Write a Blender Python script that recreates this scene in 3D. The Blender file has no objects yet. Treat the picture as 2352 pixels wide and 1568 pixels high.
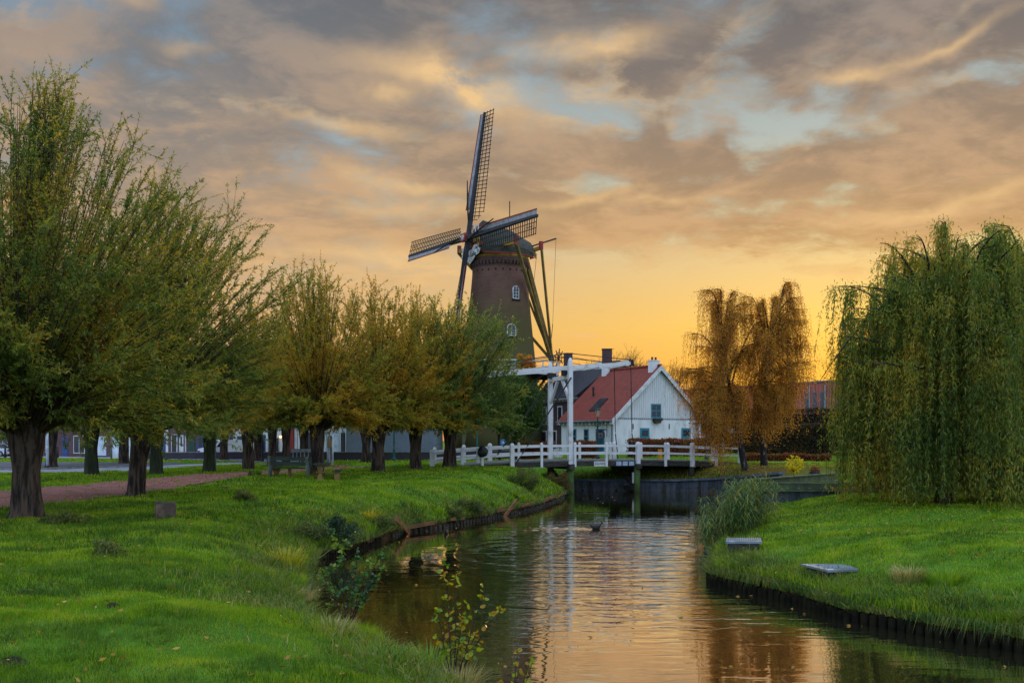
import bpy, math, random
import numpy as np
from mathutils import Vector, Matrix
R = math.radians
random.seed(7)
rng = np.random.default_rng(11)
SC = bpy.context.scene
COL = SC.collection

# ------------------------------------------------------------------ camera
F = 2286.0            # focal length in overview pixels (2352 wide)
CZ = 3.4              # eye height above the water (z = 0)
cam_d = bpy.data.cameras.new('camera'); cam = bpy.data.objects.new('camera', cam_d); COL.objects.link(cam)
cam.location = (0, 0, CZ); cam.rotation_euler = (R(90), 0, 0)
cam_d.sensor_width = 36; cam_d.lens = 36 * F / 2352
cam_d.shift_y = (1010 - 784) / 2352
cam_d.clip_end = 5000; cam_d.clip_start = 0.1
SC.camera = cam
SC.view_settings.view_transform = 'Standard'; SC.view_settings.look = 'None'
SC.view_settings.exposure = 0.0; SC.view_settings.gamma = 1.0
SC.render.engine = 'CYCLES'
SC.cycles.use_denoising = True
SC.cycles.max_bounces = 7; SC.cycles.diffuse_bounces = 3; SC.cycles.glossy_bounces = 3
SC.cycles.transmission_bounces = 4; SC.cycles.transparent_max_bounces = 4
SC.cycles.caustics_reflective = False; SC.cycles.caustics_refractive = False

def P(vx, vy, D):
    "point seen at overview pixel (vx, vy) at distance D along +Y"
    return Vector(((vx - 1176) / F * D, D, CZ - (vy - 1010) / F * D))
def PX(vx, D): return (vx - 1176) / F * D

def lin(h, k=1.0):
    h = h.lstrip('#'); o = []
    for i in (0, 2, 4):
        c = int(h[i:i + 2], 16) / 255
        o.append((c / 12.92 if c <= 0.04045 else ((c + 0.055) / 1.055) ** 2.4) * k)
    return (o[0], o[1], o[2], 1.0)

# ------------------------------------------------------------------ node helper
class G:
    def __init__(s, nt): s.nt = nt; s.n = nt.nodes; s.l = nt.links
    def put(s, sock, v):
        if v is None: return
        if isinstance(v, bpy.types.NodeSocket): s.l.new(v, sock)
        elif isinstance(v, (tuple, list)) and len(v) == 4 and sock.type == 'VECTOR': sock.default_value = v[:3]
        else: sock.default_value = v
    def m(s, op, a, b=None, c=None, clamp=False):
        n = s.n.new('ShaderNodeMath'); n.operation = op; n.use_clamp = clamp
        s.put(n.inputs[0], a); s.put(n.inputs[1], b)
        if c is not None: s.put(n.inputs[2], c)
        return n.outputs[0]
    def add(s, a, b): return s.m('ADD', a, b)
    def mul(s, a, b): return s.m('MULTIPLY', a, b)
    def sub(s, a, b): return s.m('SUBTRACT', a, b)
    def mix(s, f, a, b, mode='MIX'):
        n = s.n.new('ShaderNodeMix'); n.data_type = 'RGBA'; n.blend_type = mode
        s.put(n.inputs[0], f); s.put(n.inputs[6], a); s.put(n.inputs[7], b)
        return n.outputs[2]
    def step(s, v, lo, hi):
        n = s.n.new('ShaderNodeMapRange'); n.interpolation_type = 'SMOOTHSTEP'
        s.put(n.inputs[0], v); s.put(n.inputs[1], lo); s.put(n.inputs[2], hi)
        return n.outputs[0]
    def ramp(s, v, stops, interp='LINEAR'):
        n = s.n.new('ShaderNodeValToRGB'); r = n.color_ramp; r.interpolation = interp
        while len(r.elements) < len(stops): r.elements.new(0.5)
        for e, (p, c) in zip(r.elements, stops): e.position = p; e.color = c
        s.put(n.inputs[0], v); return n.outputs[0]
    def noise(s, vec, scale, detail=4, rough=0.55, dist=0.0, out=0):
        n = s.n.new('ShaderNodeTexNoise'); s.put(n.inputs['Vector'], vec)
        n.inputs['Scale'].default_value = scale; n.inputs['Detail'].default_value = detail
        n.inputs['Roughness'].default_value = rough; n.inputs['Distortion'].default_value = dist
        return n.outputs[out]
    def xyz(s, x, y, z):
        n = s.n.new('ShaderNodeCombineXYZ'); s.put(n.inputs[0], x); s.put(n.inputs[1], y); s.put(n.inputs[2], z)
        return n.outputs[0]
    def sep(s, v):
        n = s.n.new('ShaderNodeSeparateXYZ'); s.put(n.inputs[0], v); return n.outputs
    def vmul(s, v, c):
        n = s.n.new('ShaderNodeVectorMath'); n.operation = 'MULTIPLY'; s.put(n.inputs[0], v); n.inputs[1].default_value = c
        return n.outputs[0]
    def bump(s, h, strength=0.5, dist=0.02, normal=None):
        n = s.n.new('ShaderNodeBump'); n.inputs['Strength'].default_value = strength
        n.inputs['Distance'].default_value = dist; s.put(n.inputs['Height'], h)
        if normal is not None: s.put(n.inputs['Normal'], normal)
        return n.outputs[0]
    def coord(s, o='Object'): return s.n.new('ShaderNodeTexCoord').outputs[o]
    def geo(s, o='Position'): return s.n.new('ShaderNodeNewGeometry').outputs[o]

# ------------------------------------------------------------------ world: sunset sky
W = bpy.data.worlds.new('World'); SC.world = W; W.use_nodes = True
W.node_tree.nodes.clear(); g = G(W.node_tree)
SUN_AZ, SUN_EL = 21.0, 4.5
d = g.sep(g.coord('Generated'))
x, y, z = d[0], d[1], d[2]
az = g.m('ARCTAN2', x, y)
v = g.m('DIVIDE', z, g.m('MAXIMUM', g.m('SQRT', g.add(g.mul(x, x), g.mul(y, y))), 0.02))
# cloud sheet: directions dropped on a plane high above, so streaks flatten towards the horizon
zz = g.add(g.m('MAXIMUM', z, 0.0), 0.16)
pl = g.xyz(g.m('DIVIDE', x, zz), g.m('DIVIDE', y, zz), 0.0)
sk = g.add(g.m('DIVIDE', x, zz), g.mul(g.m('DIVIDE', y, zz), 0.35))
n1 = g.noise(pl, 1.15, 9, 0.56, 0.35)
n2 = g.noise(g.vmul(pl, (1.0, 1.0, 1.0)), 3.1, 7, 0.6, 0.5)
warp = g.noise(g.xyz(az, v, 0.0), 5.0, 5, 0.6, 0.0, out=1)
wv = g.sep(warp)
au = g.add(az, g.mul(g.sub(wv[0], 0.5), 0.16)); vv = g.add(v, g.mul(g.sub(wv[1], 0.5), 0.085))
def blob(vx, vy, rx, ry, tilt=0.0):
    a0 = math.atan((vx - 1176) / F); v0 = (1010 - vy) / F
    du = g.sub(au, a0); dv = g.sub(vv, v0)
    if tilt: dv = g.add(dv, g.mul(du, -math.tan(R(tilt))))
    a = g.m('DIVIDE', du, rx / F); b = g.m('DIVIDE', dv, ry / F)
    return g.m('POWER', 2.718, g.mul(g.add(g.mul(a, a), g.mul(b, b)), -1.0))
def total(items):
    t = None
    for w, *b in items:
        q = g.mul(blob(*b), w); t = q if t is None else g.add(t, q)
    return t
clear = total([(0.62, 1300, 225, 130, 60, -12), (0.4, 1450, 250, 130, 40, 0), (0.5, 1640, 290, 110, 80, 0), (0.5, 1900, 310, 200, 26, -3),
               (0.55, 2230, 250, 160, 26, -8), (0.4, 1710, 90, 90, 40, 20), (0.55, 2200, 110, 70, 25, 25),
               (0.55, 1340, 425, 150, 28, 0), (0.35, 1080, 240, 50, 14, 0), (0.55, 60, 90, 120, 45, 0), (0.4, 420, 40, 160, 25, 0),
               (0.4, 760, 330, 100, 10, 0), (0.3, 1220, 130, 60, 30, 0), (0.5, 1780, 350, 60, 50, 0)])
dense = total([(0.5, 1900, 60, 300, 55, 10), (0.45, 1760, 190, 90, 45, -30), (0.4, 2060, 200, 90, 40, 10), (0.3, 1600, 360, 60, 60, 40), (0.7, 2120, 400, 380, 42, 6), (0.4, 700, 90, 300, 90, 0), (0.45, 1500, 330, 30, 90, 60),
               (0.35, 1650, 420, 60, 60, -60), (0.45, 2250, 120, 200, 40, -10), (0.15, 1750, 560, 500, 40, -6)])
lit = total([(0.95, 1090, 190, 120, 42, -22), (0.8, 1000, 170, 170, 30, -8), (0.75, 1330, 110, 170, 30, 8), (0.6, 870, 215, 60, 22, 0),
             (0.7, 1960, 205, 90, 14, 4), (0.6, 2200, 165, 100, 16, 12), (0.55, 760, 300, 160, 18, -6), (0.5, 1000, 500, 240, 20, -4),
             (0.55, 1350, 460, 120, 14, 10), (0.5, 1560, 470, 110, 12, 4), (0.5, 2200, 510, 250, 16, 8), (0.45, 880, 610, 200, 22, 0),
             (0.5, 900, 430, 200, 20, -8), (0.35, 420, 150, 60, 16, 0), (0.3, 230, 60, 60, 12, 0)])
# how much cloud: heavy above nine degrees, a clear strip over the horizon that closes to the left
left = g.step(az, 0.05, -0.35)
basev = g.add(g.mul(g.step(v, g.sub(0.155, g.mul(left, 0.06)), g.add(0.215, 0.0)), 0.62), -0.34)
n3 = g.noise(pl, 8.5, 6, 0.62, 0.3)
cv = g.add(g.add(g.add(g.mul(g.sub(n1, 0.5), 1.5), g.mul(g.sub(n2, 0.5), 1.6)), g.mul(g.sub(n3, 0.5), 1.1)), g.add(basev, 0.10))
cv = g.sub(g.add(cv, g.mul(dense, 0.7)), g.mul(clear, 0.58))
cov = g.step(cv, -0.22, 0.42)
right = g.step(az, -0.45, 0.35)
sky_l = g.ramp(v, [(0.0, lin('#d9a06a')), (0.08, lin('#d9a878')), (0.16, lin('#c9ab8c')), (0.26, lin('#9aa3a8')), (0.36, lin('#7f97aa')), (0.9, lin('#5d7c9c'))])
sky_r = g.ramp(v, [(0.0, lin('#ff9d1e')), (0.05, lin('#ffb02e')), (0.11, lin('#ffca5e')), (0.17, lin('#efcb88')), (0.235, lin('#d2cda8')), (0.30, lin('#b6bdb6')), (0.40, lin('#9aa8ac')), (0.9, lin('#5d7c9c'))])
sky = g.mix(right, sky_l, sky_r)
cl_l = g.ramp(v, [(0.0, lin('#b98c66')), (0.10, lin('#c39d78')), (0.2, lin('#ad977f')), (0.30, lin('#8a8480')), (0.42, lin('#6d757e')), (0.9, lin('#5b6570'))])
cl_r = g.ramp(v, [(0.0, lin('#e0953a')), (0.10, lin('#d8a055')), (0.18, lin('#c69a66')), (0.25, lin('#a98c6e')), (0.32, lin('#908072')), (0.38, lin('#7c7470')), (0.44, lin('#6e6b6b')), (0.9, lin('#5b6068'))])
cloud = g.mix(g.step(az, -0.42, 0.12), cl_l, cl_r)
shade = g.noise(pl, 2.2, 8, 0.6, 0.6)
cloud = g.mix(g.mul(g.step(g.add(shade, g.mul(g.sub(n3, 0.5), 0.5)), 0.40, 0.66), 0.62), cloud, g.ramp(v, [(0.0, lin('#f2b45c')), (0.14, lin('#edbd7e')), (0.22, lin('#dfb384')), (0.32, lin('#c8a888')), (0.42, lin('#a5978c')), (0.9, lin('#8a8f96'))]))
col = g.mix(cov, sky, cloud)
edge = g.mul(g.mul(g.step(cv, -0.16, 0.1), g.step(cv, 0.5, 0.12)), g.step(n2, 0.44, 0.62))
litf = g.m('ADD', g.mul(lit, g.step(n2, 0.22, 0.5)), g.mul(edge, 0.45), clamp=True)
litc = g.ramp(v, [(0.0, lin('#ffc06a')), (0.18, lin('#f8cd8c')), (0.36, lin('#f0c890')), (0.9, lin('#a8a9ad'))])
col = g.mix(g.mul(litf, 0.95), col, litc)
# small contrail low over the water and the bright patch where the sun stands behind thin cloud
a0 = R(SUN_AZ); v0 = math.tan(R(SUN_EL))
du = g.m('DIVIDE', g.sub(az, a0), 0.17); dv = g.m('DIVIDE', g.sub(v, v0), 0.085)
sg = g.m('POWER', 2.718, g.mul(g.add(g.mul(du, du), g.mul(dv, dv)), -1.0))
col = g.mix(1.0, col, g.mix(sg, (0, 0, 0, 1), lin('#ffd060', 0.22)), 'ADD')
# the rest of the dome, away from the sunset: cool high cloud
back = g.m('MAXIMUM', g.step(y, 0.55, -0.25), g.step(v, 0.5, 1.3))
bn = g.noise(pl, 1.6, 6, 0.6, 0.3)
bcol = g.mix(g.step(bn, 0.38, 0.62), lin('#84a2cc', 3.1), lin('#b2b4ba', 3.1))
col = g.mix(back, col, bcol)
low = g.step(z, -0.01, -0.08)
col = g.mix(low, col, lin('#3c4238'))
bg = g.n.new('ShaderNodeBackground'); g.put(bg.inputs[0], col); bg.inputs[1].default_value = 1.0
# faint physical sky under the painted cloud deck, same sun direction
st = g.n.new('ShaderNodeTexSky'); st.sky_type = 'NISHITA'; st.sun_disc = False
st.sun_elevation = R(SUN_EL); st.sun_rotation = R(SUN_AZ)
bg2 = g.n.new('ShaderNodeBackground'); g.put(bg2.inputs[0], st.outputs[0]); bg2.inputs[1].default_value = 0.0015
ad = g.n.new('ShaderNodeAddShader'); g.l.new(bg.outputs[0], ad.inputs[0]); g.l.new(bg2.outputs[0], ad.inputs[1])
ow = g.n.new('ShaderNodeOutputWorld'); g.l.new(ad.outputs[0], ow.inputs[0])

# ------------------------------------------------------------------ sun, veiled and almost set
sd = bpy.data.lights.new('sun', 'SUN'); sd.energy = 2.4; sd.angle = R(9); sd.color = (1.0, 0.62, 0.26)
sun = bpy.data.objects.new('sun', sd); COL.objects.link(sun)
sv = Vector((math.sin(R(SUN_AZ)) * math.cos(R(SUN_EL)), math.cos(R(SUN_AZ)) * math.cos(R(SUN_EL)), math.sin(R(SUN_EL))))
sun.rotation_euler = sv.to_track_quat('Z', 'Y').to_euler(); sun.location = sv * 300

# ------------------------------------------------------------------ materials
MATS = {}
def mat(name, c1, c2=None, scale=4.0, rough=0.85, bump=0.0, bscale=None, spec=0.3, metal=0.0, stretch=(1, 1, 1), detail=5, lohi=(0.35, 0.65)):
    if name in MATS: return MATS[name]
    m = bpy.data.materials.new(name); m.use_nodes = True; m.node_tree.nodes.clear(); g = G(m.node_tree)
    b = g.n.new('ShaderNodeBsdfPrincipled'); o = g.n.new('ShaderNodeOutputMaterial'); g.l.new(b.outputs[0], o.inputs[0])
    b.inputs['Roughness'].default_value = rough; b.inputs['Specular IOR Level'].default_value = spec; b.inputs['Metallic'].default_value = metal
    pos = g.vmul(g.geo(), stretch)
    c2 = c2 or tuple(min(1, k * 0.72) for k in c1[:3]) + (1,)
    n = g.noise(pos, scale, detail, 0.6)
    g.put(b.inputs['Base Color'], g.mix(g.step(n, *lohi), c1, c2))
    if bump:
        g.put(b.inputs['Normal'], g.bump(g.noise(pos, bscale or scale * 4, 4, 0.6), bump, 0.02))
    MATS[name] = m; return m
def leafmat(name, cols, trans=0.45, rough=0.5, patch=0.6, pc=None, spec=0.25):
    "thin leaves: colour differs leaf by leaf and in drifts through the crown"
    m = bpy.data.materials.new(name); m.use_nodes = True; m.node_tree.nodes.clear(); g = G(m.node_tree)
    rnd = g.geo('Random Per Island'); n = g.noise(g.geo(), patch, 3, 0.55)
    f = g.m('ADD', g.mul(rnd, 0.55), g.mul(g.step(n, 0.3, 0.7), 0.45), clamp=True)
    k = len(cols) - 1
    c = g.ramp(f, [(i / k, q) for i, q in enumerate(cols)])
    b = g.n.new('ShaderNodeBsdfPrincipled'); g.put(b.inputs['Base Color'], c)
    b.inputs['Roughness'].default_value = rough; b.inputs['Specular IOR Level'].default_value = spec
    t = g.n.new('ShaderNodeBsdfTranslucent'); g.put(t.inputs[0], g.mix(1.0, c, (1.5, 1.35, 0.55, 1), 'MULTIPLY'))
    mx = g.n.new('ShaderNodeMixShader'); mx.inputs[0].default_value = trans
    g.l.new(b.outputs[0], mx.inputs[1]); g.l.new(t.outputs[0], mx.inputs[2])
    o = g.n.new('ShaderNodeOutputMaterial'); g.l.new(mx.outputs[0], o.inputs[0])
    MATS[name] = m; return m
def glassmat(name, c=(0.02, 0.025, 0.03, 1), rough=0.08):
    m = bpy.data.materials.new(name); m.use_nodes = True; g = G(m.node_tree)
    b = g.n['Principled BSDF']; b.inputs['Roughness'].default_value = rough; b.inputs['Specular IOR Level'].default_value = 0.35
    n = g.noise(g.geo(), 0.9, 3); g.put(b.inputs['Base Color'], g.mix(n, c, tuple(k * 2.2 for k in c[:3]) + (1,)))
    MATS[name] = m; return m
def emat(name, c, s):
    m = bpy.data.materials.new(name); m.use_nodes = True; g = G(m.node_tree)
    b = g.n['Principled BSDF']; b.inputs['Emission Color'].default_value = c; b.inputs['Emission Strength'].default_value = s
    b.inputs['Base Color'].default_value = c; MATS[name] = m; return m
def brickmat(name, c1, c2, mortar, sx=1.0, sz=1.0, rough=0.9, bw=0.22, bh=0.075, msize=0.012, axis=(1, 0), green=None):
    "brick courses in world metres: horizontal run along 'axis', height along z"
    m = bpy.data.materials.new(name); m.use_nodes = True; m.node_tree.nodes.clear(); g = G(m.node_tree)
    p = g.sep(g.geo()); run = g.add(g.mul(p[0], axis[0]), g.mul(p[1], axis[1]))
    t = g.n.new('ShaderNodeTexBrick'); g.put(t.inputs['Vector'], g.xyz(run, p[2], 0.0))
    t.inputs['Color1'].default_value = c1; t.inputs['Color2'].default_value = c2; t.inputs['Mortar'].default_value = mortar
    t.inputs['Scale'].default_value = 1.0; t.inputs['Mortar Size'].default_value = msize
    t.inputs['Brick Width'].default_value = bw; t.inputs['Row Height'].default_value = bh
    n = g.noise(g.geo(), 0.8, 5)
    c = g.mix(g.mul(g.step(n, 0.4, 0.7), 0.4), t.outputs[0], tuple(k * 0.55 for k in c1[:3]) + (1,))
    if green:
        zlo, zhi, gc, dark = green
        n2 = g.noise(g.vmul(g.geo(), (1, 1, 0.4)), 0.55, 5)
        f = g.step(g.sub(p[2], g.mul(g.sub(n2, 0.5), 5.0)), zhi, zlo)
        c = g.mix(g.mul(f, 0.85), c, gc)
    b = g.n.new('ShaderNodeBsdfPrincipled'); g.put(b.inputs['Base Color'], c); b.inputs['Roughness'].default_value = rough
    b.inputs['Specular IOR Level'].default_value = 0.2
    g.put(b.inputs['Normal'], g.bump(t.outputs[1], 0.3, -0.01))
    o = g.n.new('ShaderNodeOutputMaterial'); g.l.new(b.outputs[0], o.inputs[0])
    MATS[name] = m; return m

# ------------------------------------------------------------------ objects
def tag(o, label=None, cat=None, group=None, kind=None):
    if label: o['label'] = label
    if cat: o['category'] = cat
    if group: o['group'] = group
    if kind: o['kind'] = kind
    return o
ORG = {}
def thing(name, loc, label, cat, group=None):
    o = bpy.data.objects.new(name, None); o.empty_display_size = 0.3; COL.objects.link(o); o.location = loc
    ORG[o.name] = Vector(loc); return tag(o, label, cat, group)
def link_mesh(name, me, material=None, parent=None):
    o = bpy.data.objects.new(name, me); COL.objects.link(o)
    if material: me.materials.append(material)
    if parent is not None: o.parent = parent
    return o
def origin(parent):
    if parent is None: return Vector((0, 0, 0))
    if parent.name in ORG: return ORG[parent.name]
    return origin(parent.parent) if parent.parent is not None else Vector((0, 0, 0))
def dup(root, loc, **kw):
    r = root.copy(); COL.objects.link(r); r.location = loc; ORG[r.name] = Vector(loc)
    if 'rot' in kw: r.rotation_euler = (0, 0, kw.pop('rot'))
    if 'scale' in kw: s_ = kw.pop('scale'); r.scale = s_ if isinstance(s_, (tuple, list)) else (s_,) * 3
    tag(r, **kw)
    for ch in root.children:
        c = ch.copy(); COL.objects.link(c); c.parent = r
        for gc in ch.children:
            d_ = gc.copy(); COL.objects.link(d_); d_.parent = c
    return r

class MB:
    "collects shapes; build() links them as ONE mesh object"
    def __init__(s, T=None): s.v = []; s.f = []; s.T = T
    def addv(s, pts):
        i = len(s.v)
        for p in pts:
            p = Vector(p)
            s.v.append(s.T @ p if s.T is not None else p)
        return i
    def poly(s, pts):
        i = s.addv(pts); s.f.append(tuple(range(i, i + len(pts)))); return s
    def box(s, x0, x1, y0, y1, z0, z1):
        i = s.addv([(x0, y0, z0), (x1, y0, z0), (x1, y1, z0), (x0, y1, z0), (x0, y0, z1), (x1, y0, z1), (x1, y1, z1), (x0, y1, z1)])
        for q in ((0, 3, 2, 1), (4, 5, 6, 7), (0, 1, 5, 4), (1, 2, 6, 5), (2, 3, 7, 6), (3, 0, 4, 7)): s.f.append(tuple(i + k for k in q))
        return s
    def bar(s, p0, p1, w, h, up=(0, 0, 1), w1=None, h1=None):
        "rectangular bar from p0 to p1; w sideways, h along up"
        p0, p1 = Vector(p0), Vector(p1); d = (p1 - p0).normalized(); up = Vector(up)
        sd = d.cross(up)
        if sd.length < 1e-4: sd = d.cross(Vector((1, 0, 0)))
        sd.normalize(); u = sd.cross(d).normalized()
        w1 = w if w1 is None else w1; h1 = h if h1 is None else h1
        pts = []
        for p, a, b in ((p0, w, h), (p1, w1, h1)):
            pts += [p - sd * a / 2 - u * b / 2, p + sd * a / 2 - u * b / 2, p + sd * a / 2 + u * b / 2, p - sd * a / 2 + u * b / 2]
        i = s.addv(pts)
        for q in ((3, 2, 1, 0), (4, 5, 6, 7), (0, 1, 5, 4), (1, 2, 6, 5), (2, 3, 7, 6), (3, 0, 4, 7)): s.f.append(tuple(i + k for k in q))
        return s
    def tube(s, pts, r, n=8, caps=True):
        "tube through points; r one radius or a list"
        pts = [Vector(p) for p in pts]; k = len(pts)
        rs = r if isinstance(r, (list, tuple)) else [r] * k
        a = Vector((0, 0, 1)); rows = []
        for j, p in enumerate(pts):
            t = (pts[min(j + 1, k - 1)] - pts[max(j - 1, 0)])
            t = t.normalized() if t.length > 1e-9 else Vector((0, 0, 1))
            e = t.cross(a)
            if e.length < 0.05: e = t.cross(Vector((0, 1, 0)))
            e.normalize(); f_ = t.cross(e).normalized()
            rows.append(s.addv([p + (e * math.cos(2 * math.pi * q / n) + f_ * math.sin(2 * math.pi * q / n)) * rs[j] for q in range(n)]))
        for j in range(k - 1):
            for q in range(n):
                s.f.append((rows[j] + q, rows[j] + (q + 1) % n, rows[j + 1] + (q + 1) % n, rows[j + 1] + q))
        if caps:
            s.f.append(tuple(rows[0] + q for q in range(n))[::-1]); s.f.append(tuple(rows[-1] + q for q in range(n)))
        return s
    def lathe(s, c, prof, n=16, sx=1.0, sy=1.0, jit=0.0, ph=0.0):
        "prof: (radius, z) going up"
        c = Vector(c); rows = []
        for r, z_ in prof:
            rows.append(s.addv([c + Vector((math.cos(2 * math.pi * q / n + ph) * r * sx, math.sin(2 * math.pi * q / n + ph) * r * sy, z_))
                                * 1.0 + (Vector((random.uniform(-jit, jit), random.uniform(-jit, jit), 0)) if jit else Vector((0, 0, 0))) for q in range(n)]))
        for j in range(len(prof) - 1):
            for q in range(n):
                s.f.append((rows[j] + q, rows[j] + (q + 1) % n, rows[j + 1] + (q + 1) % n, rows[j + 1] + q))
        s.f.append(tuple(rows[0] + q for q in range(n))[::-1]); s.f.append(tuple(rows[-1] + q for q in range(n)))
        return s
    def prism(s, pts2, a, b, mp):
        "polygon pts2 extruded from a to b, mp(u, v, w) -> point"
        n = len(pts2); i = s.addv([mp(u, v, a) for u, v in pts2] + [mp(u, v, b) for u, v in pts2])
        s.f.append(tuple(i + k for k in range(n))[::-1]); s.f.append(tuple(i + n + k for k in range(n)))
        for k in range(n): s.f.append((i + k, i + (k + 1) % n, i + n + (k + 1) % n, i + n + k))
        return s
    def build(s, name, material=None, parent=None, smooth=False, uv=None):
        o0 = origin(parent); me = bpy.data.meshes.new(name)
        me.from_pydata([tuple(p - o0) for p in s.v], [], s.f); me.update()
        if smooth: me.polygons.foreach_set('use_smooth', [True] * len(me.polygons))
        if uv:
            l = me.uv_layers.new(name='UVMap'); vs = s.v
            for lo in me.loops: l.data[lo.index].uv = uv(vs[lo.vertex_index])
        return link_mesh(name, me, material, parent)

def npmesh(name, V, Fc, material=None, parent=None, smooth=False, nper=4):
    "big mesh from numpy arrays, all faces with nper corners"
    me = bpy.data.meshes.new(name); V = np.asarray(V, np.float32); Fc = np.asarray(Fc, np.int32)
    if parent is not None: V = V - np.array(origin(parent), np.float32)
    me.vertices.add(len(V)); me.vertices.foreach_set('co', V.ravel())
    me.loops.add(Fc.size); me.loops.foreach_set('vertex_index', Fc.ravel())
    me.polygons.add(len(Fc)); me.polygons.foreach_set('loop_start', np.arange(0, Fc.size, nper, dtype=np.int32))
    me.polygons.foreach_set('loop_total', np.full(len(Fc), nper, np.int32))
    if smooth: me.polygons.foreach_set('use_smooth', np.ones(len(Fc), bool))
    me.update(calc_edges=True); me.validate()
    return link_mesh(name, me, material, parent)
def leaves(pos, dirs, length, width, droop=0.0):
    "one folded diamond per leaf; pos, dirs (n,3); returns verts, faces"
    n = len(pos); d = dirs / np.maximum(np.linalg.norm(dirs, axis=1, keepdims=True), 1e-6)
    r = rng.normal(size=(n, 3)); s = np.cross(d, r); s /= np.maximum(np.linalg.norm(s, axis=1, keepdims=True), 1e-6)
    L = (length * rng.uniform(0.7, 1.25, (n, 1))); Wd = width * rng.uniform(0.75, 1.25, (n, 1))
    tip = pos + d * L; tip[:, 2] -= droop * L[:, 0]
    mid = pos + d * L * 0.42
    V = np.stack([pos, mid + s * Wd / 2, tip, mid - s * Wd / 2], 1).reshape(-1, 3)
    return V, np.arange(4 * n).reshape(n, 4)
def wires(A, B, ra, rb):
    "many thin three-sided twigs; A,B (n,3)"
    n = len(A); d = B - A; d = d / np.maximum(np.linalg.norm(d, axis=1, keepdims=True), 1e-6)
    s = np.cross(d, np.array([0.31, 0.53, 0.79])); s /= np.maximum(np.linalg.norm(s, axis=1, keepdims=True), 1e-6); t = np.cross(d, s)
    V = []
    ra = np.broadcast_to(np.asarray(ra, float).reshape(-1, 1), (n, 1)); rb = np.broadcast_to(np.asarray(rb, float).reshape(-1, 1), (n, 1))
    for P_, r in ((A, ra), (B, rb)):
        for k in range(3):
            a = 2 * math.pi * k / 3; V.append(P_ + (s * math.cos(a) + t * math.sin(a)) * r)
    V = np.stack(V, 1).reshape(-1, 3); b = (np.arange(n) * 6)[:, None]
    Fc = np.concatenate([b + np.array([[0, 1, 4, 3]]), b + np.array([[1, 2, 5, 4]]), b + np.array([[2, 0, 3, 5]])])
    return V, Fc
def text_mesh(name, body, size, T, material, parent, extrude=0.004, shear=0.0, align='CENTER', bold=0.0):
    cu = bpy.data.curves.new(name, 'FONT'); cu.body = body; cu.size = size; cu.extrude = extrude; cu.shear = shear
    cu.align_x = align; cu.align_y = 'CENTER'; cu.offset = bold
    to = bpy.data.objects.new(name, cu); COL.objects.link(to); bpy.context.view_layer.update()
    me = bpy.data.meshes.new_from_object(to.evaluated_get(bpy.context.evaluated_depsgraph_get()))
    bpy.data.objects.remove(to); me.name = name
    me.transform(Matrix.Translation(-origin(parent)) @ T)
    me.materials.clear()
    return link_mesh(name, me, material, parent)
def frame(o, ex, ey, ez):
    M = Matrix.Identity(4)
    for i, e in enumerate((ex, ey, ez)):
        for j in range(3): M[j][i] = e[j]
    for j in range(3): M[j][3] = o[j]
    return M

WHITE = mat('white_paint', lin('#c9ccca'), lin('#aab0ae'), 3.0, 0.55, 0.1)
WHITEB = mat('bridge_white', lin('#d2d4d3'), lin('#8d9884'), 1.8, 0.5, 0.15, lohi=(0.5, 0.8), detail=8)
DWOOD = mat('dark_wet_wood', lin('#43403a'), lin('#282622'), 2.5, 0.8, 0.4, stretch=(1, 1, 4))
GWOOD = mat('algae_wood', lin('#4e6a2e'), lin('#3a4a2b'), 2.0, 0.85, 0.4)
BWOOD = mat('grey_wall_wood', lin('#5a6068'), lin('#3c4148'), 1.2, 0.85, 0.5, 14, stretch=(3, 3, 0.5))
OWOOD = mat('brown_plank', lin('#8a5a34'), lin('#5f4630'), 2.0, 0.8, 0.4, stretch=(1, 1, 3))
IRON = mat('black_iron', lin('#23272b'), lin('#1a1d20'), 3, 0.6)
GALV = mat('galvanised_steel', lin('#9aa3a8'), lin('#7d868c'), 3, 0.45, metal=0.5)
CONC = mat('concrete', lin('#8b8a84'), lin('#6a6b66'), 3, 0.9, 0.3)
GLASS = glassmat('dark_glass', (0.012, 0.015, 0.02, 1), 0.22)

# ------------------------------------------------------------------ lie of the land
WPOLY = np.array([(1.4, -2), (1.2, 4), (0.6, 9), (-0.15, 10.8), (-0.6, 12.2), (-1.0, 13.2), (-1.5, 14.2), (-2.15, 15.3), (-2.75, 16.0), (-3.4, 16.9), (-3.7, 17.8), (-4.0, 19.2), (-4.45, 21.6),
    (-4.85, 23.6), (-5.2, 26), (-5.5, 28.3), (-5.2, 29.2), (-4.9, 30.4), (-4.6, 31.9), (-4.46, 33.2), (-4.24, 35.2), (-4.0, 36.3), (-2.68, 38.5), (-1.32, 42), (-0.1, 45.4), (1.09, 48.9), (1.9, 52.6), (2.64, 55.9),
    (3.05, 58.6), (3.1, 60.2), (2.6, 61.6), (1.4, 62.9), (-0.3, 64.2), (-3, 65.4), (-8, 66.3), (-16, 67), (-16, 70.5), (-8, 70), (-2, 69), (1.9, 68), (3.6, 67.2), (7, 66.6), (11.06, 65.5), (13.2, 63.4), (15.6, 57.6),
    (17.2, 56.6), (17.4, 53.6), (16, 50.8), (13, 46.8), (10.1, 43), (9.75, 40.6), (8.7, 38), (7.3, 33.4), (6.3, 30), (5.9, 28.6), (5.25, 26), (4.82, 24.2), (4.8, 23.5), (5.03, 22.9), (5.29, 22.3), (5.57, 21.5), (5.97, 20.6),
    (6.34, 18.8), (6.95, 17.9), (7.45, 17), (8.2, 16.05), (10, 14.2), (13, 10), (14, 4), (14.5, -2)], float)
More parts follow.
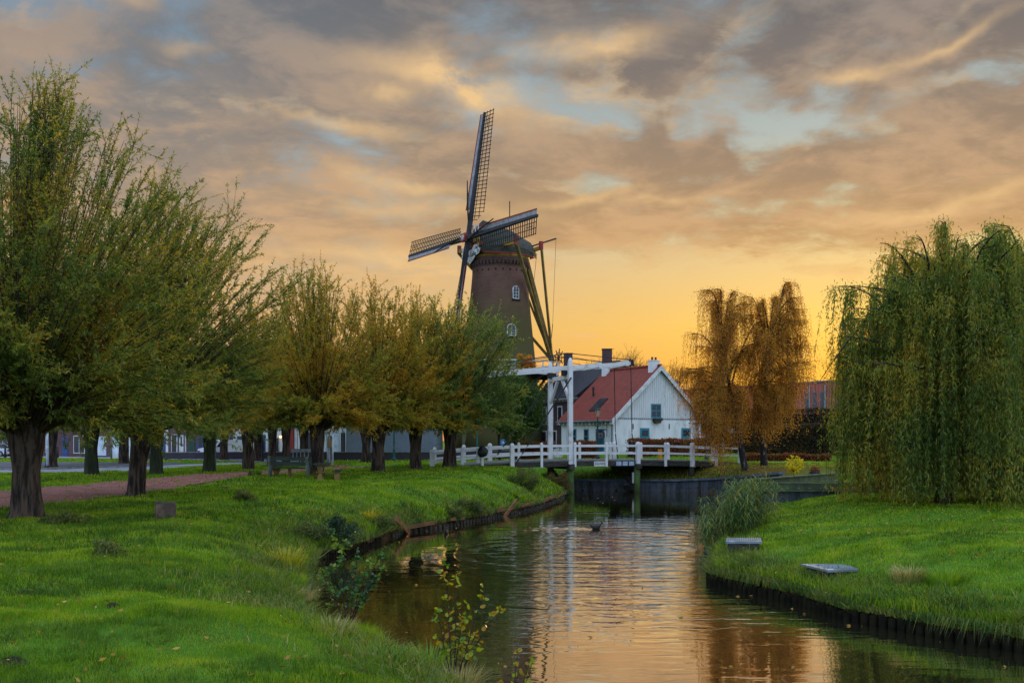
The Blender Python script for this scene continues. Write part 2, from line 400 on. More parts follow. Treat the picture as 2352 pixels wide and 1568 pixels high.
def sdist(X, Y):
    "distance to the water's edge, negative over water"
    X = np.asarray(X, float); Y = np.asarray(Y, float); best = np.full(X.shape, 1e9); ins = np.zeros(X.shape, bool)
    n = len(WPOLY)
    for i in range(n):
        x1, y1 = WPOLY[i]; x2, y2 = WPOLY[(i + 1) % n]
        dx, dy = x2 - x1, y2 - y1
        t = np.clip(((X - x1) * dx + (Y - y1) * dy) / (dx * dx + dy * dy), 0, 1)
        best = np.minimum(best, np.hypot(X - x1 - t * dx, Y - y1 - t * dy))
        c = ((y1 > Y) != (y2 > Y)); 
        with np.errstate(divide='ignore', invalid='ignore'):
            xi = (x2 - x1) * (Y - y1) / (y2 - y1 if y2 != y1 else 1e-9) + x1
        ins ^= (c & (X < xi))
    return np.where(ins, -best, best)
TOPS = np.array([(-12.7, 26, 1.35), (-13.6, 36, 1.35), (-10, 48, 1.6), (-7, 52, 1.65), (-5.5, 56, 1.69), (-3.6, 59, 1.75), (-5, 61, 1.83), (-1, 57, 1.75), (-1.5, 52, 1.68), (-6, 44, 1.5), (-9, 40, 1.42),
    (-1, 3, 1.0), (-5, 8, 0.95), (-6, 14, 1.08), (-8, 19, 1.22), (-8.5, 24, 1.3), (-14, 12, 1.25), (-12, 19, 1.25), (-3, 8, 0.95), (-10, 6, 1.1), (-20, 30, 1.38), (-20, 45, 1.38), (-20, 60, 1.38), (-12, 66, 1.55), (-15, 80, 1.5), (-40, 100, 1.5), (-40, 60, 1.38), (-40, 30, 1.38), (-60, 80, 1.45), (-5, 75, 1.7), (-6, 90, 1.7),
    (12, 20, 1.12), (15, 34, 1.2), (11, 28, 1.0), (16, 12, 1.15), (25, 40, 1.3), (15, 46, 1.1), (22, 22, 1.2), (30, 30, 1.25),
    (14, 68.5, 1.72), (15.2, 66.5, 1.85), (18, 63, 1.7), (22, 58, 1.6), (10, 84, 2.2), (0, 100, 2.0), (20, 90, 2.2), (60, 100, 2.0), (40, 60, 1.6), (5, 76, 1.9), (30, 140, 2.0), (-100, 200, 1.6), (150, 200, 2.0), (-150, 60, 1.4), (120, 40, 1.5)], float)
def ground_z(X, Y, d=None):
    X = np.asarray(X, float); Y = np.asarray(Y, float)
    if d is None: d = sdist(X, Y)
    w = 0; s = 0
    for (a, b, c) in TOPS:
        k = 1.0 / ((X - a) ** 2 + (Y - b) ** 2 + 2.0) ** 1.6; w = w + k; s = s + k * c
    top = s / w
    far = np.clip((Y - 60) / 5, 0, 1) * np.clip((X - 0) / 4, 0, 1)
    right = np.clip((X - 4.5) / 1, 0, 1) * np.clip((46 - Y) / 4, 0, 1)
    Wd = 3.6 + right * 2.6
    edge = 0.33 + far * 0.36 + right * 0.02
    quay = np.clip((X - 12) / 2.5, 0, 1) * np.clip((Y - 52) / 3, 0, 1); edge = edge + quay * 0.6
    t = np.clip(d / Wd, 0, 1); t = 1 - (1 - t) ** 2.0
    z = edge + (top - edge) * t
    nz = 0.045 * np.sin(X * 1.7 + np.sin(Y * 0.9) * 1.3) * np.cos(Y * 1.3 + X * 0.4) + 0.03 * np.sin(X * 4.1 + Y * 2.3) * np.sin(Y * 3.7 - X * 1.1)
    z = z + nz * np.clip(d / 1.5, 0, 1) * np.clip((75 - Y) / 15, 0, 1) * np.where(top > 0, 1, 1)
    return np.where(d > 0, z, np.maximum(-0.9, -0.3 + d * 2))
def gz(x, y): return float(ground_z(np.array([x]), np.array([y]))[0])

def axis_vals(lo, hi, fine_lo, fine_hi, st, grow=1.25):
    v = list(np.arange(fine_lo, fine_hi + 1e-6, st)); s = st; c = v[0]
    while c > lo: s *= grow; c -= s; v.insert(0, max(c, lo))
    s = st; c = v[-1]
    while c < hi: s *= grow; c += s; v.append(min(c, hi))
    return np.array(v)
xs = axis_vals(-1500, 1500, -22, 22, 0.2); ys = axis_vals(-300, 2500, 7, 72, 0.2)
GX, GY = np.meshgrid(xs, ys)
D_ = sdist(GX, GY); GZ = ground_z(GX, GY, D_)
nx, ny = len(xs), len(ys)
idx = (np.arange(ny - 1)[:, None] * nx + np.arange(nx - 1)[None, :]).ravel()
Fg = np.stack([idx, idx + 1, idx + nx + 1, idx + nx], 1)
# soil and turf
m = bpy.data.materials.new('turf'); m.use_nodes = True; m.node_tree.nodes.clear(); g = G(m.node_tree)
pz = g.sep(g.geo())
a = g.noise(g.geo(), 0.35, 5); b_ = g.noise(g.geo(), 2.4, 6); c_ = g.noise(g.geo(), 14, 5)
c = g.mix(g.step(a, 0.35, 0.65), lin('#3f6a1c'), lin('#4f7a1e'))
c = g.mix(g.mul(g.step(b_, 0.5, 0.7), 0.6), c, lin('#35541c'))
c = g.mix(g.mul(g.step(c_, 0.5, 0.75), 0.5), c, lin('#2c4516'))
c = g.mix(g.step(g.add(pz[2], g.mul(g.sub(b_, 0.5), 0.25)), 0.42, 0.2), c, lin('#33291c'))
# leaf litter on the far bank under the birches
dx = g.m('DIVIDE', g.sub(pz[0], 14.5), 7.5); dy = g.m('DIVIDE', g.sub(pz[1], 63.5), 6.0)
lit_ = g.m('POWER', 2.718, g.mul(g.add(g.mul(dx, dx), g.mul(dy, dy)), -1.0))
c = g.mix(g.mul(g.step(g.add(c_, g.mul(lit_, 0.35)), 0.5, 0.75), 0.9), c, g.mix(c_, lin('#7a5a24'), lin('#4a3a1e')))
bs = g.n.new('ShaderNodeBsdfPrincipled'); g.put(bs.inputs['Base Color'], c); bs.inputs['Roughness'].default_value = 0.95
bs.inputs['Specular IOR Level'].default_value = 0.1
g.put(bs.inputs['Normal'], g.bump(c_, 0.8, 0.05))
o = g.n.new('ShaderNodeOutputMaterial'); g.l.new(bs.outputs[0], o.inputs[0]); MATS['turf'] = m
ground = npmesh('ground', np.stack([GX.ravel(), GY.ravel(), GZ.ravel()], 1), Fg, m, None, True)
tag(ground, kind='structure')

# ------------------------------------------------------------------ water
def wake_h(X, Y):
    "gentle real ripples: coot wakes and rings"
    h = np.zeros_like(X)
    for (cx, cy, vx, vy, L) in ((PX(1370, 38.0), 38.0, 1.0, -0.05, 7.0), (PX(1628, 29.2), 29.2, 0.6, -0.9, 3.0)):
        n = math.hypot(vx, vy); vx, vy = vx / n, vy / n
        rx, ry = X - cx, Y - cy; al = -(rx * vx + ry * vy); ac = np.abs(-rx * vy + ry * vx)
        e = np.exp(-((ac - al * 0.18) / 0.11) ** 2) * (al > 0) * np.exp(-al / L)
        h += 0.02 * e * np.cos((ac - al * 0.18) * 28)
    for (ax, ay, bx, by, a_) in ((PX(1212, 38.2), 38.2, PX(1360, 38.7), 38.7, .05), (PX(1428, 36.8), 36.8, PX(1602, 34.9), 34.9, .05), (PX(1395, 33.9), 33.9, PX(1590, 32.4), 32.4, .018), (PX(1250, 47), 47, PX(1420, 46.6), 46.6, .02)):
        L2 = (bx - ax) ** 2 + (by - ay) ** 2; t = np.clip(((X - ax) * (bx - ax) + (Y - ay) * (by - ay)) / L2, 0, 1)
        dd = np.hypot(X - ax - t * (bx - ax), Y - ay - t * (by - ay) - .12 * np.sin(t * 7)); h += a_ * np.exp(-(dd / .12) ** 2) * np.sin(np.pi * np.clip(t * 1.1, 0, 1)) ** .5 * (.7 + .3 * np.sin(t * 60))
    for (cx, cy, r0, k) in ((PX(1500, 31), 33.0, 5.0, 2.6), (PX(1480, 34), 37.0, 3.0, 3.1), (2.0, 30.0, 3.5, 3.4)):
        r = np.hypot(X - cx, (Y - cy)); h += 0.0035 * np.sin(r * k * 2) * np.exp(-((r - r0) / 2.2) ** 2)
    return h
wx = axis_vals(-40, 40, -6, 13, 0.09); wy = axis_vals(-6, 76, 12, 46, 0.07)
WX, WY = np.meshgrid(wx, wy); WZ = wake_h(WX, WY)
nx, ny = len(wx), len(wy); idx = (np.arange(ny - 1)[:, None] * nx + np.arange(nx - 1)[None, :]).ravel()
dw = sdist(WX, WY)
Fw = np.stack([idx, idx + 1, idx + nx + 1, idx + nx], 1); keep = dw.ravel()[idx] < 1.2; 
m = bpy.data.materials.new('canal_water'); m.use_nodes = True; m.node_tree.nodes.clear(); g = G(m.node_tree)
pos = g.geo(); ps = g.sep(pos)
w1 = g.noise(g.vmul(pos, (0.45, 1.3, 1)), 1.9, 2, 0.4, 0.5)
w2 = g.noise(g.vmul(pos, (0.5, 1.6, 1)), 5.0, 1, 0.5, 0.6)
calm = g.noise(g.vmul(pos, (1, 0.35, 1)), 0.16, 2)
# calm water near the camera and by the banks, livelier in the middle
mid = g.mul(g.step(ps[1], 15, 21), g.step(ps[1], 46, 36))
amp = g.add(0.2, g.mul(g.mul(mid, g.step(ps[0], -1.0, 1.2)), 0.8))
amp = g.mul(amp, g.add(0.55, g.mul(g.step(calm, 0.35, 0.6), 0.6)))
h = g.mul(g.add(g.mul(w1, 1.0), g.mul(w2, 0.16)), amp)
nb = g.bump(h, 1.0, 0.028)
fr = g.n.new('ShaderNodeFresnel'); fr.inputs[0].default_value = 2.3; g.l.new(nb, fr.inputs[1])
gl = g.n.new('ShaderNodeBsdfGlossy'); gl.inputs['Roughness'].default_value = 0.008; gl.inputs['Color'].default_value = (1.0, 0.93, 0.82, 1); g.l.new(nb, gl.inputs['Normal'])
df = g.n.new('ShaderNodeBsdfDiffuse'); g.put(df.inputs[0], lin('#23261a'))
mx = g.n.new('ShaderNodeMixShader'); g.l.new(g.m('POWER', fr.outputs[0], 0.28), mx.inputs[0]); g.l.new(df.outputs[0], mx.inputs[1]); g.l.new(gl.outputs[0], mx.inputs[2])
o = g.n.new('ShaderNodeOutputMaterial'); g.l.new(mx.outputs[0], o.inputs[0]); MATS['water'] = m
water = npmesh('water', np.stack([WX.ravel(), WY.ravel(), WZ.ravel()], 1), Fw[keep], m, None, True); tag(water, kind='structure')

# ------------------------------------------------------------------ paths and roads (sheets laid just over the ground)
def sheet(name, outline_l, outline_r, m, lift, n=60, k=6):
    "ribbon between two polylines, draped on the ground"
    def res(pl_):
        pl_ = np.array(pl_, float); s = np.r_[0, np.cumsum(np.hypot(*np.diff(pl_, axis=0).T))]; t = np.linspace(0, s[-1], n)
        return np.stack([np.interp(t, s, pl_[:, 0]), np.interp(t, s, pl_[:, 1])], 1)
    A, B = res(outline_l), res(outline_r); t = np.linspace(0, 1, k)[None, :, None]
    Pq = A[:, None] * (1 - t) + B[:, None] * t; X, Y = Pq[..., 0], Pq[..., 1]
    Z = ground_z(X, Y) + lift
    idx = (np.arange(n - 1)[:, None] * k + np.arange(k - 1)[None, :]).ravel()
    ob = npmesh(name, np.stack([X.ravel(), Y.ravel(), Z.ravel()], 1), np.stack([idx, idx + 1, idx + k + 1, idx + k], 1), m, None, True)
    return tag(ob, kind='structure')
REDP = mat('red_path_grit', lin('#86564c'), lin('#6e4a43'), 1.2, 0.9, 0.4, 30)
ASPH = mat('asphalt', lin('#5c6068'), lin('#4b4f57'), 0.6, 0.85, 0.2, 20)
ROADL = mat('pale_road', lin('#8b8e96'), lin('#74777f'), 0.8, 0.85, 0.2, 20)
path = sheet('path', [(-15.6, 14), (-15.0, 29), (-14.3, 37), (-12.8, 50), (-9.9, 58.5), (-6.0, 63.5), (-4.6, 64.3)],
             [(-22, 16), (-20.6, 30), (-19.8, 38.5), (-18.8, 49), (-14.8, 57.5), (-11, 65), (-4.2, 69)], REDP, 0.03, 90, 10)
branch = sheet('side_path', [(-13.0, 61.5), (-14.5, 72), (-17, 77)], [(-11.0, 64), (-12.0, 73), (-15, 79)], REDP, 0.022, 30, 5)
road = sheet('road', [(-60, 56), (-35, 57.2), (-28, 58.4), (-24.5, 63.5), (-22, 72), (-20.5, 80)], [(-60, 62), (-38, 62.4), (-31, 64), (-27, 68.5), (-24.5, 75), (-22, 82)], ROADL, 0.025, 80, 8)
lot = sheet('parking_road', [(-70, 62.6), (-38, 62.6), (-30.8, 64.6), (-27.6, 69), (-25, 75.5)], [(-70, 86), (-50, 86), (-40, 84), (-34, 82), (-27, 80.5)], ASPH, 0.03, 60, 8)
road2 = sheet('far_road', [(-90, 112), (-40, 101), (-25, 86), (-18, 80)], [(-90, 134), (-48, 122), (-26, 96), (-17, 84)], ROADL, 0.04, 60, 8)
kerb = MB()
ke = [(-60, 62.15), (-38, 62.45), (-31, 64.1), (-27.1, 68.6)]
for a_, b2 in zip(ke[:-1], ke[1:]):
    kerb.bar((a_[0], a_[1], gz(*a_) + 0.06), (b2[0], b2[1], gz(*b2) + 0.06), 0.16, 0.14)
tag(kerb.build('kerb', CONC), kind='structure')
MARK = mat('road_marking_paint', lin('#c9cdd0'), lin('#a8adb0'), 6, 0.7)
mk = MB()
for i in range(9):
    X0 = -27.2 + i * 1.22; Y0 = 68.6 + i * 1.05
    for (w_, sh) in ((0.62, 0.75),):
        z_ = gz(X0, Y0) + 0.06
        mk.poly([(X0, Y0, z_), (X0 + 0.55, Y0 + 0.35, z_), (X0 + 0.1, Y0 - 1.2, z_), (X0 - 0.25, Y0 - 1.35, z_)])
        mk.poly([(X0, Y0 + .02, z_), (X0 + 1.0, Y0 + .86, z_), (X0 + 1.0, Y0 + 1.1, z_), (X0, Y0 + .26, z_)])
for i in range(10):
    X0 = -41 + i * 1.3; Y0 = 98.5 - i * 0.9
    z_ = gz(X0, Y0) + 0.09
    mk.poly([(X0, Y0, z_), (X0 + 0.5, Y0, z_), (X0 + 1.3, Y0 + 5, z_), (X0 + 0.8, Y0 + 5, z_)])
tag(mk.build('road_markings', MARK), kind='structure')
FAR = mat('gravel_path', lin('#a8a296'), lin('#8d887c'), 1.5, 0.9)
sheet('far_path', [(15.0, 70.8), (20, 71.5), (27, 71.5), (40, 70)], [(15.2, 73), (20, 73.2), (27, 73.2), (40, 71.5)], FAR, 0.03, 40, 4)

# ------------------------------------------------------------------ grass
def blades(px, py, h, w, lean, n_each=1, pz=None):
    n = len(px); pz = ground_z(px, py) - 0.02 if pz is None else pz
    a = rng.uniform(0, 2 * math.pi, n); l = np.abs(rng.normal(0, lean, n)) + 0.05
    dx, dy = np.cos(a) * l, np.sin(a) * l
    b = rng.uniform(0, math.pi, n); sx, sy = np.cos(b) * w / 2, np.sin(b) * w / 2
    p = np.stack([px, py, pz], 1); s = np.stack([sx, sy, np.zeros(n)], 1)
    mid = p + np.stack([dx * h * 0.35, dy * h * 0.35, h * 0.6], 1)
    tip = p + np.stack([dx * h, dy * h, h * (1.0 - 0.25 * np.minimum(l, 1))], 1)
    V = np.stack([p - s, p + s, mid + s * 0.7, tip], 1); V2 = mid - s * 0.7
    V = np.stack([p - s, p + s, mid + s * 0.7, mid - s * 0.7, tip], 1).reshape(-1, 3)
    i5 = (np.arange(n) * 5)[:, None]
    # two quads; the second folds to the tip (degenerate corner avoided by splitting)
    return V, i5 + np.array([[0, 1, 2, 3]]), i5 + np.array([[3, 2, 4]])
def grassmesh(name, V, Q, T3, material):
    me = bpy.data.meshes.new(name); V = np.asarray(V, np.float32)
    me.vertices.add(len(V)); me.vertices.foreach_set('co', V.ravel())
    lv = np.concatenate([Q.ravel(), T3.ravel()]).astype(np.int32)
    me.loops.add(len(lv)); me.loops.foreach_set('vertex_index', lv)
    ls = np.concatenate([np.arange(len(Q)) * 4, len(Q) * 4 + np.arange(len(T3)) * 3]).astype(np.int32)
    lt = np.concatenate([np.full(len(Q), 4), np.full(len(T3), 3)]).astype(np.int32)
    me.polygons.add(len(lt)); me.polygons.foreach_set('loop_start', ls); me.polygons.foreach_set('loop_total', lt)
    me.update(calc_edges=True)
    return link_mesh(name, me, material)
def inpoly(poly, X, Y):
    poly = np.array(poly, float); ins = np.zeros(X.shape, bool); n = len(poly)
    for i in range(n):
        x1, y1 = poly[i]; x2, y2 = poly[(i + 1) % n]
        if y1 == y2: continue
        ins ^= ((y1 > Y) != (y2 > Y)) & (X < (x2 - x1) * (Y - y1) / (y2 - y1) + x1)
    return ins
PAVED = [[(-15.4, 14), (-14.85, 29), (-14.15, 37), (-12.65, 50), (-9.8, 58.3), (-6.0, 63.3), (-4.2, 69), (-11, 65), (-14.9, 57.6), (-18.9, 49), (-19.9, 38.5), (-20.7, 30), (-22, 16)],
         [(-70, 55.8), (-35, 57.0), (-27.8, 58.2), (-24.2, 63.5), (-21.6, 72), (-20, 80), (-27, 81), (-34, 82), (-50, 86), (-70, 86)],
         [(-90, 111), (-40, 100), (-25, 85), (-17, 79), (-16, 84), (-26, 97), (-48, 123), (-90, 135)]]
def noise2(x, y, s, k=0):
    r_ = np.random.default_rng(90 + k); t = 0
    for i in range(6):
        a = r_.uniform(0, 6.28); f = s * (0.6 + 0.35 * i); t = t + np.sin((x * math.cos(a) + y * math.sin(a)) * f + r_.uniform(0, 6.28) + 0.8 * np.sin(x * f * 0.37 + y * f * .23 + i)) / (1 + 0.3 * i)
    return t / 3.0
def scatter(n, x0, x1, y0, y1, dmin=0.02, dmax=1e9):
    X = rng.uniform(x0, x1, n); Y = rng.uniform(y0, y1, n)
    k = (X > (-1400 / F) * Y) & (X < (1400 / F) * Y + 6); X, Y = X[k], Y[k]
    d = sdist(X, Y); k = (d > dmin) & (d < dmax)
    for p in PAVED: k &= ~inpoly(p, X, Y)
    return X[k], Y[k], d[k]
GREEN = leafmat('grass_blades', [lin('#42620c'), lin('#5c8410'), lin('#789a16'), lin('#92ac22'), lin('#aeb040')], 0.45, 0.5, 0.9)
DRY = leafmat('dry_grass', [lin('#6f7a34'), lin('#8a8a48'), lin('#a39a62'), lin('#b8a878'), lin('#77783a')], 0.3, 0.6, 2.0)
RANK = leafmat('bank_herbs', [lin('#2c4420'), lin('#3f5e22'), lin('#5c7428'), lin('#86863a'), lin('#4a5a2c')], 0.3, 0.5, 1.2)
Vs, Qs, Ts = [], [], []; off = 0
def put_blades(acc, X, Y, h, w, lean, pz=None):
    V, Q, T3 = blades(X, Y, h, w, lean, pz=pz)
    o_ = sum(len(v) for v in acc[0]); acc[0].append(V); acc[1].append(Q + o_); acc[2].append(T3 + o_)
acc = ([], [], [])
for (n, x0, x1, y0, y1, hh, ww) in ((200000, -11, 1, 7.5, 13, 0.07, 0.006), (190000, -14, 0, 13, 18, 0.08, 0.008), (230000, -17, 0, 18, 30, 0.09, 0.013), (150000, -22, 3, 30, 48, 0.10, 0.028), (110000, -34, 3.4, 48, 74, 0.11, 0.05),
                                    (50000, 7, 16, 5, 15, 0.085, 0.014), (130000, 4.5, 20, 15, 28, 0.085, 0.016), (90000, 5, 26, 28, 46, 0.085, 0.028), (30000, 2, 30, 62, 90, 0.12, 0.06), (26000, -60, 0, 74, 110, 0.14, 0.10)):
    X, Y, d = scatter(n, x0, x1, y0, y1)
    tuft = noise2(X, Y, 2.3, 1); tuft2 = noise2(X, Y, 0.55, 2)
    k = rng.uniform(0, 1, len(X)) < 0.55 + 0.45 * np.clip(tuft + 0.5, 0, 1); X, Y, d, tuft, tuft2 = X[k], Y[k], d[k], tuft[k], tuft2[k]
    h = hh * (0.75 + 0.9 * np.clip(tuft, 0, 1) + 0.35 * np.clip(tuft2, 0, 1)) * rng.uniform(0.6, 1.4, len(X)) * (1 + 1.3 * np.exp(-d / 0.5))
    put_blades(acc, X, Y, h, ww * rng.uniform(0.7, 1.3, len(X)), 0.5)
ob = grassmesh('grass', np.concatenate(acc[0]), np.concatenate(acc[1]), np.concatenate(acc[2]), GREEN)
tag(ob, 'short green lawn grass covering both banks of the canal', 'grass', kind='stuff')
# coarser darker tufts give the lawn its uneven look
acc = ([], [], [])
for (n, x0, x1, y0, y1, hh, ww, rr, per) in ((2600, -11, 1, 7.5, 13, .10, .006, .07, 34), (2600, -15, 0, 13, 20, .13, .009, .1, 34), (2200, -18, 0, 20, 32, .15, .015, .14, 30), (1300, -24, 3, 32, 60, .15, .03, .2, 24),
                                       (1100, 4.5, 20, 15, 28, .11, .015, .13, 28), (700, 5, 26, 28, 46, .12, .03, .2, 24)):
    X, Y, d = scatter(n, x0, x1, y0, y1, 0.1); k = noise2(X, Y, 0.9, 11) > -0.25; X, Y = X[k], Y[k]; sc_r = np.repeat(rng.uniform(.5, 1.5, len(X)), per)
    Xb = np.repeat(X, per) + rng.normal(0, rr, len(X) * per) * sc_r; Yb = np.repeat(Y, per) + rng.normal(0, rr, len(X) * per) * sc_r
    ok = sdist(Xb, Yb) > .03; Xb, Yb, sc_r = Xb[ok], Yb[ok], sc_r[ok]
    put_blades(acc, Xb, Yb, hh * sc_r * rng.uniform(.5, 1.3, len(Xb)), ww, 0.8)
TUFTM = leafmat('coarse_grass_blades', [lin('#24400e'), lin('#385c10'), lin('#567a18'), lin('#7e902e')], 0.3, 0.5, 0.5)
ob = grassmesh('coarse_grass', np.concatenate(acc[0]), np.concatenate(acc[1]), np.concatenate(acc[2]), TUFTM)
tag(ob, 'darker coarse grass tufts dotted over both lawns', 'grass', kind='stuff')
# tussocky pale grass near the water's edge
acc = ([], [], [])
for (n, x0, x1, y0, y1, hh, ww) in ((20000, -9, 0.5, 11.0, 22, 0.17, 0.009), (7000, -9, 0, 22, 32, 0.15, 0.013), (4000, -6, 3, 32, 60, 0.2, 0.03), (4000, 4.5, 12, 15, 25, 0.14, 0.012)):
    X, Y, d = scatter(n, x0, x1, y0, y1, 0.05, 2.6)
    k = (noise2(X, Y, 1.6, 4) + rng.normal(0, .35, len(X)) > 0.35 + 0.25 * (d - .6)); X, Y = X[k], Y[k]
    put_blades(acc, X, Y, hh * rng.uniform(0.5, 1.4, len(X)), ww, 0.55)
ob = grassmesh('dry_grass', np.concatenate(acc[0]), np.concatenate(acc[1]), np.concatenate(acc[2]), DRY)
tag(ob, 'straw coloured dry grass in patches along the water edges', 'dry grass', kind='stuff')
# herbs hanging over the edge
acc = ([], [], [])
for (n, x0, x1, y0, y1, hh, ww, dm) in ((150000, -10, 1.5, 10.5, 23, 0.26, 0.014, 1.5), (90000, -9, 0, 23, 38, 0.3, 0.026, 1.8), (60000, -6, 4, 36, 64, 0.26, 0.05, 1.1),
                                        (170000, 4.5, 13, 13, 28, 0.26, 0.018, 1.1), (20000, 5, 11, 28, 43, 0.3, 0.035, 1.2), (20000, 0, 18, 62, 70, 0.3, 0.06, 1.2)):
    X, Y, d = scatter(n, x0, x1, y0, y1, -0.12, dm)
    k = rng.uniform(0, 1, len(X)) < np.exp(-d / 0.6) * (0.6 + 0.4 * noise2(X, Y, 2.0, 6)) + 0.05; X, Y, d = X[k], Y[k], d[k]
    z_ = np.where(d < 0.1, 0.22, ground_z(X, Y, d) - 0.03)
    h = hh * rng.uniform(0.4, 1.3, len(X)) * (0.7 + 0.6 * np.clip(noise2(X, Y, 3.0, 8) + .4, 0, 1))
    put_blades(acc, X, Y, h, ww, 1.3, pz=z_)
ob = grassmesh('bank_herbs', np.concatenate(acc[0]), np.concatenate(acc[1]), np.concatenate(acc[2]), RANK)
tag(ob, 'dark rank herbs and long grass hanging over the water edge', 'herbs', kind='stuff')
# blades spilling over the edge towards the water
def hang(n, x0, x1, y0, y1, L, w):
    X, Y, d = scatter(n, x0, x1, y0, y1, 0.0, 0.2); k = noise2(X, Y, 1.7, 12) + rng.normal(0, .3, len(X)) > 0; X, Y, d = X[k], Y[k], d[k]
    e = 0.05; gx = (sdist(X + e, Y) - d) / e; gy = (sdist(X, Y + e) - d) / e; m_ = np.hypot(gx, gy) + 1e-6; ox, oy = -gx / m_, -gy / m_
    z = np.maximum(ground_z(X, Y, d), .3); l = L * rng.uniform(.3, 1.4, len(X)) * (0.45 + 1.1 * np.clip(noise2(X, Y, 2.2, 8) + .3, 0, 1))
    j = rng.normal(0, .7, (2, len(X))); p = np.stack([X, Y, z], 1); o1 = np.stack([ox + j[0], oy + j[1], 0 * X], 1)
    s = np.stack([-oy, ox, 0 * X], 1) * w / 2; mid = p + o1 * (l * .55)[:, None] + np.array([0, 0, .05]); tip = p + o1 * (l * .75)[:, None]; tip[:, 2] = np.maximum(z - l * .75, .02)
    V = np.stack([p - s, p + s, mid + s * .8, mid - s * .8, tip], 1).reshape(-1, 3); i5 = (np.arange(len(X)) * 5)[:, None]
    return V, i5 + np.array([[0, 1, 2, 3]]), i5 + np.array([[3, 2, 4]])
acc = ([], [], [])
for a_ in ((260000, 4.5, 14, 12, 28, .2, .012), (90000, 5, 11, 28, 43, .25, .022), (240000, -10, 1.5, 10, 30, .22, .012), (160000, -6, 4, 29, 62, .25, .028)):
    V, Q, T3 = hang(*a_); o_ = sum(len(v) for v in acc[0]); acc[0].append(V); acc[1].append(Q + o_); acc[2].append(T3 + o_)
ob = grassmesh('edge_grass', np.concatenate(acc[0]), np.concatenate(acc[1]), np.concatenate(acc[2]), RANK)
tag(ob, 'long grass spilling over the bank edges towards the water', 'grass', kind='stuff')
# fallen leaves
n = 9000; X = rng.uniform(-20, -8, n); Y = rng.uniform(20, 64, n); k = inpoly(PAVED[0], X, Y); X, Y = X[k], Y[k]
k = rng.uniform(0, 1, len(X)) < 0.25 + 0.6 * (noise2(X, Y, 0.8, 5) > 0.2); X, Y = X[k], Y[k]
X2 = rng.normal(14.5, 4, 3500); Y2 = rng.normal(64.5, 3, 3500); d2 = sdist(X2, Y2); k = d2 > 0.2; X = np.r_[X, X2[k]]; Y = np.r_[Y, Y2[k]]
X3 = rng.uniform(-16, 1, 2600); Y3 = rng.uniform(9, 58, 2600); k = (sdist(X3, Y3) > .3) & (X3 > -.62 * Y3); X = np.r_[X, X3[k], rng.uniform(8, 18, 700)]; Y = np.r_[Y, Y3[k], rng.uniform(20, 40, 700)]
X4 = rng.uniform(-5, 10, 900); Y4 = rng.uniform(12, 60, 900); d4 = sdist(X4, Y4); k = (d4 < -.05) & (rng.uniform(0, 1, 900) < np.exp(d4 / 1.2) + .04); X = np.r_[X, X4[k]]; Y = np.r_[Y, Y4[k]]
V, Fc = leaves(np.stack([X, Y, np.maximum(ground_z(X, Y) + 0.06, .012)], 1), np.stack([rng.normal(size=len(X)), rng.normal(size=len(X)), rng.normal(0, 0.12, len(X))], 1), 0.09, 0.04)
LITTER = leafmat('leaf_litter', [lin('#6a4a20'), lin('#8a6428'), lin('#a8863a'), lin('#b39a5a')], 0.1, 0.7, 1.0)
tag(npmesh('fallen_leaves', V, Fc, LITTER), 'scattered yellow brown fallen leaves on the path, lawns and water', 'leaves', kind='stuff')

# ------------------------------------------------------------------ white draw bridge
A_ = Vector((0.958, 0.287, 0)); PB = Vector((-0.287, 0.958, 0)); BO = Vector((3.70, 63.2, 0))
def bs_(vx):
    k = (vx - 1176) / F; return (BO.y * k - BO.x) / (A_.x - A_.y * k)
def bsf(vx):
    o = BO + PB * 3.9; k = (vx - 1176) / F; return (o.y * k - o.x) / (A_.x - A_.y * k)
def BP(s, p, z): return BO + A_ * s + PB * p + Vector((0, 0, z))
def deckz(s):
    "gentle hump"
    if s < 0: return 2.12 + 0.0 * s - 0.0058 * s * s
    if s < 4.4: return 2.12
    return 2.12 - 0.0035 * (s - 4.4) ** 2
br = thing('draw_bridge', BP(0, 0, 0), 'white wooden drawbridge with balance beams over the canal in front of the cottage', 'bridge')
SL, SR = bs_(1040), bs_(1697)
mb = MB(); n = 24; ss = [SL + (SR - SL) * i / n for i in range(n + 1)]
for a, b in zip(ss[:-1], ss[1:]):
    mb.poly([BP(a, -0.12, deckz(a)), BP(b, -0.12, deckz(b)), BP(b, 4.02, deckz(b)), BP(a, 4.02, deckz(a))])
    mb.poly([BP(a, -0.12, deckz(a)), BP(a, -0.12, deckz(a) - .08), BP(b, -0.12, deckz(b) - .08), BP(b, -0.12, deckz(b))])
mb.build('deck_planks', mat('deck_boards', lin('#6e6f6d'), lin('#55564f'), 2, 0.85, 0.3), br)
for nm, p in (('fascia_beam', -0.04), ('fascia_beam', 3.94)):
    mb = MB()
    for a, b in zip(ss[:-1], ss[1:]):
        mb.bar(BP(a, p, deckz(a) - 0.24), BP(b, p, deckz(b) - 0.24), 0.12, 0.3)
    mb.build(nm, DWOOD, br)
mb = MB()
for k in range(4):
    for a, b in zip(ss[:-1], ss[1:]):
        mb.bar(BP(a, 0.6 + k * 0.9, deckz(a) - 0.25), BP(b, 0.6 + k * 0.9, deckz(b) - 0.25), 0.2, 0.28)
mb.build('floor_joists', DWOOD, br)
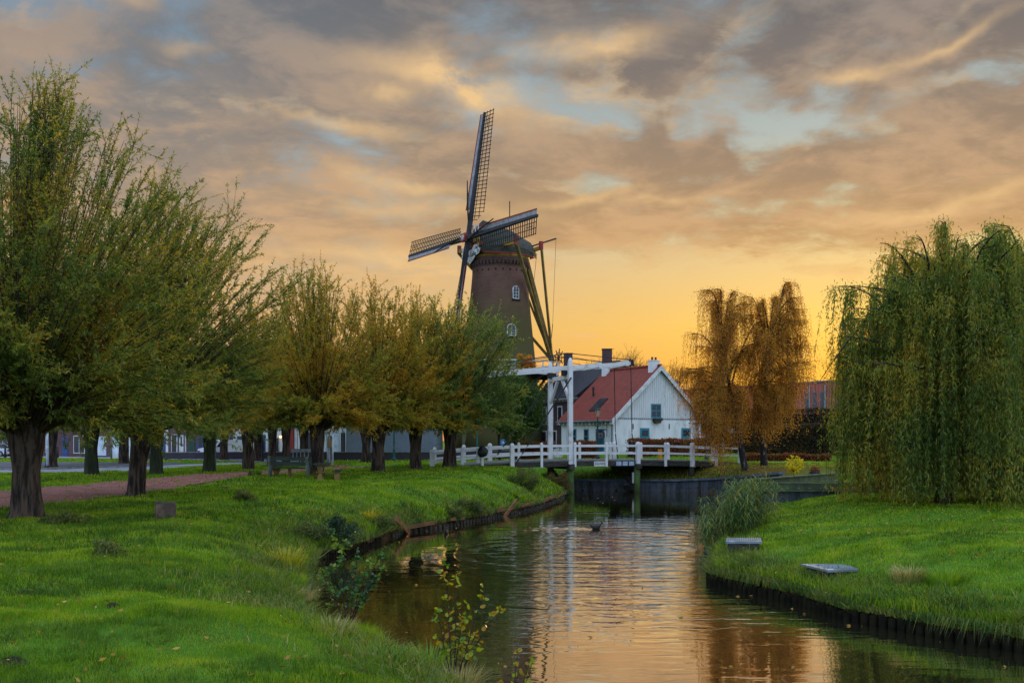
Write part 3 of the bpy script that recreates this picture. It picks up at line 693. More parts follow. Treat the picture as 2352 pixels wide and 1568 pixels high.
def post(s, p, w, base, top, name='railing_post'):
    mb = MB(); c = BP(s, p, 0); r = w / 2 * 1.414
    mb.lathe((c.x, c.y, 0), [(r, base), (r, top - w * 0.9), (r * 1.06, top - w * 0.85), (r * 1.06, top - w * 0.8), (r, top - w * 0.75), (r * 0.92, top - w * 0.35), (r * 0.45, top - 0.01), (0.01, top)], 4, ph=math.atan2(A_.y, A_.x) + math.pi / 4)
    return mb.build(name, WHITEB, br)
def rz(s): return deckz(s) + 0.93
near = [(991, .25, 1), (1060, .16, 0), (1106, .15, 0), (1174, .25, 1), (1241.6, .15, 0), (1318, .15, 0), (1390, .15, 0), (1462.6, .25, 1), (1525.6, .15, 0), (1587, .25, 1), (1642, .15, 0), (1697, .24, 1)]
far = [(1067, .22, 1), (1127, .25, 1), (1193.6, .15, 0), (1333.7, .15, 0), (1404.7, .15, 0), (1413, .24, 1), (1475, .15, 0), (1536, .24, 1), (1594, .15, 0), (1641, .22, 1), (1000, .2, 1)]
for vx, w, big in near:
    s = bs_(vx); low = deckz(s) - (0.42 if not big or 1100 < vx < 1650 else 0.5)
    post(s, -0.2, w, low if 1080 < vx < 1650 else min(low, 1.5), deckz(s) + (1.17 if big else 1.14))
for vx, w, big in far:
    s = bsf(vx); post(s, 4.1, w, deckz(s) - 0.3, deckz(s) + (1.17 if big else 1.14))
def rail(p, s0, s1, dz, h=0.13, w=0.07, n=20):
    mb = MB()
    for i in range(n):
        a = s0 + (s1 - s0) * i / n; b = s0 + (s1 - s0) * (i + 1) / n
        mb.bar(BP(a, p, deckz(a) + dz), BP(b, p, deckz(b) + dz), w, h)
    return mb.build('handrail', WHITEB, br)
for dz in (0.90, 0.42):
    rail(-0.2, bs_(991), -0.15, dz); rail(-0.2, 0.15, bs_(1697), dz)
    rail(4.1, bsf(1000), -0.15, dz); rail(4.1, 0.15, bsf(1641), dz)
# portal
def zy(vy, D): return CZ - (vy - 1010) / F * D
for p in (0.0, 3.9):
    mb = MB(); c = BP(0, p, 0); r = 0.285 / 2 * 1.414
    mb.lathe((c.x, c.y, 0), [(r * 1.12, 1.72), (r * 1.08, 2.3), (r * 1.0, 3.6), (r * .96, 7.9), (r * 1.0, 8.1), (r * .8, 8.45), (0.05, 8.62)], 4, ph=math.atan2(A_.y, A_.x) + math.pi / 4)
    mb.build('portal_post', WHITEB, br)
    mb = MB(); mb.tube([BP(-0.1 if p else 0.1, p, -0.8), BP(0, p, 1.85)], [0.2, 0.2], 10); mb.build('pile', GWOOD, br, True)
mb = MB(); mb.bar(BP(0, -0.1, 7.42), BP(0, 4.0, 7.42), 0.24, 0.26); mb.build('crossbeam', WHITEB, br)
for p0, p1 in ((0.15, 1.5), (3.75, 2.4)):
    mb = MB(); mb.bar(BP(0, p0, 5.95), BP(0, p1, 7.28), 0.16, 0.2); mb.build('knee_brace', WHITEB, br)
mb = MB(); mb.bar(BP(-.05, -0.5, 1.7), BP(-.05, 4.4, 1.7), 0.34, 0.34)
mb.bar(BP(0, 0.1, 1.5), BP(0, 2.1, 0.75), 0.16, 0.2); mb.bar(BP(0, 3.8, 1.5), BP(0, 1.9, 0.75), 0.16, 0.2)
mb.build('pier_frame', DWOOD, br)
# balance beams
for p in (0.55, 3.35):
    mb = MB(); mb.bar(BP(-9.0, p, 7.22), BP(-0.3, p, 8.0), 0.2, 0.27, w1=0.2, h1=0.25); mb.bar(BP(-0.3, p, 8.0), BP(4.55, p, 8.42), 0.2, 0.25, w1=0.18, h1=0.2)
    mb.build('balance_beam', WHITEB, br)
    mb = MB(); mb.box(-0.25, 0.25, -0.2, 0.2, -0.22, 0.12)
    mb.T = frame(BP(-0.1, p, 7.72), A_, PB, Vector((0, 0, 1))); mb.v = [mb.T @ q for q in mb.v]; mb.build('pivot_bearing', IRON, br)
    mb = MB(); mb.tube([BP(-8.6, p, 7.5), BP(0, p, 8.95), BP(4.5, p, 8.62)], 0.028, 5); mb.tube([BP(-6, p, 7.7), BP(0, p, 8.75), BP(2.4, p, 8.4)], 0.02, 5)
    mb.tube([BP(0, p, 7.9), BP(0, p, 8.98)], 0.03, 5); mb.build('truss_rod', IRON, br)
    # lifting chain: rod above, links below
    mb = MB(); mb.tube([BP(4.4, p, 8.3), BP(4.48, p, 3.9)], 0.028, 6)
    for i in range(15):
        z_ = 3.85 - i * 0.12; e = 0.035 if i % 2 else 0.012; f_ = 0.012 if i % 2 else 0.035
        mb.bar(BP(4.48 + i * .004, p - 0.35 * i / 15, z_), BP(4.484 + i * .004, p - 0.35 * (i + 1) / 15, z_ - 0.13), e * 2, f_ * 2)
    mb.build('lifting_chain', IRON, br)
    mb = MB(); mb.bar(BP(4.36, p, 8.42), BP(4.56, p, 8.45), 0.3, 0.42); mb.build('chain_shackle', IRON, br)
for s_, w_ in ((-8.9, 0.5), (-7.6, 0.3), (2.2, 0.2), (4.1, 0.22)):
    mb = MB(); z_ = 7.25 + (s_ + 9) * 0.088; mb.bar(BP(s_, 0.4, z_), BP(s_, 3.5, z_), w_, 0.34); mb.build('tie_beam', WHITEB, br)
# iron stays down to the deck edge
for p, s1, z1 in ((-0.18, bs_(1178), 1.72), (4.08, bsf(1141), 2.3)):
    mb = MB(); mb.tube([BP(0, p, 7.35), BP(s1, p - 0.02, z1)], 0.045, 6); mb.build('iron_stay', IRON, br)
# right-hand pier
for p in (0.0, 3.9):
    mb = MB(); mb.tube([BP(bs_(1463.5), p, -0.8), BP(bs_(1463.5), p, 1.85)], 0.2, 10); mb.build('pile', GWOOD if p == 0 else DWOOD, br, True)
s = bs_(1463.5)
mb = MB(); mb.bar(BP(s, -0.4, 1.72), BP(s, 4.3, 1.72), 0.32, 0.3); mb.bar(BP(s, 0, 0.25), BP(s, 3.9, 0.25), 0.22, 0.26); mb.bar(BP(s, 3.7, 1.6), BP(s, 0.2, 0.35), 0.18, 0.22)
mb.build('pier_frame', DWOOD, br)
for vx in (1588, 1650):
    s = bs_(vx)
    for p in (0, 3.9):
        mb = MB(); mb.bar(BP(s, p, 0.3), BP(s, p, 1.7), 0.26, 0.26, up=A_); mb.build('land_pile', DWOOD, br)
for vx in (1180,):
    s = bs_(vx)
    for p in (0, 3.9):
        mb = MB(); mb.bar(BP(s, p, 0.3), BP(s, p, 1.75), 0.26, 0.26, up=A_); mb.build('land_pile', DWOOD, br)
mb = MB(); mb.bar(BP(bs_(1457), 0.2, 0.6), BP(bs_(1457), 0.2, 1.3), 0.12, 0.04, up=PB); mb.build('depth_gauge', WHITEB, br)
# name board and three plates on the fascia
SIGNW = mat('sign_white', lin('#d8dbd8'), lin('#bcc2c0'), 5, 0.5)
INK = mat('sign_ink', lin('#1d3038'), lin('#142028'), 5, 0.6)
s = bs_(1378)
T = frame(BP(s, -0.125, deckz(s) - 0.24), A_, Vector((0, 0, 1)), -PB)
mb = MB(T); mb.box(-0.46, 0.46, -0.155, 0.155, 0, 0.03); nb_ = mb.build('name_board', SIGNW, br)
text_mesh('lettering', 'Slickbrug', 0.245, T @ Matrix.Translation((0, 0.02, 0.034)), INK, nb_, shear=0.35)
for k in range(3):
    T2 = frame(BP(bs_(1419.5 + k * 14.6), -0.125, deckz(4) - 0.235), A_, Vector((0, 0, 1)), -PB)
    mb = MB(T2); mb.box(-0.175, 0.175, -0.135, 0.135, 0, 0.02); mb.build('tile_plate', mat('plate_blue_white', lin('#aebfca'), lin('#7f9cb4'), 9, 0.4), br)
# dark bag and pale cloth hung on the railing
bg_ = thing('hanging_bag', BP(bs_(1102), -0.35, 2.9), 'dark bin bag slung over the left part of the white bridge railing', 'bag')
mb = MB(); c = BP(bs_(1104), -0.36, 2.72)
mb.lathe(c, [(0.05, 0.36), (0.2, 0.25), (0.34, 0.05), (0.36, -0.1), (0.24, -0.28), (0.08, -0.38)][::-1], 10, sy=0.5, jit=0.05); mb.build('bag', mat('bin_bag', lin('#24302c'), lin('#161c1a'), 5, 0.4, 0.5), bg_, True)
mb = MB(); mb.bar(BP(bs_(1095), -0.3, 2.95), BP(bs_(1095), -0.3, 2.0), 0.2, 0.03, up=PB); mb.build('cloth', WHITE, bg_)

# ------------------------------------------------------------------ quay walls
QF = thing('quay_wall', (8, 66.4, 0), 'low grey quay wall with flat capping on the far side beyond the bridge', 'quay wall')
ql = [(-16, 70.4), (-8, 69.9), (-2, 68.9), (1.9, 67.9), (3.6, 67.1), (7, 66.5), (11.06, 65.4), (13.2, 63.3), (15.6, 57.5)]
qz = [0.7, 0.7, 0.7, 0.7, 0.72, 0.72, 0.76, 0.95, 1.5]
mb = MB(); cp = MB()
for i in range(len(ql) - 1):
    a, b = ql[i], ql[i + 1]
    mb.bar((a[0], a[1] + .12, (qz[i] - 0.7) / 2), (b[0], b[1] + .12, (qz[i + 1] - 0.7) / 2), 0.2, qz[i] + 0.6, h1=qz[i + 1] + 0.6)
    cp.bar((a[0], a[1] + .06, qz[i]), (b[0], b[1] + .06, qz[i + 1]), 0.42, 0.13)
mb.build('wall', BWOOD, QF); cp.build('capping', mat('quay_cap', lin('#5f7078'), lin('#46525a'), 2, 0.8, 0.2), QF)
for i in range(3, len(ql) - 1):
    a, b = Vector((*ql[i], 0)), Vector((*ql[i + 1], 0)); n = max(1, int((b - a).length / 1.9))
    for k in range(n):
        p = a.lerp(b, (k + .5) / n); z_ = qz[i] + (qz[i + 1] - qz[i]) * (k + .5) / n
        q = MB(); q.bar((p.x, p.y - 0.03, -0.5), (p.x, p.y - 0.03, z_ - 0.075), 0.17, 0.13, up=(0, 1, 0)); q.build('wall_stud', DWOOD, QF)
PR = thing('timber_pier', (10.1, 43, 0), 'weathered grey timber pier wall with bolted top beam beside the weeping willow', 'quay wall')
c0 = Vector((10.1, 42.95, 0)); c1 = Vector((19, 43.0, 0)); c2 = Vector((16.8, 51.6, 0))
x = c0.x
while x < c1.x:
    w = random.uniform(0.22, 0.34); q = MB(); y_ = 43.0 + random.uniform(-0.015, 0.015)
    q.box(x, x + w - 0.012, y_, y_ + 0.07, -0.6, 1.3); q.build('plank', BWOOD, PR); x += w
dirb = (c2 - c0).normalized(); L = (c2 - c0).length; nrm = Vector((-dirb.y, dirb.x, 0)); t = 0.3
while t < L:
    w = 0.5; q = MB(); q.bar(c0 + dirb * (t) + Vector((0, 0, 0.35)), c0 + dirb * (t + w - .015) + Vector((0, 0, 0.35)), 0.07, 1.9); q.build('plank', BWOOD, PR); t += w
CAPW = mat('mossy_cap_beam', lin('#5a6a48'), lin('#454c40'), 2.2, 0.85, 0.4)
mb = MB(); mb.box(10.02, 19, 42.84, 42.99, 1.18, 1.5); mb.build('cap_beam', CAPW, PR)
mb = MB(); mb.box(10.0, 19, 42.82, 43.1, 1.503, 1.56); mb.build('cap_board', CAPW, PR)
mb = MB(); mb.bar(c0 + Vector((0.25, .28, 1.50)), c2 + Vector((0, 0, 1.50)), 0.14, 0.3); mb.build('cap_beam', CAPW, PR)
mb = MB(); mb.bar(c0 + Vector((0.2, .2, 1.68)), c2 + Vector((0, 0, 1.68)), 0.3, 0.05); mb.build('cap_board', CAPW, PR)
for i in range(18):
    q = MB(); xx = 10.45 + i * 0.47; q.tube([(xx, 42.845, 1.33), (xx, 42.80, 1.33)], 0.03, 8); q.build('bolt', GALV, PR)

# ------------------------------------------------------------------ bank edging
def revet(label, pts, step, r, top, planks, name, m, pm, zj=0.05):
    t = thing(name, (pts[0][0], pts[0][1], 0), label, 'revetment')
    pl_ = np.array(pts, float); s = np.r_[0, np.cumsum(np.hypot(*np.diff(pl_, axis=0).T))]
    n = min(98, int(s[-1] / step)); q = np.linspace(0, s[-1], n); X = np.interp(q, s, pl_[:, 0]); Y = np.interp(q, s, pl_[:, 1])
    for a, b in zip(X, Y):
        mb = MB(); h = top + random.uniform(-zj, zj)
        mb.tube([(a, b, -0.7), (a, b, h - 0.03), (a, b, h)], [r, r, r * 0.6], 8); mb.build('pile', m, t, True)
    for (i0, i1, z0, z1, h_) in planks:
        a = (float(np.interp(i0, [0, 1], [0, s[-1]])), float(i1 * s[-1]))
        p0 = (np.interp(a[0], s, pl_[:, 0]), np.interp(a[0], s, pl_[:, 1])); p1 = (np.interp(a[1], s, pl_[:, 0]), np.interp(a[1], s, pl_[:, 1]))
        mb = MB(); mb.bar((p0[0] + .1, p0[1] - 0.12, z0), (p1[0] + .1, p1[1] - 0.12, z1), 0.07, h_); mb.build('waling_plank', pm, t)
    return t
PILE = mat('wet_pile', lin('#13120e'), lin('#201e14'), 4, 0.95, 0.5, spec=.05)
revet('dark round piles edging the right bank below the fishing platforms', [(5.25, 26), (4.8, 24.2), (4.75, 23.45), (5.0, 22.85), (5.27, 22.2), (5.55, 21.4), (5.95, 20.5), (6.32, 18.7), (6.93, 17.8), (7.43, 16.9), (8.18, 15.95), (9.6, 14.4)], 0.19, 0.085, 0.2, [], 'pile_edging', PILE, OWOOD)
revet('old broken plank and pile edging along the left bank near the bridge', [(-4.2, 35.2), (-3.98, 36.3), (-2.66, 38.5), (-1.3, 42), (-0.08, 45.4), (1.1, 48.9), (1.9, 52.6), (2.64, 55.9), (3.05, 58.6)], 0.31, 0.06, 0.13,
      [(0.03, 0.12, .22, .27, .13), (0.17, 0.22, .3, .26, .1), (0.27, 0.31, .34, .36, .18), (0.37, 0.41, .33, .37, .16), (0.40, 0.475, -.05, .62, .16), (0.5, 0.56, .3, .36, .1), (0.68, 0.80, .3, .38, .14), (0.85, .95, .27, .36, .1), (-0.0, 0.055, .65, .02, .2)], 'plank_edging', DWOOD, OWOOD)
revet('rotting timber piles in the bank inlet beside the bush on the near left bank', [(-5.0, 25.2), (-5.22, 26.3), (-5.45, 28.3), (-5.15, 29.2), (-4.85, 30.4), (-4.55, 31.9), (-4.4, 33.2)], 0.17, 0.05, 0.16, [], 'inlet_piles', PILE, OWOOD, 0.1)

# ------------------------------------------------------------------ tower mill
MC = Vector((-1.26, 102, 0)); AX = Vector((0.849, 0.529, 0)); WW = Vector((0.529, -0.849, 0)); UZ = Vector((0, 0, 1))
mill = thing('windmill', (MC.x, MC.y, 1.6), 'tall round brick windmill with four lattice sails and thatched grey cap', 'windmill')
MBRICK = brickmat('mill_brick', lin('#5f4238'), lin('#6e4c3e'), lin('#5e5248'), bw=0.3, bh=0.09, axis=(0.8, 0.6), green=(14.5, 19.5, lin('#4a4a26'), 0))
prof = [(4.75, 1.3), (4.4, 4.0), (4.05, 7.5), (3.75, 10.5), (3.45, 13.5), (3.15, 16.5), (2.9, 19.3), (2.76, 20.9)]
mb = MB(); mb.lathe(MC, prof, 48); mb.build('tower', MBRICK, mill, True)
mb = MB(); mb.lathe(MC, [(2.78, 20.9), (2.8, 21.1), (2.9, 21.15), (2.9, 21.3), (2.98, 21.36), (2.98, 21.5), (3.02, 21.55), (3.02, 21.72)], 48)
for i in range(48):
    a = 2 * math.pi * i / 48; e = Vector((math.cos(a), math.sin(a), 0)); mb.bar(MC + e * 2.95 + UZ * 21.02, MC + e * 2.99 + UZ * 21.4, 0.12, 0.16)
mb.build('cornice', mat('cornice_brick', lin('#4b3a36'), lin('#5d4740'), 3, 0.9, 0.3), mill)
HOLE = mat('vent_hole', lin('#241c1c'), lin('#1b1516'), 3, 0.9)
for i in range(24):
    a = 2 * math.pi * (i + .5) / 24; e = Vector((math.cos(a), math.sin(a), 0)); s_ = Vector((-e.y, e.x, 0)); p = MC + e * 2.79 + UZ * 20.45
    if e.y < 0.3:
        mb = MB(); mb.bar(p - e * .1, p + e * 0.03, 0.14, 0.2); mb.build('putlog_hole', HOLE, mill)
YELL = mat('ochre_paint', lin('#b08a34'), lin('#8a6a2a'), 2, 0.6, 0.15)
YELD = mat('olive_ochre', lin('#7c6830'), lin('#5c4e28'), 1.2, 0.65, 0.2)
REDP2 = mat('mill_red', lin('#8e2f2a'), lin('#6f2826'), 2, 0.6)
mb = MB(); mb.lathe(MC, [(3.05, 21.74), (3.07, 22.08)], 48); mb.build('curb_ring', YELL, mill, True)
# cap
CAPT = mat('weathered_cap', lin('#44463e'), lin('#32362f'), 1.6, 0.95, 0.5, 18, stretch=(1, 1, 2.5))
secs = [(-3.15, 1.5, 22.35, 1.7), (-2.9, 1.95, 22.05, 2.75), (-2.0, 2.6, 22.02, 3.65), (-0.5, 3.05, 22.02, 3.4), (1.2, 2.9, 22.02, 2.95), (2.6, 2.2, 22.05, 2.35), (3.6, 1.3, 22.2, 1.85)]
cs = [(-1, 0), (-1.02, .2), (-.8, .48), (-.5, .73), (-.2, .93), (0, 1.0), (.2, .93), (.5, .73), (.8, .48), (1.02, .2), (1, 0)]
mb = MB(); rows = []
for a, hw, zb, h in secs: rows.append(mb.addv([MC + AX * a + WW * (u * hw) + UZ * (zb + q * h) for u, q in cs]))
for i in range(len(rows) - 1):
    for k in range(len(cs)):
        k2 = (k + 1) % len(cs); mb.f.append((rows[i] + k, rows[i] + k2, rows[i + 1] + k2, rows[i + 1] + k))
mb.f.append(tuple(rows[0] + k for k in range(len(cs)))); mb.f.append(tuple(rows[-1] + k for k in range(len(cs)))[::-1])
mb.build('cap', CAPT, mill)
mb = MB()
for sgn in (-1, 1):
    for i in range(len(secs) - 1):
        a, hw, zb, h = secs[i]; a2, hw2, zb2, h2 = secs[i + 1]
        mb.bar(MC + AX * a + WW * (sgn * (hw + .03)) + UZ * (zb - .02), MC + AX * a2 + WW * (sgn * (hw2 + .03)) + UZ * (zb2 - .02), 0.1, 0.14)
mb.build('cap_edge', REDP2, mill)
mb = MB(); p = MC + AX * 1.6
mb.tube([MC + AX * 1.2 + UZ * 24.8, MC + AX * 1.2 + UZ * 28.0], 0.05, 6); mb.build('lightning_rod', IRON, mill)
# front: shaft head, red breast beams, ochre panels and the white painted board
TAU = R(8); NV = Vector((-0.849 * math.cos(TAU), -0.529 * math.cos(TAU), math.sin(TAU))); UP = Vector((0.849 * math.sin(TAU), 0.529 * math.sin(TAU), math.cos(TAU)))
HUB = Vector((-4.42, 100.0, 23.6))
mb = MB(); mb.bar(HUB - NV * 1.4, HUB + NV * 0.55, 0.62, 0.62, up=UP); mb.build('windshaft', IRON, mill)
mb = MB(); mb.bar(HUB + NV * 0.3, HUB + NV * 0.62, 0.82, 0.82, up=UP); ph_ = mb.build('poll_end', REDP2, mill)
mb = MB()
for k in range(4):
    a = k * math.pi / 4; e = WW * math.cos(a) + UP * math.sin(a); mb.bar(HUB + NV * 0.63 - e * 0.32, HUB + NV * 0.63 + e * 0.32, 0.07, 0.03, up=NV)
mb.build('star', WHITE, ph_)
FR = MC + AX * -3.2
def fp(u, z_, o=0.0): return FR + WW * u + UZ * z_ - AX * o
mb = MB(); mb.bar(fp(-1.7, 22.95, -.1), fp(1.7, 22.95, -.1), 0.3, 0.34); mb.bar(fp(-.9, 24.5, -.2), fp(.95, 22.9, -.05), 0.2, 0.22); mb.bar(fp(0.9, 24.6, -.2), fp(1.45, 22.3, 0.02), 0.18, 0.22); mb.build('breast_beam', REDP2, mill)
mb = MB()
for u0, u1, z0, z1 in ((-1.3, -.75, 23.15, 23.75), (-.65, -.1, 23.15, 23.75), (0.0, .5, 23.2, 23.65), (.6, 1.0, 23.25, 23.7), (1.1, 1.5, 23.2, 23.7), (1.2, 1.55, 22.6, 23.1)):
    mb.prism([(u0, z0), (u1, z0), (u1, z1), (u0, z1)], 0.05, 0.12, lambda u, z_, o: fp(u, z_, o))
mb.build('ochre_panel', mat('ochre_panel_paint', lin('#c9a24e'), lin('#a88640'), 4, 0.6), mill)
mb = MB()
for u in (-.2, .35, .9):
    mb.prism([(u, 24.0), (u + .16, 24.0), (u + .3, 25.0), (u + .12, 25.0)], .02, .07, lambda q, z_, o: fp(q, z_, o - .1))
mb.build('white_trim', WHITE, mill)
bd = [(-1.9, 22.95), (-1.75, 22.4), (-1.95, 22.0), (-1.2, 21.75), (-.7, 21.35), (-.1, 21.2), (.35, 21.4), (.8, 21.8), (1.5, 21.95), (1.9, 22.4), (1.55, 22.5), (1.1, 22.95), (0.5, 22.9), (0.2, 22.55), (-.5, 22.5), (-.9, 22.9)]
mb = MB(); mb.prism(bd, 0.14, 0.2, lambda u, z_, o: fp(u, z_, o)); bdo = mb.build('front_board', WHITE, mill)
Tb = frame(fp(0, 22.02, 0.215), WW, UZ, -AX)
text_mesh('lettering', 'De Lelie', 0.62, Tb, INK, bdo, bold=0.008)
text_mesh('lettering', '1998', 0.34, Tb @ Matrix.Translation((1.05, 0.52, 0)), INK, bdo)
text_mesh('lettering', '*', 0.8, Tb @ Matrix.Translation((1.45, 0.02, 0)), INK, bdo); text_mesh('lettering', '*', 0.8, Tb @ Matrix.Translation((-1.4, 0.02, 0)), INK, bdo)
# sails
STOCK = mat('tarred_stock', lin('#33343a'), lin('#26272c'), 2, 0.7)
LATH = mat('sail_lath', lin('#2b2824'), lin('#211f1c'), 2, 0.8)
SAILW = mat('sail_board_white', lin('#8f9397'), lin('#73787f'), 1.5, 0.5)
SAILR = mat('sail_board_red', lin('#8a2a28'), lin('#6d2424'), 2, 0.5)
RL = 13.05
dirs = [(UP, WW, .0), (WW, -UP, .28), (-UP, -WW, .0), (-WW, UP, .28)]
phi = R(-1.0); c_, s_ = math.cos(phi), math.sin(phi)
U2 = UP * c_ - WW * s_; W2 = WW * c_ + UP * s_
dirs = [(U2, W2, .0), (W2, -U2, .22), (-U2, -W2, .0), (-W2, U2, .22)]
for d_, s2, off in dirs[:2]:
    o_ = HUB + NV * off; mb = MB()
    mb.bar(o_, o_ + d_ * RL, 0.42, 0.4, up=NV, w1=0.24, h1=0.2); mb.bar(o_, o_ - d_ * RL, 0.42, 0.4, up=NV, w1=0.24, h1=0.2); mb.build('stock', STOCK, mill)
for d_, s2, off in dirs:
    o_ = HUB + NV * off
    def sp(r, q, e=0.0):
        th = R(-25 + 21 * r / RL); return o_ + d_ * r + s2 * (q * math.cos(th)) + NV * (q * math.sin(th) + e)
    mb = MB(); n = 29
    for i in range(n):
        r = 1.9 + (RL - .1 - 1.9) * i / (n - 1); q1 = 1.68 if i > 1 else .9 + .4 * i
        mb.bar(sp(r, -0.05), sp(r, q1), 0.05, 0.07, up=NV)
    for q in (0.56, 1.1, 1.65):
        for k in range(6):
            r0 = (2.6 if q > 1.5 else 2.0); ra = r0 + (RL - r0) * k / 6; rb2 = r0 + (RL - r0) * (k + 1) / 6; mb.bar(sp(ra, q, .05), sp(rb2, q, .05), 0.055, 0.05, up=NV)
    mb.bar(sp(11.3, .85, .05), sp(12.4, .85, .05), 0.05, 0.05, up=NV)
    mb.build('sail_lattice', LATH, mill)
    mb = MB(); r0 = 2.9
    mb.prism([(r0, -.2), (RL - .1, -.14), (RL - .1, -.54), (r0 + .15, -.62)], 0.02, 0.06, lambda r, q, e: sp(r, q, e))
    lb = mb.build('leading_board', SAILW, mill)
    mb = MB(); mb.prism([(r0 + .1, -.61), (RL - .1, -.53), (RL - .1, -.66), (r0, -.75)], 0.02, 0.07, lambda r, q, e: sp(r, q, e)); mb.build('red_edge', SAILR, lb)
    mb = MB(); mb.tube([sp(1.2, 0.15, .25), sp(3.4, -.3, .3), sp(6.0, -.85, .3)], [.07, .09, .05], 6); mb.build('rolled_sail', LATH, mill)
# tail beams
TP = MC + AX * 6.35 + UZ * 11.9
nearF = Vector((PX(1186, 97.2), 97.2, zy(556, 97.2))); farF = Vector((PX(1054, 107), 107, zy(578, 107)))
nearR = Vector((PX(1244, 101.4), 101.4, zy(568, 101.4))); farR = MC + AX * 3.2 - WW * 2.6 + UZ * 22.8; rear = MC + AX * 3.2 + UZ * 22.2
mb = MB(); mb.bar(nearF, farF, 0.34, 0.36); mb.build('spreader_beam', YELL, mill)
mb = MB(); mb.bar(nearR, farR, 0.3, 0.34); mb.build('spreader_beam', YELL, mill)
for e, dd in ((nearF, (nearF - farF).normalized()), (farF, (farF - nearF).normalized()), (nearR, (nearR - farR).normalized())):
    mb = MB(); mb.bar(e - UZ * .25 - dd * .1, e + UZ * .62 - dd * .1, 0.34, 0.3, up=dd); mb.build('red_beam_end', REDP2, mill)
for a in (nearF, farF): mb = MB(); mb.bar(a - UZ * .2, TP, 0.3, 0.3); mb.build('tail_brace', YELD, mill)
for a in (nearR, farR): mb = MB(); mb.bar(a - UZ * .2, TP + AX * .15, 0.24, 0.24); mb.build('tail_brace', YELD, mill)
mb = MB(); mb.bar(rear, TP + AX * .2 - UZ * .4, 0.42, 0.42); mb.build('tail_pole', YELD, mill)
mb = MB(); hb = Vector((PX(1230, 103), 103, zy(563, 103))); ht = Vector((PX(1277, 104.5), 104.5, zy(548, 104.5))); mb.bar(hb - (ht - hb) * .6, ht, 0.14, 0.16); mb.build('hoist_boom', IRON, mill)
mb = MB(); hk = Vector((PX(1269.5, 104.8), 104.8, zy(744, 104.8))); mb.tube([ht, hk], 0.018, 5); mb.tube([hk, Vector((PX(1264.5, 104.8), 104.8, zy(800, 104.8)))], 0.04, 5)
mb.tube([Vector((PX(1233, 102.5), 102.5, zy(582, 102.5))), Vector((PX(1222, 103.5), 103.5, zy(690, 103.5)))], 0.025, 5)
mb.build('hoist_rope', IRON, mill)
WC = Vector((PX(1283, 107.6), 107.6, zy(822, 107.6)))
wh = MB(); ring = [WC + WW * (math.cos(t) * .62) + UZ * (math.sin(t) * .62) for t in [2 * math.pi * i / 16 for i in range(17)]]; wh.tube(ring, 0.045, 5)
for k in range(9):
    t = 2 * math.pi * k / 9; e = WW * math.cos(t) + UZ * math.sin(t); wh.bar(WC - e * .1, WC + e * 1.0, 0.09, 0.07)
wh.build('winch_wheel', mat('winch_wood', lin('#5a3528'), lin('#43281f'), 3, 0.7), mill)
# stage
SZ = 10.05; SRd = 6.0
mb = MB(); n = 24
for i in range(n):
    a, b = 2 * math.pi * i / n, 2 * math.pi * (i + 1) / n; e1 = Vector((math.cos(a), math.sin(a), 0)); e2 = Vector((math.cos(b), math.sin(b), 0))
    p = [MC + e1 * 3.7, MC + e2 * 3.7, MC + e2 * SRd, MC + e1 * SRd]
    mb.poly([q + UZ * SZ for q in p]); mb.poly([q + UZ * (SZ - .1) for q in p][::-1])
    mb.bar(MC + e1 * (SRd + .02) + UZ * (SZ - .08), MC + e2 * (SRd + .02) + UZ * (SZ - .08), 0.08, 0.22)
st_ = mb.build('stage_floor', WHITE, mill)
mb = MB()
for i in range(n):
    a, b = 2 * math.pi * i / n, 2 * math.pi * (i + 1) / n; e1 = Vector((math.cos(a), math.sin(a), 0)); e2 = Vector((math.cos(b), math.sin(b), 0))
    mb.bar(MC + e1 * SRd + UZ * SZ, MC + e1 * (SRd + .12) + UZ * (SZ + 1.12), 0.09, 0.09)
    for dz, w_ in ((1.1, .09), (.62, .06), (.32, .06)): mb.bar(MC + e1 * (SRd + .11) + UZ * (SZ + dz), MC + e2 * (SRd + .11) + UZ * (SZ + dz), 0.06, w_)
mb.build('stage_railing', WHITE, mill)
for i in range(14):
    a = 2 * math.pi * (i + .3) / 14; e = Vector((math.cos(a), math.sin(a), 0)); mb = MB()
    mb.bar(MC + e * 3.9 + UZ * 7.6, MC + e * 5.7 + UZ * 9.85, 0.2, 0.22); mb.bar(MC + e * 3.7 + UZ * 9.82, MC + e * 6.0 + UZ * 9.82, 0.16, 0.22); mb.build('stage_bracket', DWOOD, mill)
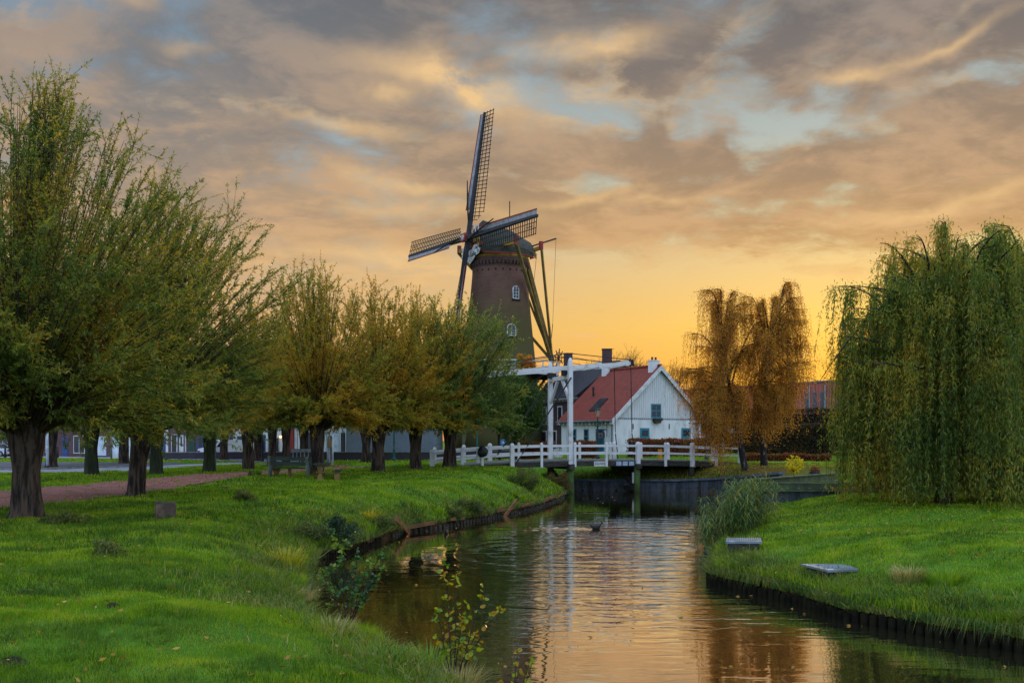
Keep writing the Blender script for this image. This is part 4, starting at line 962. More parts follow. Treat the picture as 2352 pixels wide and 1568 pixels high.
# arched windows facing the canal
def arch_window(parent, c, ex, w, h, depth, fm, pane=GLASS, out=None):
    out = out or ex.cross(UZ); k = 8
    def shp(w_, h_): return [(-w_ / 2, 0), (w_ / 2, 0), (w_ / 2, h_ - w_ / 2)] + [(w_ / 2 * math.cos(t), h_ - w_ / 2 + w_ / 2 * math.sin(t)) for t in [math.pi * j / k for j in range(1, k)]] + [(-w_ / 2, h_ - w_ / 2)]
    mp = lambda u, v_, o: c + ex * u + UZ * v_ + out * o
    mb = MB(); mb.prism(shp(w, h), -0.3, depth, mp); fr_ = mb.build('window', fm, parent)
    for (u0, u1) in ((-w / 2 + .07, -.03), (.03, w / 2 - .07)):
        hh = h - w / 2; n_ = 3
        for r_ in range(n_):
            z0 = .08 + (hh) * r_ / n_; z1 = .04 + hh * (r_ + 1) / n_
            mb = MB(); mb.prism([(u0, z0), (u1, z0), (u1, z1), (u0, z1)], depth + .002, depth + .012, mp); mb.build('pane', pane, fr_)
        s_ = 1 if u0 > 0 else -1
        pts = [(s_ * .03, hh + .06)] + [(s_ * (.03 + (w / 2 - .1) * math.cos(t)), hh + .06 + (w / 2 - .12) * math.sin(t)) for t in (0, .5, 1.0, 1.5)]
        mb = MB(); mb.prism(pts if s_ > 0 else pts[::-1], depth + .002, depth + .012, mp); mb.build('pane', pane, fr_)
    return fr_
for vx, vy0, vy1, w in ((1185, 686, 656, 0.72), (1175, 771, 743, 0.95)):
    D = 99.0
    for _ in range(6):
        Xw = PX(vx, D); zc = zy(vy0, D); rr = np.interp(zc, [q[1] for q in prof], [q[0] for q in prof]); D = MC.y - math.sqrt(max(0.1, rr * rr - (Xw - MC.x) ** 2))
    e = (Vector((Xw, D, 0)) - MC); e.z = 0; e.normalize(); ex = Vector((-e.y, e.x, 0))
    hgt = zy(vy1, D) - zy(vy0, D)
    wd = arch_window(mill, Vector((Xw, D, zc)), ex, w, hgt, 0.03, WHITE, out=e)
    mb = MB(); mb.bar(Vector((Xw, D, zc - .12)) - ex * (w / 2 + .12), Vector((Xw, D, zc - .12)) + ex * (w / 2 + .12), 0.2, 0.14); mb.build('sill', HOLE, mill)

# ------------------------------------------------------------------ houses
def roofmat(name, c1, c2, row=0.34, colw=0.24, line=0.45):
    m = bpy.data.materials.new(name); m.use_nodes = True; m.node_tree.nodes.clear(); g = G(m.node_tree)
    uv = g.sep(g.coord('UV'))
    fr_ = g.m('FRACT', g.m('DIVIDE', uv[1], row)); fc = g.m('FRACT', g.m('DIVIDE', uv[0], colw))
    shade_ = g.m('POWER', fr_, 2.0); wav = g.m('ABSOLUTE', g.sub(fc, 0.5))
    dk = g.m('MULTIPLY', g.step(fr_, 0.22, 0.0), g.step(wav, 0.0, 0.4))
    n = g.noise(g.xyz(g.m('FLOOR', g.m('DIVIDE', uv[0], colw)), g.m('FLOOR', g.m('DIVIDE', uv[1], row)), 0.0), 3.3, 1)
    n2 = g.noise(g.geo(), 0.7, 5)
    c = g.mix(g.step(n, .3, .7), c1, c2); c = g.mix(g.mul(g.step(n2, .45, .75), .35), c, tuple(k * .6 for k in c1[:3]) + (1,))
    c = g.mix(g.mul(dk, line), c, tuple(k * .25 for k in c1[:3]) + (1,))
    b = g.n.new('ShaderNodeBsdfPrincipled'); g.put(b.inputs['Base Color'], c); b.inputs['Roughness'].default_value = .7; b.inputs['Specular IOR Level'].default_value = .3
    hh = g.add(shade_, g.mul(g.m('COSINE', g.mul(fc, 6.283)), -.35)); g.put(b.inputs['Normal'], g.bump(hh, .5, .04))
    o = g.n.new('ShaderNodeOutputMaterial'); g.l.new(b.outputs[0], o.inputs[0]); return m
REDROOF = roofmat('red_pantiles', lin('#803626'), lin('#6a2f24'), line=.7)
DKROOF = roofmat('dark_tiles', lin('#37383c'), lin('#2c2d31'), line=.3)
TEAL = mat('teal_paint', lin('#1f7c90'), lin('#1a6274'), 3, .45)
PLASTER = mat('white_plaster', lin('#cfd3d2'), lin('#a2a9a6'), 1.4, .85, .35, 14, lohi=(.45, .85), stretch=(1, 1, .35), detail=8)
BOARDW = mat('white_boarding', lin('#ccd0cf'), lin('#b8bdbc'), 3, .7, .2, stretch=(3, 3, .25))
GUT = mat('zinc_gutter', lin('#6d757c'), lin('#545c63'), 3, .5, metal=.3)

def rect(parent, name, m, fpt, u0, u1, z0, z1, o0, o1):
    mb = MB(); mb.prism([(u0, z0), (u1, z0), (u1, z1), (u0, z1)], o0, o1, fpt); return mb.build(name, m, parent)
def window(parent, fpt, u0, u1, z0, z1, fm, bars=(2, 2), fw=.08, pane=GLASS, name='window', sill=None):
    w = rect(parent, name, fm, fpt, u0, u1, z0, z1, -.04, .05)
    nx_, nz_ = bars; dx = (u1 - u0 - fw) / nx_; dz = (z1 - z0 - fw) / nz_
    for i in range(nx_):
        for j in range(nz_):
            rect(w, 'pane', pane, fpt, u0 + fw * .9 + i * dx, u0 + (i + 1) * dx + fw * .1 if i < nx_ - 1 else u1 - fw * .9, z0 + fw * .9 + j * dz, z0 + (j + 1) * dz + fw * .1 if j < nz_ - 1 else z1 - fw * .9, .052, .058)
    if sill: rect(w, 'sill', sill, fpt, u0 - .08, u1 + .08, z0 - .09, z0 - .003, 0, .12)
    return w
# ---- white cottage
CG = Vector((.85, .527, 0)); CR = Vector((-.527, .85, 0)); C0 = Vector((8.77, 86, 0)); CW_, CL_ = 10.1, 7.9
ZG, ZE, ZA = 2.0, 5.32, 9.8
cot = thing('cottage', (C0.x, C0.y, ZG), 'white plastered cottage with red tiled gable roof and teal windows behind the bridge', 'house')
def cf(u, z, o): return C0 + CG * u - CR * o + UZ * z          # front gable plane
def csd(u, z, o): return C0 + CR * u - CG * o + UZ * z         # side wall plane
mb = MB(); mb.prism([(0, 0), (CW_, 0), (CW_, CL_), (0, CL_)], ZG - .4, ZE, lambda u, v_, z: C0 + CG * u + CR * v_ + UZ * z)
wl = mb.build('wall', PLASTER, cot)
mb = MB(); mb.prism([(0, ZE + .003), (CW_, ZE + .003), (CW_ / 2, ZA - .05)], -CL_, .02, cf); mb.build('gable_boarding', BOARDW, cot)
for i in range(41):
    mb = MB(); u = .12 + i * (CW_ - .24) / 40; hh = (CW_ / 2 - abs(u - CW_ / 2)) / (CW_ / 2) * (ZA - ZE) - .15
    if hh > .1: mb.prism([(u - .012, ZE + .02), (u + .012, ZE + .02), (u + .012, ZE + hh), (u - .012, ZE + hh)], .021, .035, cf); mb.build('board_joint', mat('board_joint', lin('#b0b6b6'), lin('#a0a6a6'), 3, .8), cot)
n = 46
for i in range(n):
    mb = MB(); u = i * CW_ / n; mb.prism([(u + .02, ZE - .1), (u + CW_ / n - .09, ZE - .1), (u + CW_ / n - .09, ZE + .0), (u + .02, ZE + .0)], .02, .06, cf); mb.build('trim_tooth_shade', mat('tooth_shadow', lin('#5f7280'), lin('#4c5d6a'), 4, .8), cot)  # slate blocks: shade of the toothed trim put into their colour
sl = math.hypot(CW_ / 2, ZA - ZE); OV = .35
for sgn in (0, 1):
    def rp(u, v_, o=0.0, sgn=sgn):       # v_ up the slope 0..1
        uu = -.42 + v_ * (CW_ / 2 + .42); zz = ZE - .42 * (ZA - ZE) / (CW_ / 2) + v_ * (ZA - ZE) * (1 + .42 / (CW_ / 2)) + .1 + o
        if sgn: uu = CW_ - uu
        return C0 + CG * uu + CR * u + UZ * zz
    mb = MB(); mb.prism([(-OV, 0), (CL_ + .1, 0), (CL_ + .1, 1), (-OV, 1)], 0, .09, lambda u, v_, o: rp(u, v_, o))
    mb.build('roof', REDROOF, cot, uv=lambda p: ((Vector(p) - C0).dot(CR), (p.z - ZE) * sl / (ZA - ZE)))
    mb = MB()
    for (o0, o1, z0, z1) in ((-OV - .06, -OV - .003, -.32, .13),):
        mb.prism([(o0, 0), (o1, 0), (o1, 1.0), (o0, 1.0)], z0, z1, lambda u, v_, o: rp(u, v_, o))
    mb.build('verge_board', WHITE, cot)
mb = MB(); mb.tube([C0 + CG * CW_ / 2 + CR * (-OV + i * (CL_ + OV + .1) / 30) + UZ * (ZA + .21 + (.025 if i % 2 else 0)) for i in range(31)], .13, 8); mb.build('ridge_tiles', REDROOF, cot, uv=lambda p: ((Vector(p) - C0).dot(CR), 0.2))
mb = MB(); mb.tube([csd(-OV, ZE - .28, .52), csd(CL_ + .1, ZE - .28, .52)], .085, 8); mb.build('gutter', GUT, cot)
mb = MB(); mb.prism([(0, ZE - .62), (CL_, ZE - .62), (CL_, ZE - .2), (0, ZE - .2)], .01, .06, csd)
for i in range(14): mb.prism([(i * .58, ZE - .55), (i * .58 + .14, ZE - .55), (i * .58 + .14, ZE - .3), (i * .58, ZE - .3)], .06, .4, csd)
mb.build('eaves_board', WHITE, cot)
mb = MB(); mb.tube([csd(.15, ZE - .35, .3), csd(.1, ZE - .6, .12), csd(.1, ZG, .12)], .055, 8); mb.build('downpipe', GUT, cot)
for u, s_ in ((.35, 1.0), (CL_ - .6, .85)):
    p = C0 + CG * (CW_ / 2 - .25) + CR * u
    T = frame(p, CG, CR, UZ); mb = MB(T); mb.box(-.42 * s_, .42 * s_, -.3, .3, ZA - .75, ZA + .62 * s_); mb.box(-.46 * s_, .46 * s_, -.34, .34, ZA + .62 * s_ + .003, ZA + .7 * s_); ch = mb.build('chimney', PLASTER, cot)
    for q in (-.2, .2) if u < 1 else (.0,):
        mb = MB(T); mb.lathe((q, 0, 0), [(.1, ZA + .7 * s_), (.09, ZA + .95 * s_), (.13, ZA + .98 * s_)], 8); mb.build('chimney_pot', mat('clay_pot', lin('#6a4436'), lin('#513429'), 4, .8), ch)
def tg(vx, D0=86):   # pixel column -> run along the gable wall
    k = (vx - 1176) / F; return (k * 86 - 8.77) / (.85 - .527 * k)
def ts(vx): k = (vx - 1176) / F; return (8.77 - 86 * k) / (.85 * k + .527)
def zgab(vx, vy): return CZ - (vy - 1010) / F * (86 + .527 * tg(vx))
def zsid(vx, vy): return CZ - (vy - 1010) / F * (86 + .85 * ts(vx))
window(cot, cf, tg(1495), tg(1518), zgab(1506, 959), zgab(1506, 927), TEAL, (2, 2), .12)
for a, b in ((1470, 1491), (1565, 1585.5)):
    z1 = zgab(a, 982.5); w = rect(cot, 'window', TEAL, cf, tg(a), tg(b), z1 - 1.75, z1, -.04, .05)
    rect(w, 'pane', GLASS, cf, tg(a) + .17, tg(b) - .17, z1 - .72, z1 - .18, .053, .06); rect(w, 'pane', mat('net_curtain_glass', lin('#8fa3a8'), lin('#6f8288'), 2, .2), cf, tg(a) + .12, tg(b) - .12, z1 - 1.65, z1 - .95, .053, .06)
for vx in (1372 + 81, 1536): rect(cot, 'wall_anchor', IRON, cf, tg(vx), tg(vx) + .07, zgab(vx, 985), zgab(vx, 973), .01, .05)
fb = thing('flower_box', cf(tg(1506), zgab(1506, 966), .2), 'dark planted window box below the upper teal window of the cottage', 'flower box')
mb = MB(); mb.prism([(tg(1497), 0), (tg(1516), 0), (tg(1512), -.36), (tg(1501), -.36)], .06, .34, lambda u, z, o: cf(u, z + zgab(1506, 962.5), o)); mb.build('trough', DWOOD, fb)
V, Fc = leaves(np.array([list(cf(random.uniform(tg(1496), tg(1517)), zgab(1506, 962) + random.uniform(-.12, .08), random.uniform(.1, .4))) for _ in range(300)]), rng.normal(size=(300, 3)), .1, .04)
npmesh('plants', V, Fc, leafmat('box_plants', [lin('#2f3a22'), lin('#4a3a26'), lin('#3a4a28')]), fb)
for a, b in ((1313, 1324), (1342, 1352)):
    u0, u1 = ts(b), ts(a); z1 = zsid(a, 985); w = rect(cot, 'window', TEAL, csd, u0, u1, z1 - 1.35, z1, -.04, .05)
    rect(w, 'pane', GLASS, csd, u0 + .1, u1 - .1, z1 - .6, z1 - .1, .053, .06); rect(w, 'pane', GLASS, csd, u0 + .1, u1 - .1, z1 - 1.25, z1 - .7, .053, .06)
u0, u1 = ts(1388), ts(1369); z1 = zsid(1378, 984.5)
dr = rect(cot, 'door', TEAL, csd, u0, u1, ZG + .02, z1, -.04, .05)
rect(dr, 'pane', GLASS, csd, u0 + .2, u1 - .2, z1 - .6, z1 - .12, .053, .06); rect(dr, 'door_panel', mat('dark_teal', lin('#14506a'), lin('#104258'), 3, .4), csd, u0 + .18, u1 - .18, ZG + .2, z1 - .8, .053, .065)
def rs(u, v_, o): # left slope surface
    uu = -.42 + v_ * (CW_ / 2 + .42); zz = ZE - .42 * (ZA - ZE) / (CW_ / 2) + v_ * (ZA - ZE) * (1 + .42 / (CW_ / 2)) + .2 + o; return C0 + CG * uu + CR * u + UZ * zz
mb = MB(); mb.prism([(3.1, .17), (4.3, .17), (4.3, .40), (3.1, .40)], 0, .1, rs); sk_ = mb.build('roof_window', IRON, cot)
mb = MB(); mb.prism([(3.2, .19), (4.2, .19), (4.2, .38), (3.2, .38)], .102, .11, rs); mb.build('pane', GLASS, sk_)
mb = MB(); p = rs(5.9, .48, 0); mb.tube([p, p + UZ * .75, p + UZ * .8], [.1, .09, .14], 8); mb.build('vent_pipe', IRON, cot)
# lean-to on the right
LT0 = C0 + CG * CW_
mb = MB(); mb.bar(LT0 - CR * .1 - CG * .1 + UZ * 5.15, LT0 - CR * .1 + CG * 4.6 + UZ * 4.05, .1, .34); mb.bar(LT0 + CG * 2.6 - CR * .1 + UZ * 1.9, LT0 + CG * 2.6 - CR * .1 + UZ * 4.5, .14, .14); mb.build('lean_to_fascia', WHITE, cot)
mb = MB(); mb.poly([LT0 - CR * .1 + UZ * 5.4, LT0 - CR * .1 + CG * 4.7 + UZ * 4.28, LT0 + CR * 6 + CG * 4.7 + UZ * 4.28, LT0 + CR * 6 + UZ * 5.4]); mb.build('lean_to_roof', REDROOF, cot, uv=lambda p: ((Vector(p) - C0).dot(CR), (Vector(p) - C0).dot(CG)))
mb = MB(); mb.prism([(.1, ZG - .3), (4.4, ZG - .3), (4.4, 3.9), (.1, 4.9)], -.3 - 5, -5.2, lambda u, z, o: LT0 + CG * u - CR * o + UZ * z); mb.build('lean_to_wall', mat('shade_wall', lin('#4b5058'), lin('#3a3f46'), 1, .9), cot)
mb = MB()
for i in range(6): mb.bar(LT0 + CG * (.15 + i * .15) + UZ * 2.3, LT0 + CG * (.15 + i * .15) + UZ * 4.0, .05, .03)
for i in range(8): mb.bar(LT0 + CG * .1 + UZ * (2.45 + i * .21), LT0 + CG * 1.0 + UZ * (2.45 + i * .21), .03, .05)
mb.build('trellis', WHITE, cot)
# hanging sign on the side wall
hs = thing('hanging_sign', csd(1.15, 4.3, .2), 'black wrought iron bracket sign hanging beside the teal cottage door', 'sign')
mb = MB(); mb.tube([csd(.9, 4.75, .04), csd(.9, 3.7, .04)], .025, 6); mb.tube([csd(.9, 4.3, .04), csd(.9, 4.3, 1.25)], .03, 6)
mb.tube([csd(.9, 4.32 + .25 * math.sin(t), .2 + .25 - .25 * math.cos(t)) for t in [i * .5 for i in range(7)]], .015, 5); mb.tube([csd(.9, 4.28, .5), csd(.9, 4.1, .5)], .012, 4); mb.tube([csd(.9, 4.28, 1.0), csd(.9, 4.1, 1.0)], .012, 4)
mb.build('bracket', IRON, hs)
mb = MB(); mb.prism([(.34, 3.55), (1.1, 3.55), (1.16, 3.62), (1.16, 4.02), (1.1, 4.1), (.34, 4.1), (.28, 4.02), (.28, 3.62)], .87, .93, lambda o, z, u: csd(u, z, o)); sb = mb.build('board', mat('sign_board', lin('#26262e'), lin('#1c1c22'), 4, .5), hs)
LT = mat('sign_letters', lin('#a89f9c'), lin('#8d8583'), 4, .6)
mb = MB()
for (o0, o1, z0) in ((.5, .78, 3.96), (.84, .94, 3.96), (.5, .76, 3.88), (.82, .92, 3.88), (.42, .72, 3.76), (.84, 1.0, 3.76), (.4, 1.02, 3.6)): mb.prism([(o0, z0), (o1, z0), (o1, z0 + .03), (o0, z0 + .03)], .862, .868, lambda o, z, u: csd(u, z, o))
mb.build('worn_lettering', LT, sb)

# ---- dark brick house behind the cottage
H0 = Vector((2.66, 102, 0)); HQ = Vector((.451, -.892, 0)); HP = Vector((.892, .451, 0)); HL, HW = 8.0, 9.0
DBR = brickmat('dark_brick', lin('#4a3436'), lin('#5a4040'), lin('#4c4444'), axis=(.451, -.892))
dh = thing('brick_house', (H0.x, H0.y, 1.8), 'dark brick house with tall dark tiled roof and two chimneys behind the cottage', 'house')
def hf(u, z, o): return H0 + HQ * u - HP * o + UZ * z
mb = MB(); mb.prism([(0, 0), (HL, 0), (HL, HW), (0, HW)], 1.5, 7.7, lambda u, v_, z: H0 + HQ * u + HP * v_ + UZ * z); mb.build('wall', DBR, dh)
for e in (0, HL):
    mb = MB(); mb.prism([(0, 7.703), (HW, 7.703), (HW / 2, 10.85)], e - .1, e + .1, lambda v_, z, u: H0 + HQ * u + HP * v_ + UZ * z); mb.build('gable', DBR, dh)
for sgn in (0, 1):
    def rp2(u, v_, o, sgn=sgn):
        vv_ = -.5 + v_ * (HW / 2 + .5); zz = 7.45 + v_ * 3.6 + o
        if sgn: vv_ = HW - vv_
        return H0 + HQ * u + HP * vv_ + UZ * zz
    mb = MB(); mb.prism([(-.35, 0), (HL + .35, 0), (HL + .35, 1), (-.35, 1)], 0, .1, rp2); mb.build('roof', DKROOF, dh, uv=lambda p: ((Vector(p) - H0).dot(HQ), p.z * 1.6))
mb = MB(); mb.prism([(-.2, 7.3), (HL + .2, 7.3), (HL + .2, 7.5), (-.2, 7.5)], .1, .5, hf)
for i in range(13): mb.prism([(i * .64, 7.12), (i * .64 + .18, 7.12), (i * .64 + .18, 7.298), (i * .64, 7.298)], .0, .42, hf)
mb.build('gutter', mat('cream_gutter', lin('#8f8d84'), lin('#76746c'), 3, .6), dh)
def th_(vx): k = (vx - 1176) / F; return (k * 102 - 2.66) / (.451 + .892 * k)
for a, b in ((1247, 1256), (1260.5, 1271), (1281, 1292)):
    u0, u1 = th_(a), th_(b); window(dh, hf, u0, u1, 4.95, 6.75, WHITE, (1, 1), .14, sill=CONC)
for a, b in ((1244, 1256), (1268, 1279)):
    u0, u1 = th_(a), th_(b); window(dh, hf, u0, u1, 2.4, 4.35, WHITE, (1, 1), .14, sill=CONC)
mb = MB(); mb.tube([hf(.3, 7.2, .1), hf(.3, 1.6, .1)], .05, 6); mb.build('downpipe', GUT, dh)
for vx0, vx1, vy0, vy1, D in ((1295, 1314.5, 811, 870, 102.6), (1383.5, 1405, 801, 845, 97.5)):
    x0, x1 = PX(vx0, D), PX(vx1, D); mb = MB(); mb.box(x0, x1, D - .4, D + .4, zy(vy1, D) - .8, zy(vy0, D) - .08); mb.box(x0 - .05, x1 + .05, D - .45, D + .45, zy(vy0, D) - .077, zy(vy0, D)); mb.build('chimney', DBR, dh)
# ---- long red school building
S0 = Vector((20.6, 125, 0)); S1 = Vector((39.5, 95, 0)); SQ = (S1 - S0).normalized(); SL_ = (S1 - S0).length; SN = Vector((SQ.y, -SQ.x, 0))
SBR = brickmat('red_cladding', lin('#b26c5e'), lin('#a46054'), lin('#80483e'), bw=.45, bh=3.2, msize=.03, axis=(SQ.x, SQ.y))
sc_ = thing('school_building', (S0.x, S0.y, 2), 'long low flat roofed red building with narrow windows behind the hedges', 'building')
def sf(u, z, o): return S0 + SQ * u + SN * o + UZ * z
mb = MB(); mb.prism([(0, 0), (SL_, 0), (SL_, 12), (0, 12)], 1.5, 9.5, lambda u, v_, z: S0 + SQ * u - SN * v_ + UZ * z); mb.build('wall', SBR, sc_)
mb = MB(); mb.prism([(-.1, -.1), (SL_ + .1, -.1), (SL_ + .1, 12.1), (-.1, 12.1)], 9.503, 9.68, lambda u, v_, z: S0 + SQ * u - SN * v_ + UZ * z); mb.build('roof_edge', GUT, sc_)
def tsch(vx): k = (vx - 1176) / F; return (k * S0.y - S0.x) / (SQ.x - SQ.y * k)
DG = glassmat('school_glass', (.03, .04, .05, 1), .1)
for vx in (1601, 1617, 1647, 1668, 1700, 1716, 1746, 1764, 1802, 1820, 1853, 1871.5, 1888, 1925, 1944, 1985):
    u = tsch(vx); w = rect(sc_, 'window', GUT, sf, u - .28, u + .28, 6.5, 8.5, -.02, .03); rect(w, 'pane', DG, sf, u - .2, u + .2, 6.58, 8.42, .032, .04)
for vx in (1657, 1735, 1810, 1860.5, 1896.5, 1936, 1960):
    u = tsch(vx); mb = MB(); mb.tube([sf(u, 9.2, .1), sf(u, 1.8, .1)], .08, 6); mb.build('downpipe', GALV, sc_)
# small red shed roof peeping right of the cottage gable
rr_ = thing('red_outbuilding', (19.0, 110, 2), 'flat red brick block peeping over the right slope of the cottage roof', 'building')
mb = MB(); x0, x1 = PX(1508, 112), PX(1557, 112); mb.box(x0, x1, 112, 118, 1.5, zy(877, 112)); mb.build('wall', SBR, rr_); mb = MB(); mb.box(x0 - .1, x1 + .1, 111.9, 118.1, zy(877, 112) + .003, zy(877, 112) + .15); mb.build('roof_edge', GUT, rr_)

# ---- terraced houses beyond the road on the left
def terrace(label, vx0, vx1, D0, D1, wm, eave, ridge, specs, rm=DKROOF, depth=8.0, base=1.3, name='terraced_house', grp=None):
    a = Vector((PX(vx0, D0), D0, 0)); b = Vector((PX(vx1, D1), D1, 0)); q = (b - a).normalized(); L = (b - a).length; nrm = Vector((q.y, -q.x, 0))
    t = thing(name, (a.x, a.y, base), label, 'house', grp)
    fpt = lambda u, z, o: a + q * u + nrm * o + UZ * z
    mb = MB(); mb.prism([(0, 0), (L, 0), (L, depth), (0, depth)], base - .3, eave, lambda u, v_, z: a + q * u - nrm * v_ + UZ * z); mb.build('wall', wm, t)
    for e in (.1, L - .1):
        mb = MB(); mb.prism([(0, eave + .003), (depth, eave + .003), (depth / 2, ridge - .06)], e - .1, e + .1, lambda v_, z, u: a + q * u - nrm * v_ + UZ * z); mb.build('gable', wm, t)
    for sgn in (0, 1):
        def rp3(u, v_, o, sgn=sgn):
            w_ = -.35 + v_ * (depth / 2 + .35); w_ = depth - w_ if sgn else w_
            return a + q * u - nrm * w_ + UZ * (eave - .15 + v_ * (ridge - eave + .15) + o)
        mb = MB(); mb.prism([(0, 0), (L, 0), (L, 1), (0, 1)], 0, .1, rp3); mb.build('roof', rm, t, uv=lambda p: ((Vector(p) - a).dot(q), p.z * 1.6))
    for (kind, f0, f1, z0, z1, fm) in specs:
        u0, u1 = f0 * L, f1 * L
        if kind == 'w': window(t, fpt, u0, u1, base + z0, base + z1, fm, (2 if u1 - u0 > 1.2 else 1, 1), .11)
        elif kind == 'd':
            d2 = rect(t, 'door', fm, fpt, u0, u1, base, base + z1, -.04, .05); rect(d2, 'pane', GLASS, fpt, u0 + .18, u1 - .18, base + z1 * .55, base + z1 - .15, .052, .06)
        elif kind == 'p': rect(t, 'pilaster', fm, fpt, u0, u1, base + z0, base + z1, .0, .12)
        elif kind == 'c': rect(t, 'shop_window', fm, fpt, u0, u1, base + z0, base + z1, -.04, .05)
    return t
WBR = brickmat('purple_brick', lin('#5a4246'), lin('#6a4c4e'), lin('#5a5050'), axis=(1, 0))
GBR = brickmat('grey_painted_brick', lin('#78838c'), lin('#6c7780'), lin('#59646c'), axis=(1, 0), bw=.3, bh=.1)
TANW = mat('tan_render', lin('#6b6a50'), lin('#57583f'), .8, .9)
BLUE = mat('blue_paint', lin('#2b4f80'), lin('#24436c'), 3, .5); DGREEN = mat('dark_green_paint', lin('#1f4a3c'), lin('#193c31'), 3, .5)
CURT = mat('bright_curtain', lin('#c9d6dc'), lin('#a8b8c2'), 2, .7)
G1 = 'terraced houses beyond the road'
th1 = terrace('grey painted brick house with a blank wall at the right end of the terrace', 797, 1003, 92, 92, GBR, 5.2, 8.0, [], grp=G1)
text_mesh('lettering', 'S', .9, frame(Vector((PX(940, 92), 91.93, 3.4 + 1.0)), Vector((1, 0, 0)), UZ, Vector((0, -1, 0))), CURT, th1, bold=.02)
terrace('white house with pale curtained windows next to the grey brick house', 684, 795, 97, 94, PLASTER, 5.3, 8.2, [('c', .06, .16, .6, 2.7, mat('shop_dark', lin('#28343c'), lin('#1c262c'), 2, .4)), ('w', .2, .34, .5, 2.8, IRON), ('p', .36, .4, 0, 3, DGREEN), ('c', .44, .6, .5, 2.9, CURT), ('d', .64, .72, 0, 2.5, IRON), ('c', .76, .86, .5, 2.9, CURT), ('w', .9, .98, .5, 2.8, IRON)], grp=G1)
wh_ = terrace('white house with two lit wall lamps behind the second tree row', 535, 682, 101, 97.3, PLASTER, 5.3, 8.3, [('w', .06, .16, .6, 2.6, WHITE), ('d', .24, .32, 0, 2.4, DGREEN), ('w', .4, .52, .6, 2.6, BLUE), ('p', .56, .575, 0, 4, WHITE), ('w', .62, .74, .8, 2.4, WHITE), ('d', .8, .87, 0, 2.4, IRON), ('p', .9, .96, 0, 4, REDP2)], grp=G1)
terrace('purple brick house with blue doors and thin white downpipes', 388, 533, 104, 101.2, WBR, 5.4, 8.5, [('w', .04, .14, .5, 2.7, WHITE), ('d', .17, .24, 0, 2.6, WHITE), ('p', .27, .285, 0, 4, WHITE), ('c', .32, .42, .4, 2.5, DGREEN), ('d', .46, .56, 0, 2.5, BLUE), ('p', .6, .62, 0, 4, WHITE), ('w', .66, .74, .8, 2.6, WHITE), ('c', .8, .98, .2, 2.6, BLUE)], grp=G1)
terrace('pale blue fronted house between the first two near tree trunks', 255, 386, 108, 104.2, PLASTER, 5.4, 8.5, [('c', .03, .2, .4, 2.6, CURT), ('d', .24, .32, 0, 2.5, IRON), ('w', .36, .55, .5, 2.6, TEAL), ('p', .6, .62, 0, 4, IRON), ('w', .66, .84, .5, 2.6, IRON), ('d', .88, .96, 0, 2.5, BLUE)], grp=G1)
terrace('dim brick house at the left end of the terrace', 90, 253, 114, 108.2, WBR, 5.4, 8.6, [('w', .1, .25, .6, 2.6, WHITE), ('d', .34, .42, 0, 2.4, BLUE), ('w', .5, .66, .6, 2.6, WHITE), ('c', .76, .95, .4, 2.5, CURT)], grp=G1)
terrace('shadowy brick house at the left edge of the picture', -130, 86, 122, 114.4, WBR, 5.4, 8.6, [('w', .2, .3, .6, 2.6, WHITE), ('w', .6, .7, .6, 2.6, WHITE), ('d', .8, .86, 0, 2.4, BLUE)], grp=G1)
terrace('olive rendered house behind the left end of the bridge railing', 1062, 1232, 99, 100, TANW, 4.9, 8.4, [('c', .78, .98, .2, 2.7, IRON), ('p', .6, .64, 0, 3, CONC)], base=1.9, grp=G1)
LAMP = emat('lamp_glow', lin('#ffb060'), 6.0)
for i, vx in enumerate((646, 655)):
    l_ = thing('wall_lamp', (PX(vx, 98.0), 97.6, 3.7), 'lit orange wall lamp on the white house, ' + ('left one of the pair' if i == 0 else 'right one of the pair'), 'lamp', 'lit wall lamps on the white house')
    mb = MB(); c = Vector((PX(vx, 97.9), 97.75 - (0.2 if i == 0 else .4), 3.7)); mb.lathe(c, [(.03, -.1), (.1, -.06), (.12, .06), (.05, .12)], 8); mb.build('lantern', LAMP, l_); mb = MB(); mb.bar(c + UZ * .14, c + Vector((0, .5, .14)), .04, .04); mb.build('arm', IRON, l_)
# low garden wall
lw = thing('low_wall', (-15, 85, 1.6), 'long low dark brick wall with pale coping in front of the terrace', 'wall')
DW = brickmat('wall_brick', lin('#3e3a44'), lin('#4a444c'), lin('#444048'), axis=(1, .06)); mb = MB(); cp = MB()
pw = [(-36, 95), (-24, 92), (-12, 87), (-5, 84), (2.2, 83)]
for a, b in zip(pw[:-1], pw[1:]):
    za, zb = gz(*a), gz(*b); mb.bar((a[0], a[1], za + .1), (b[0], b[1], zb + .1), .3, 1.1); cp.bar((a[0], a[1], za + .69), (b[0], b[1], zb + .69), .36, .07)
mb.build('wall', DW, lw); cp.build('coping', CONC, lw)

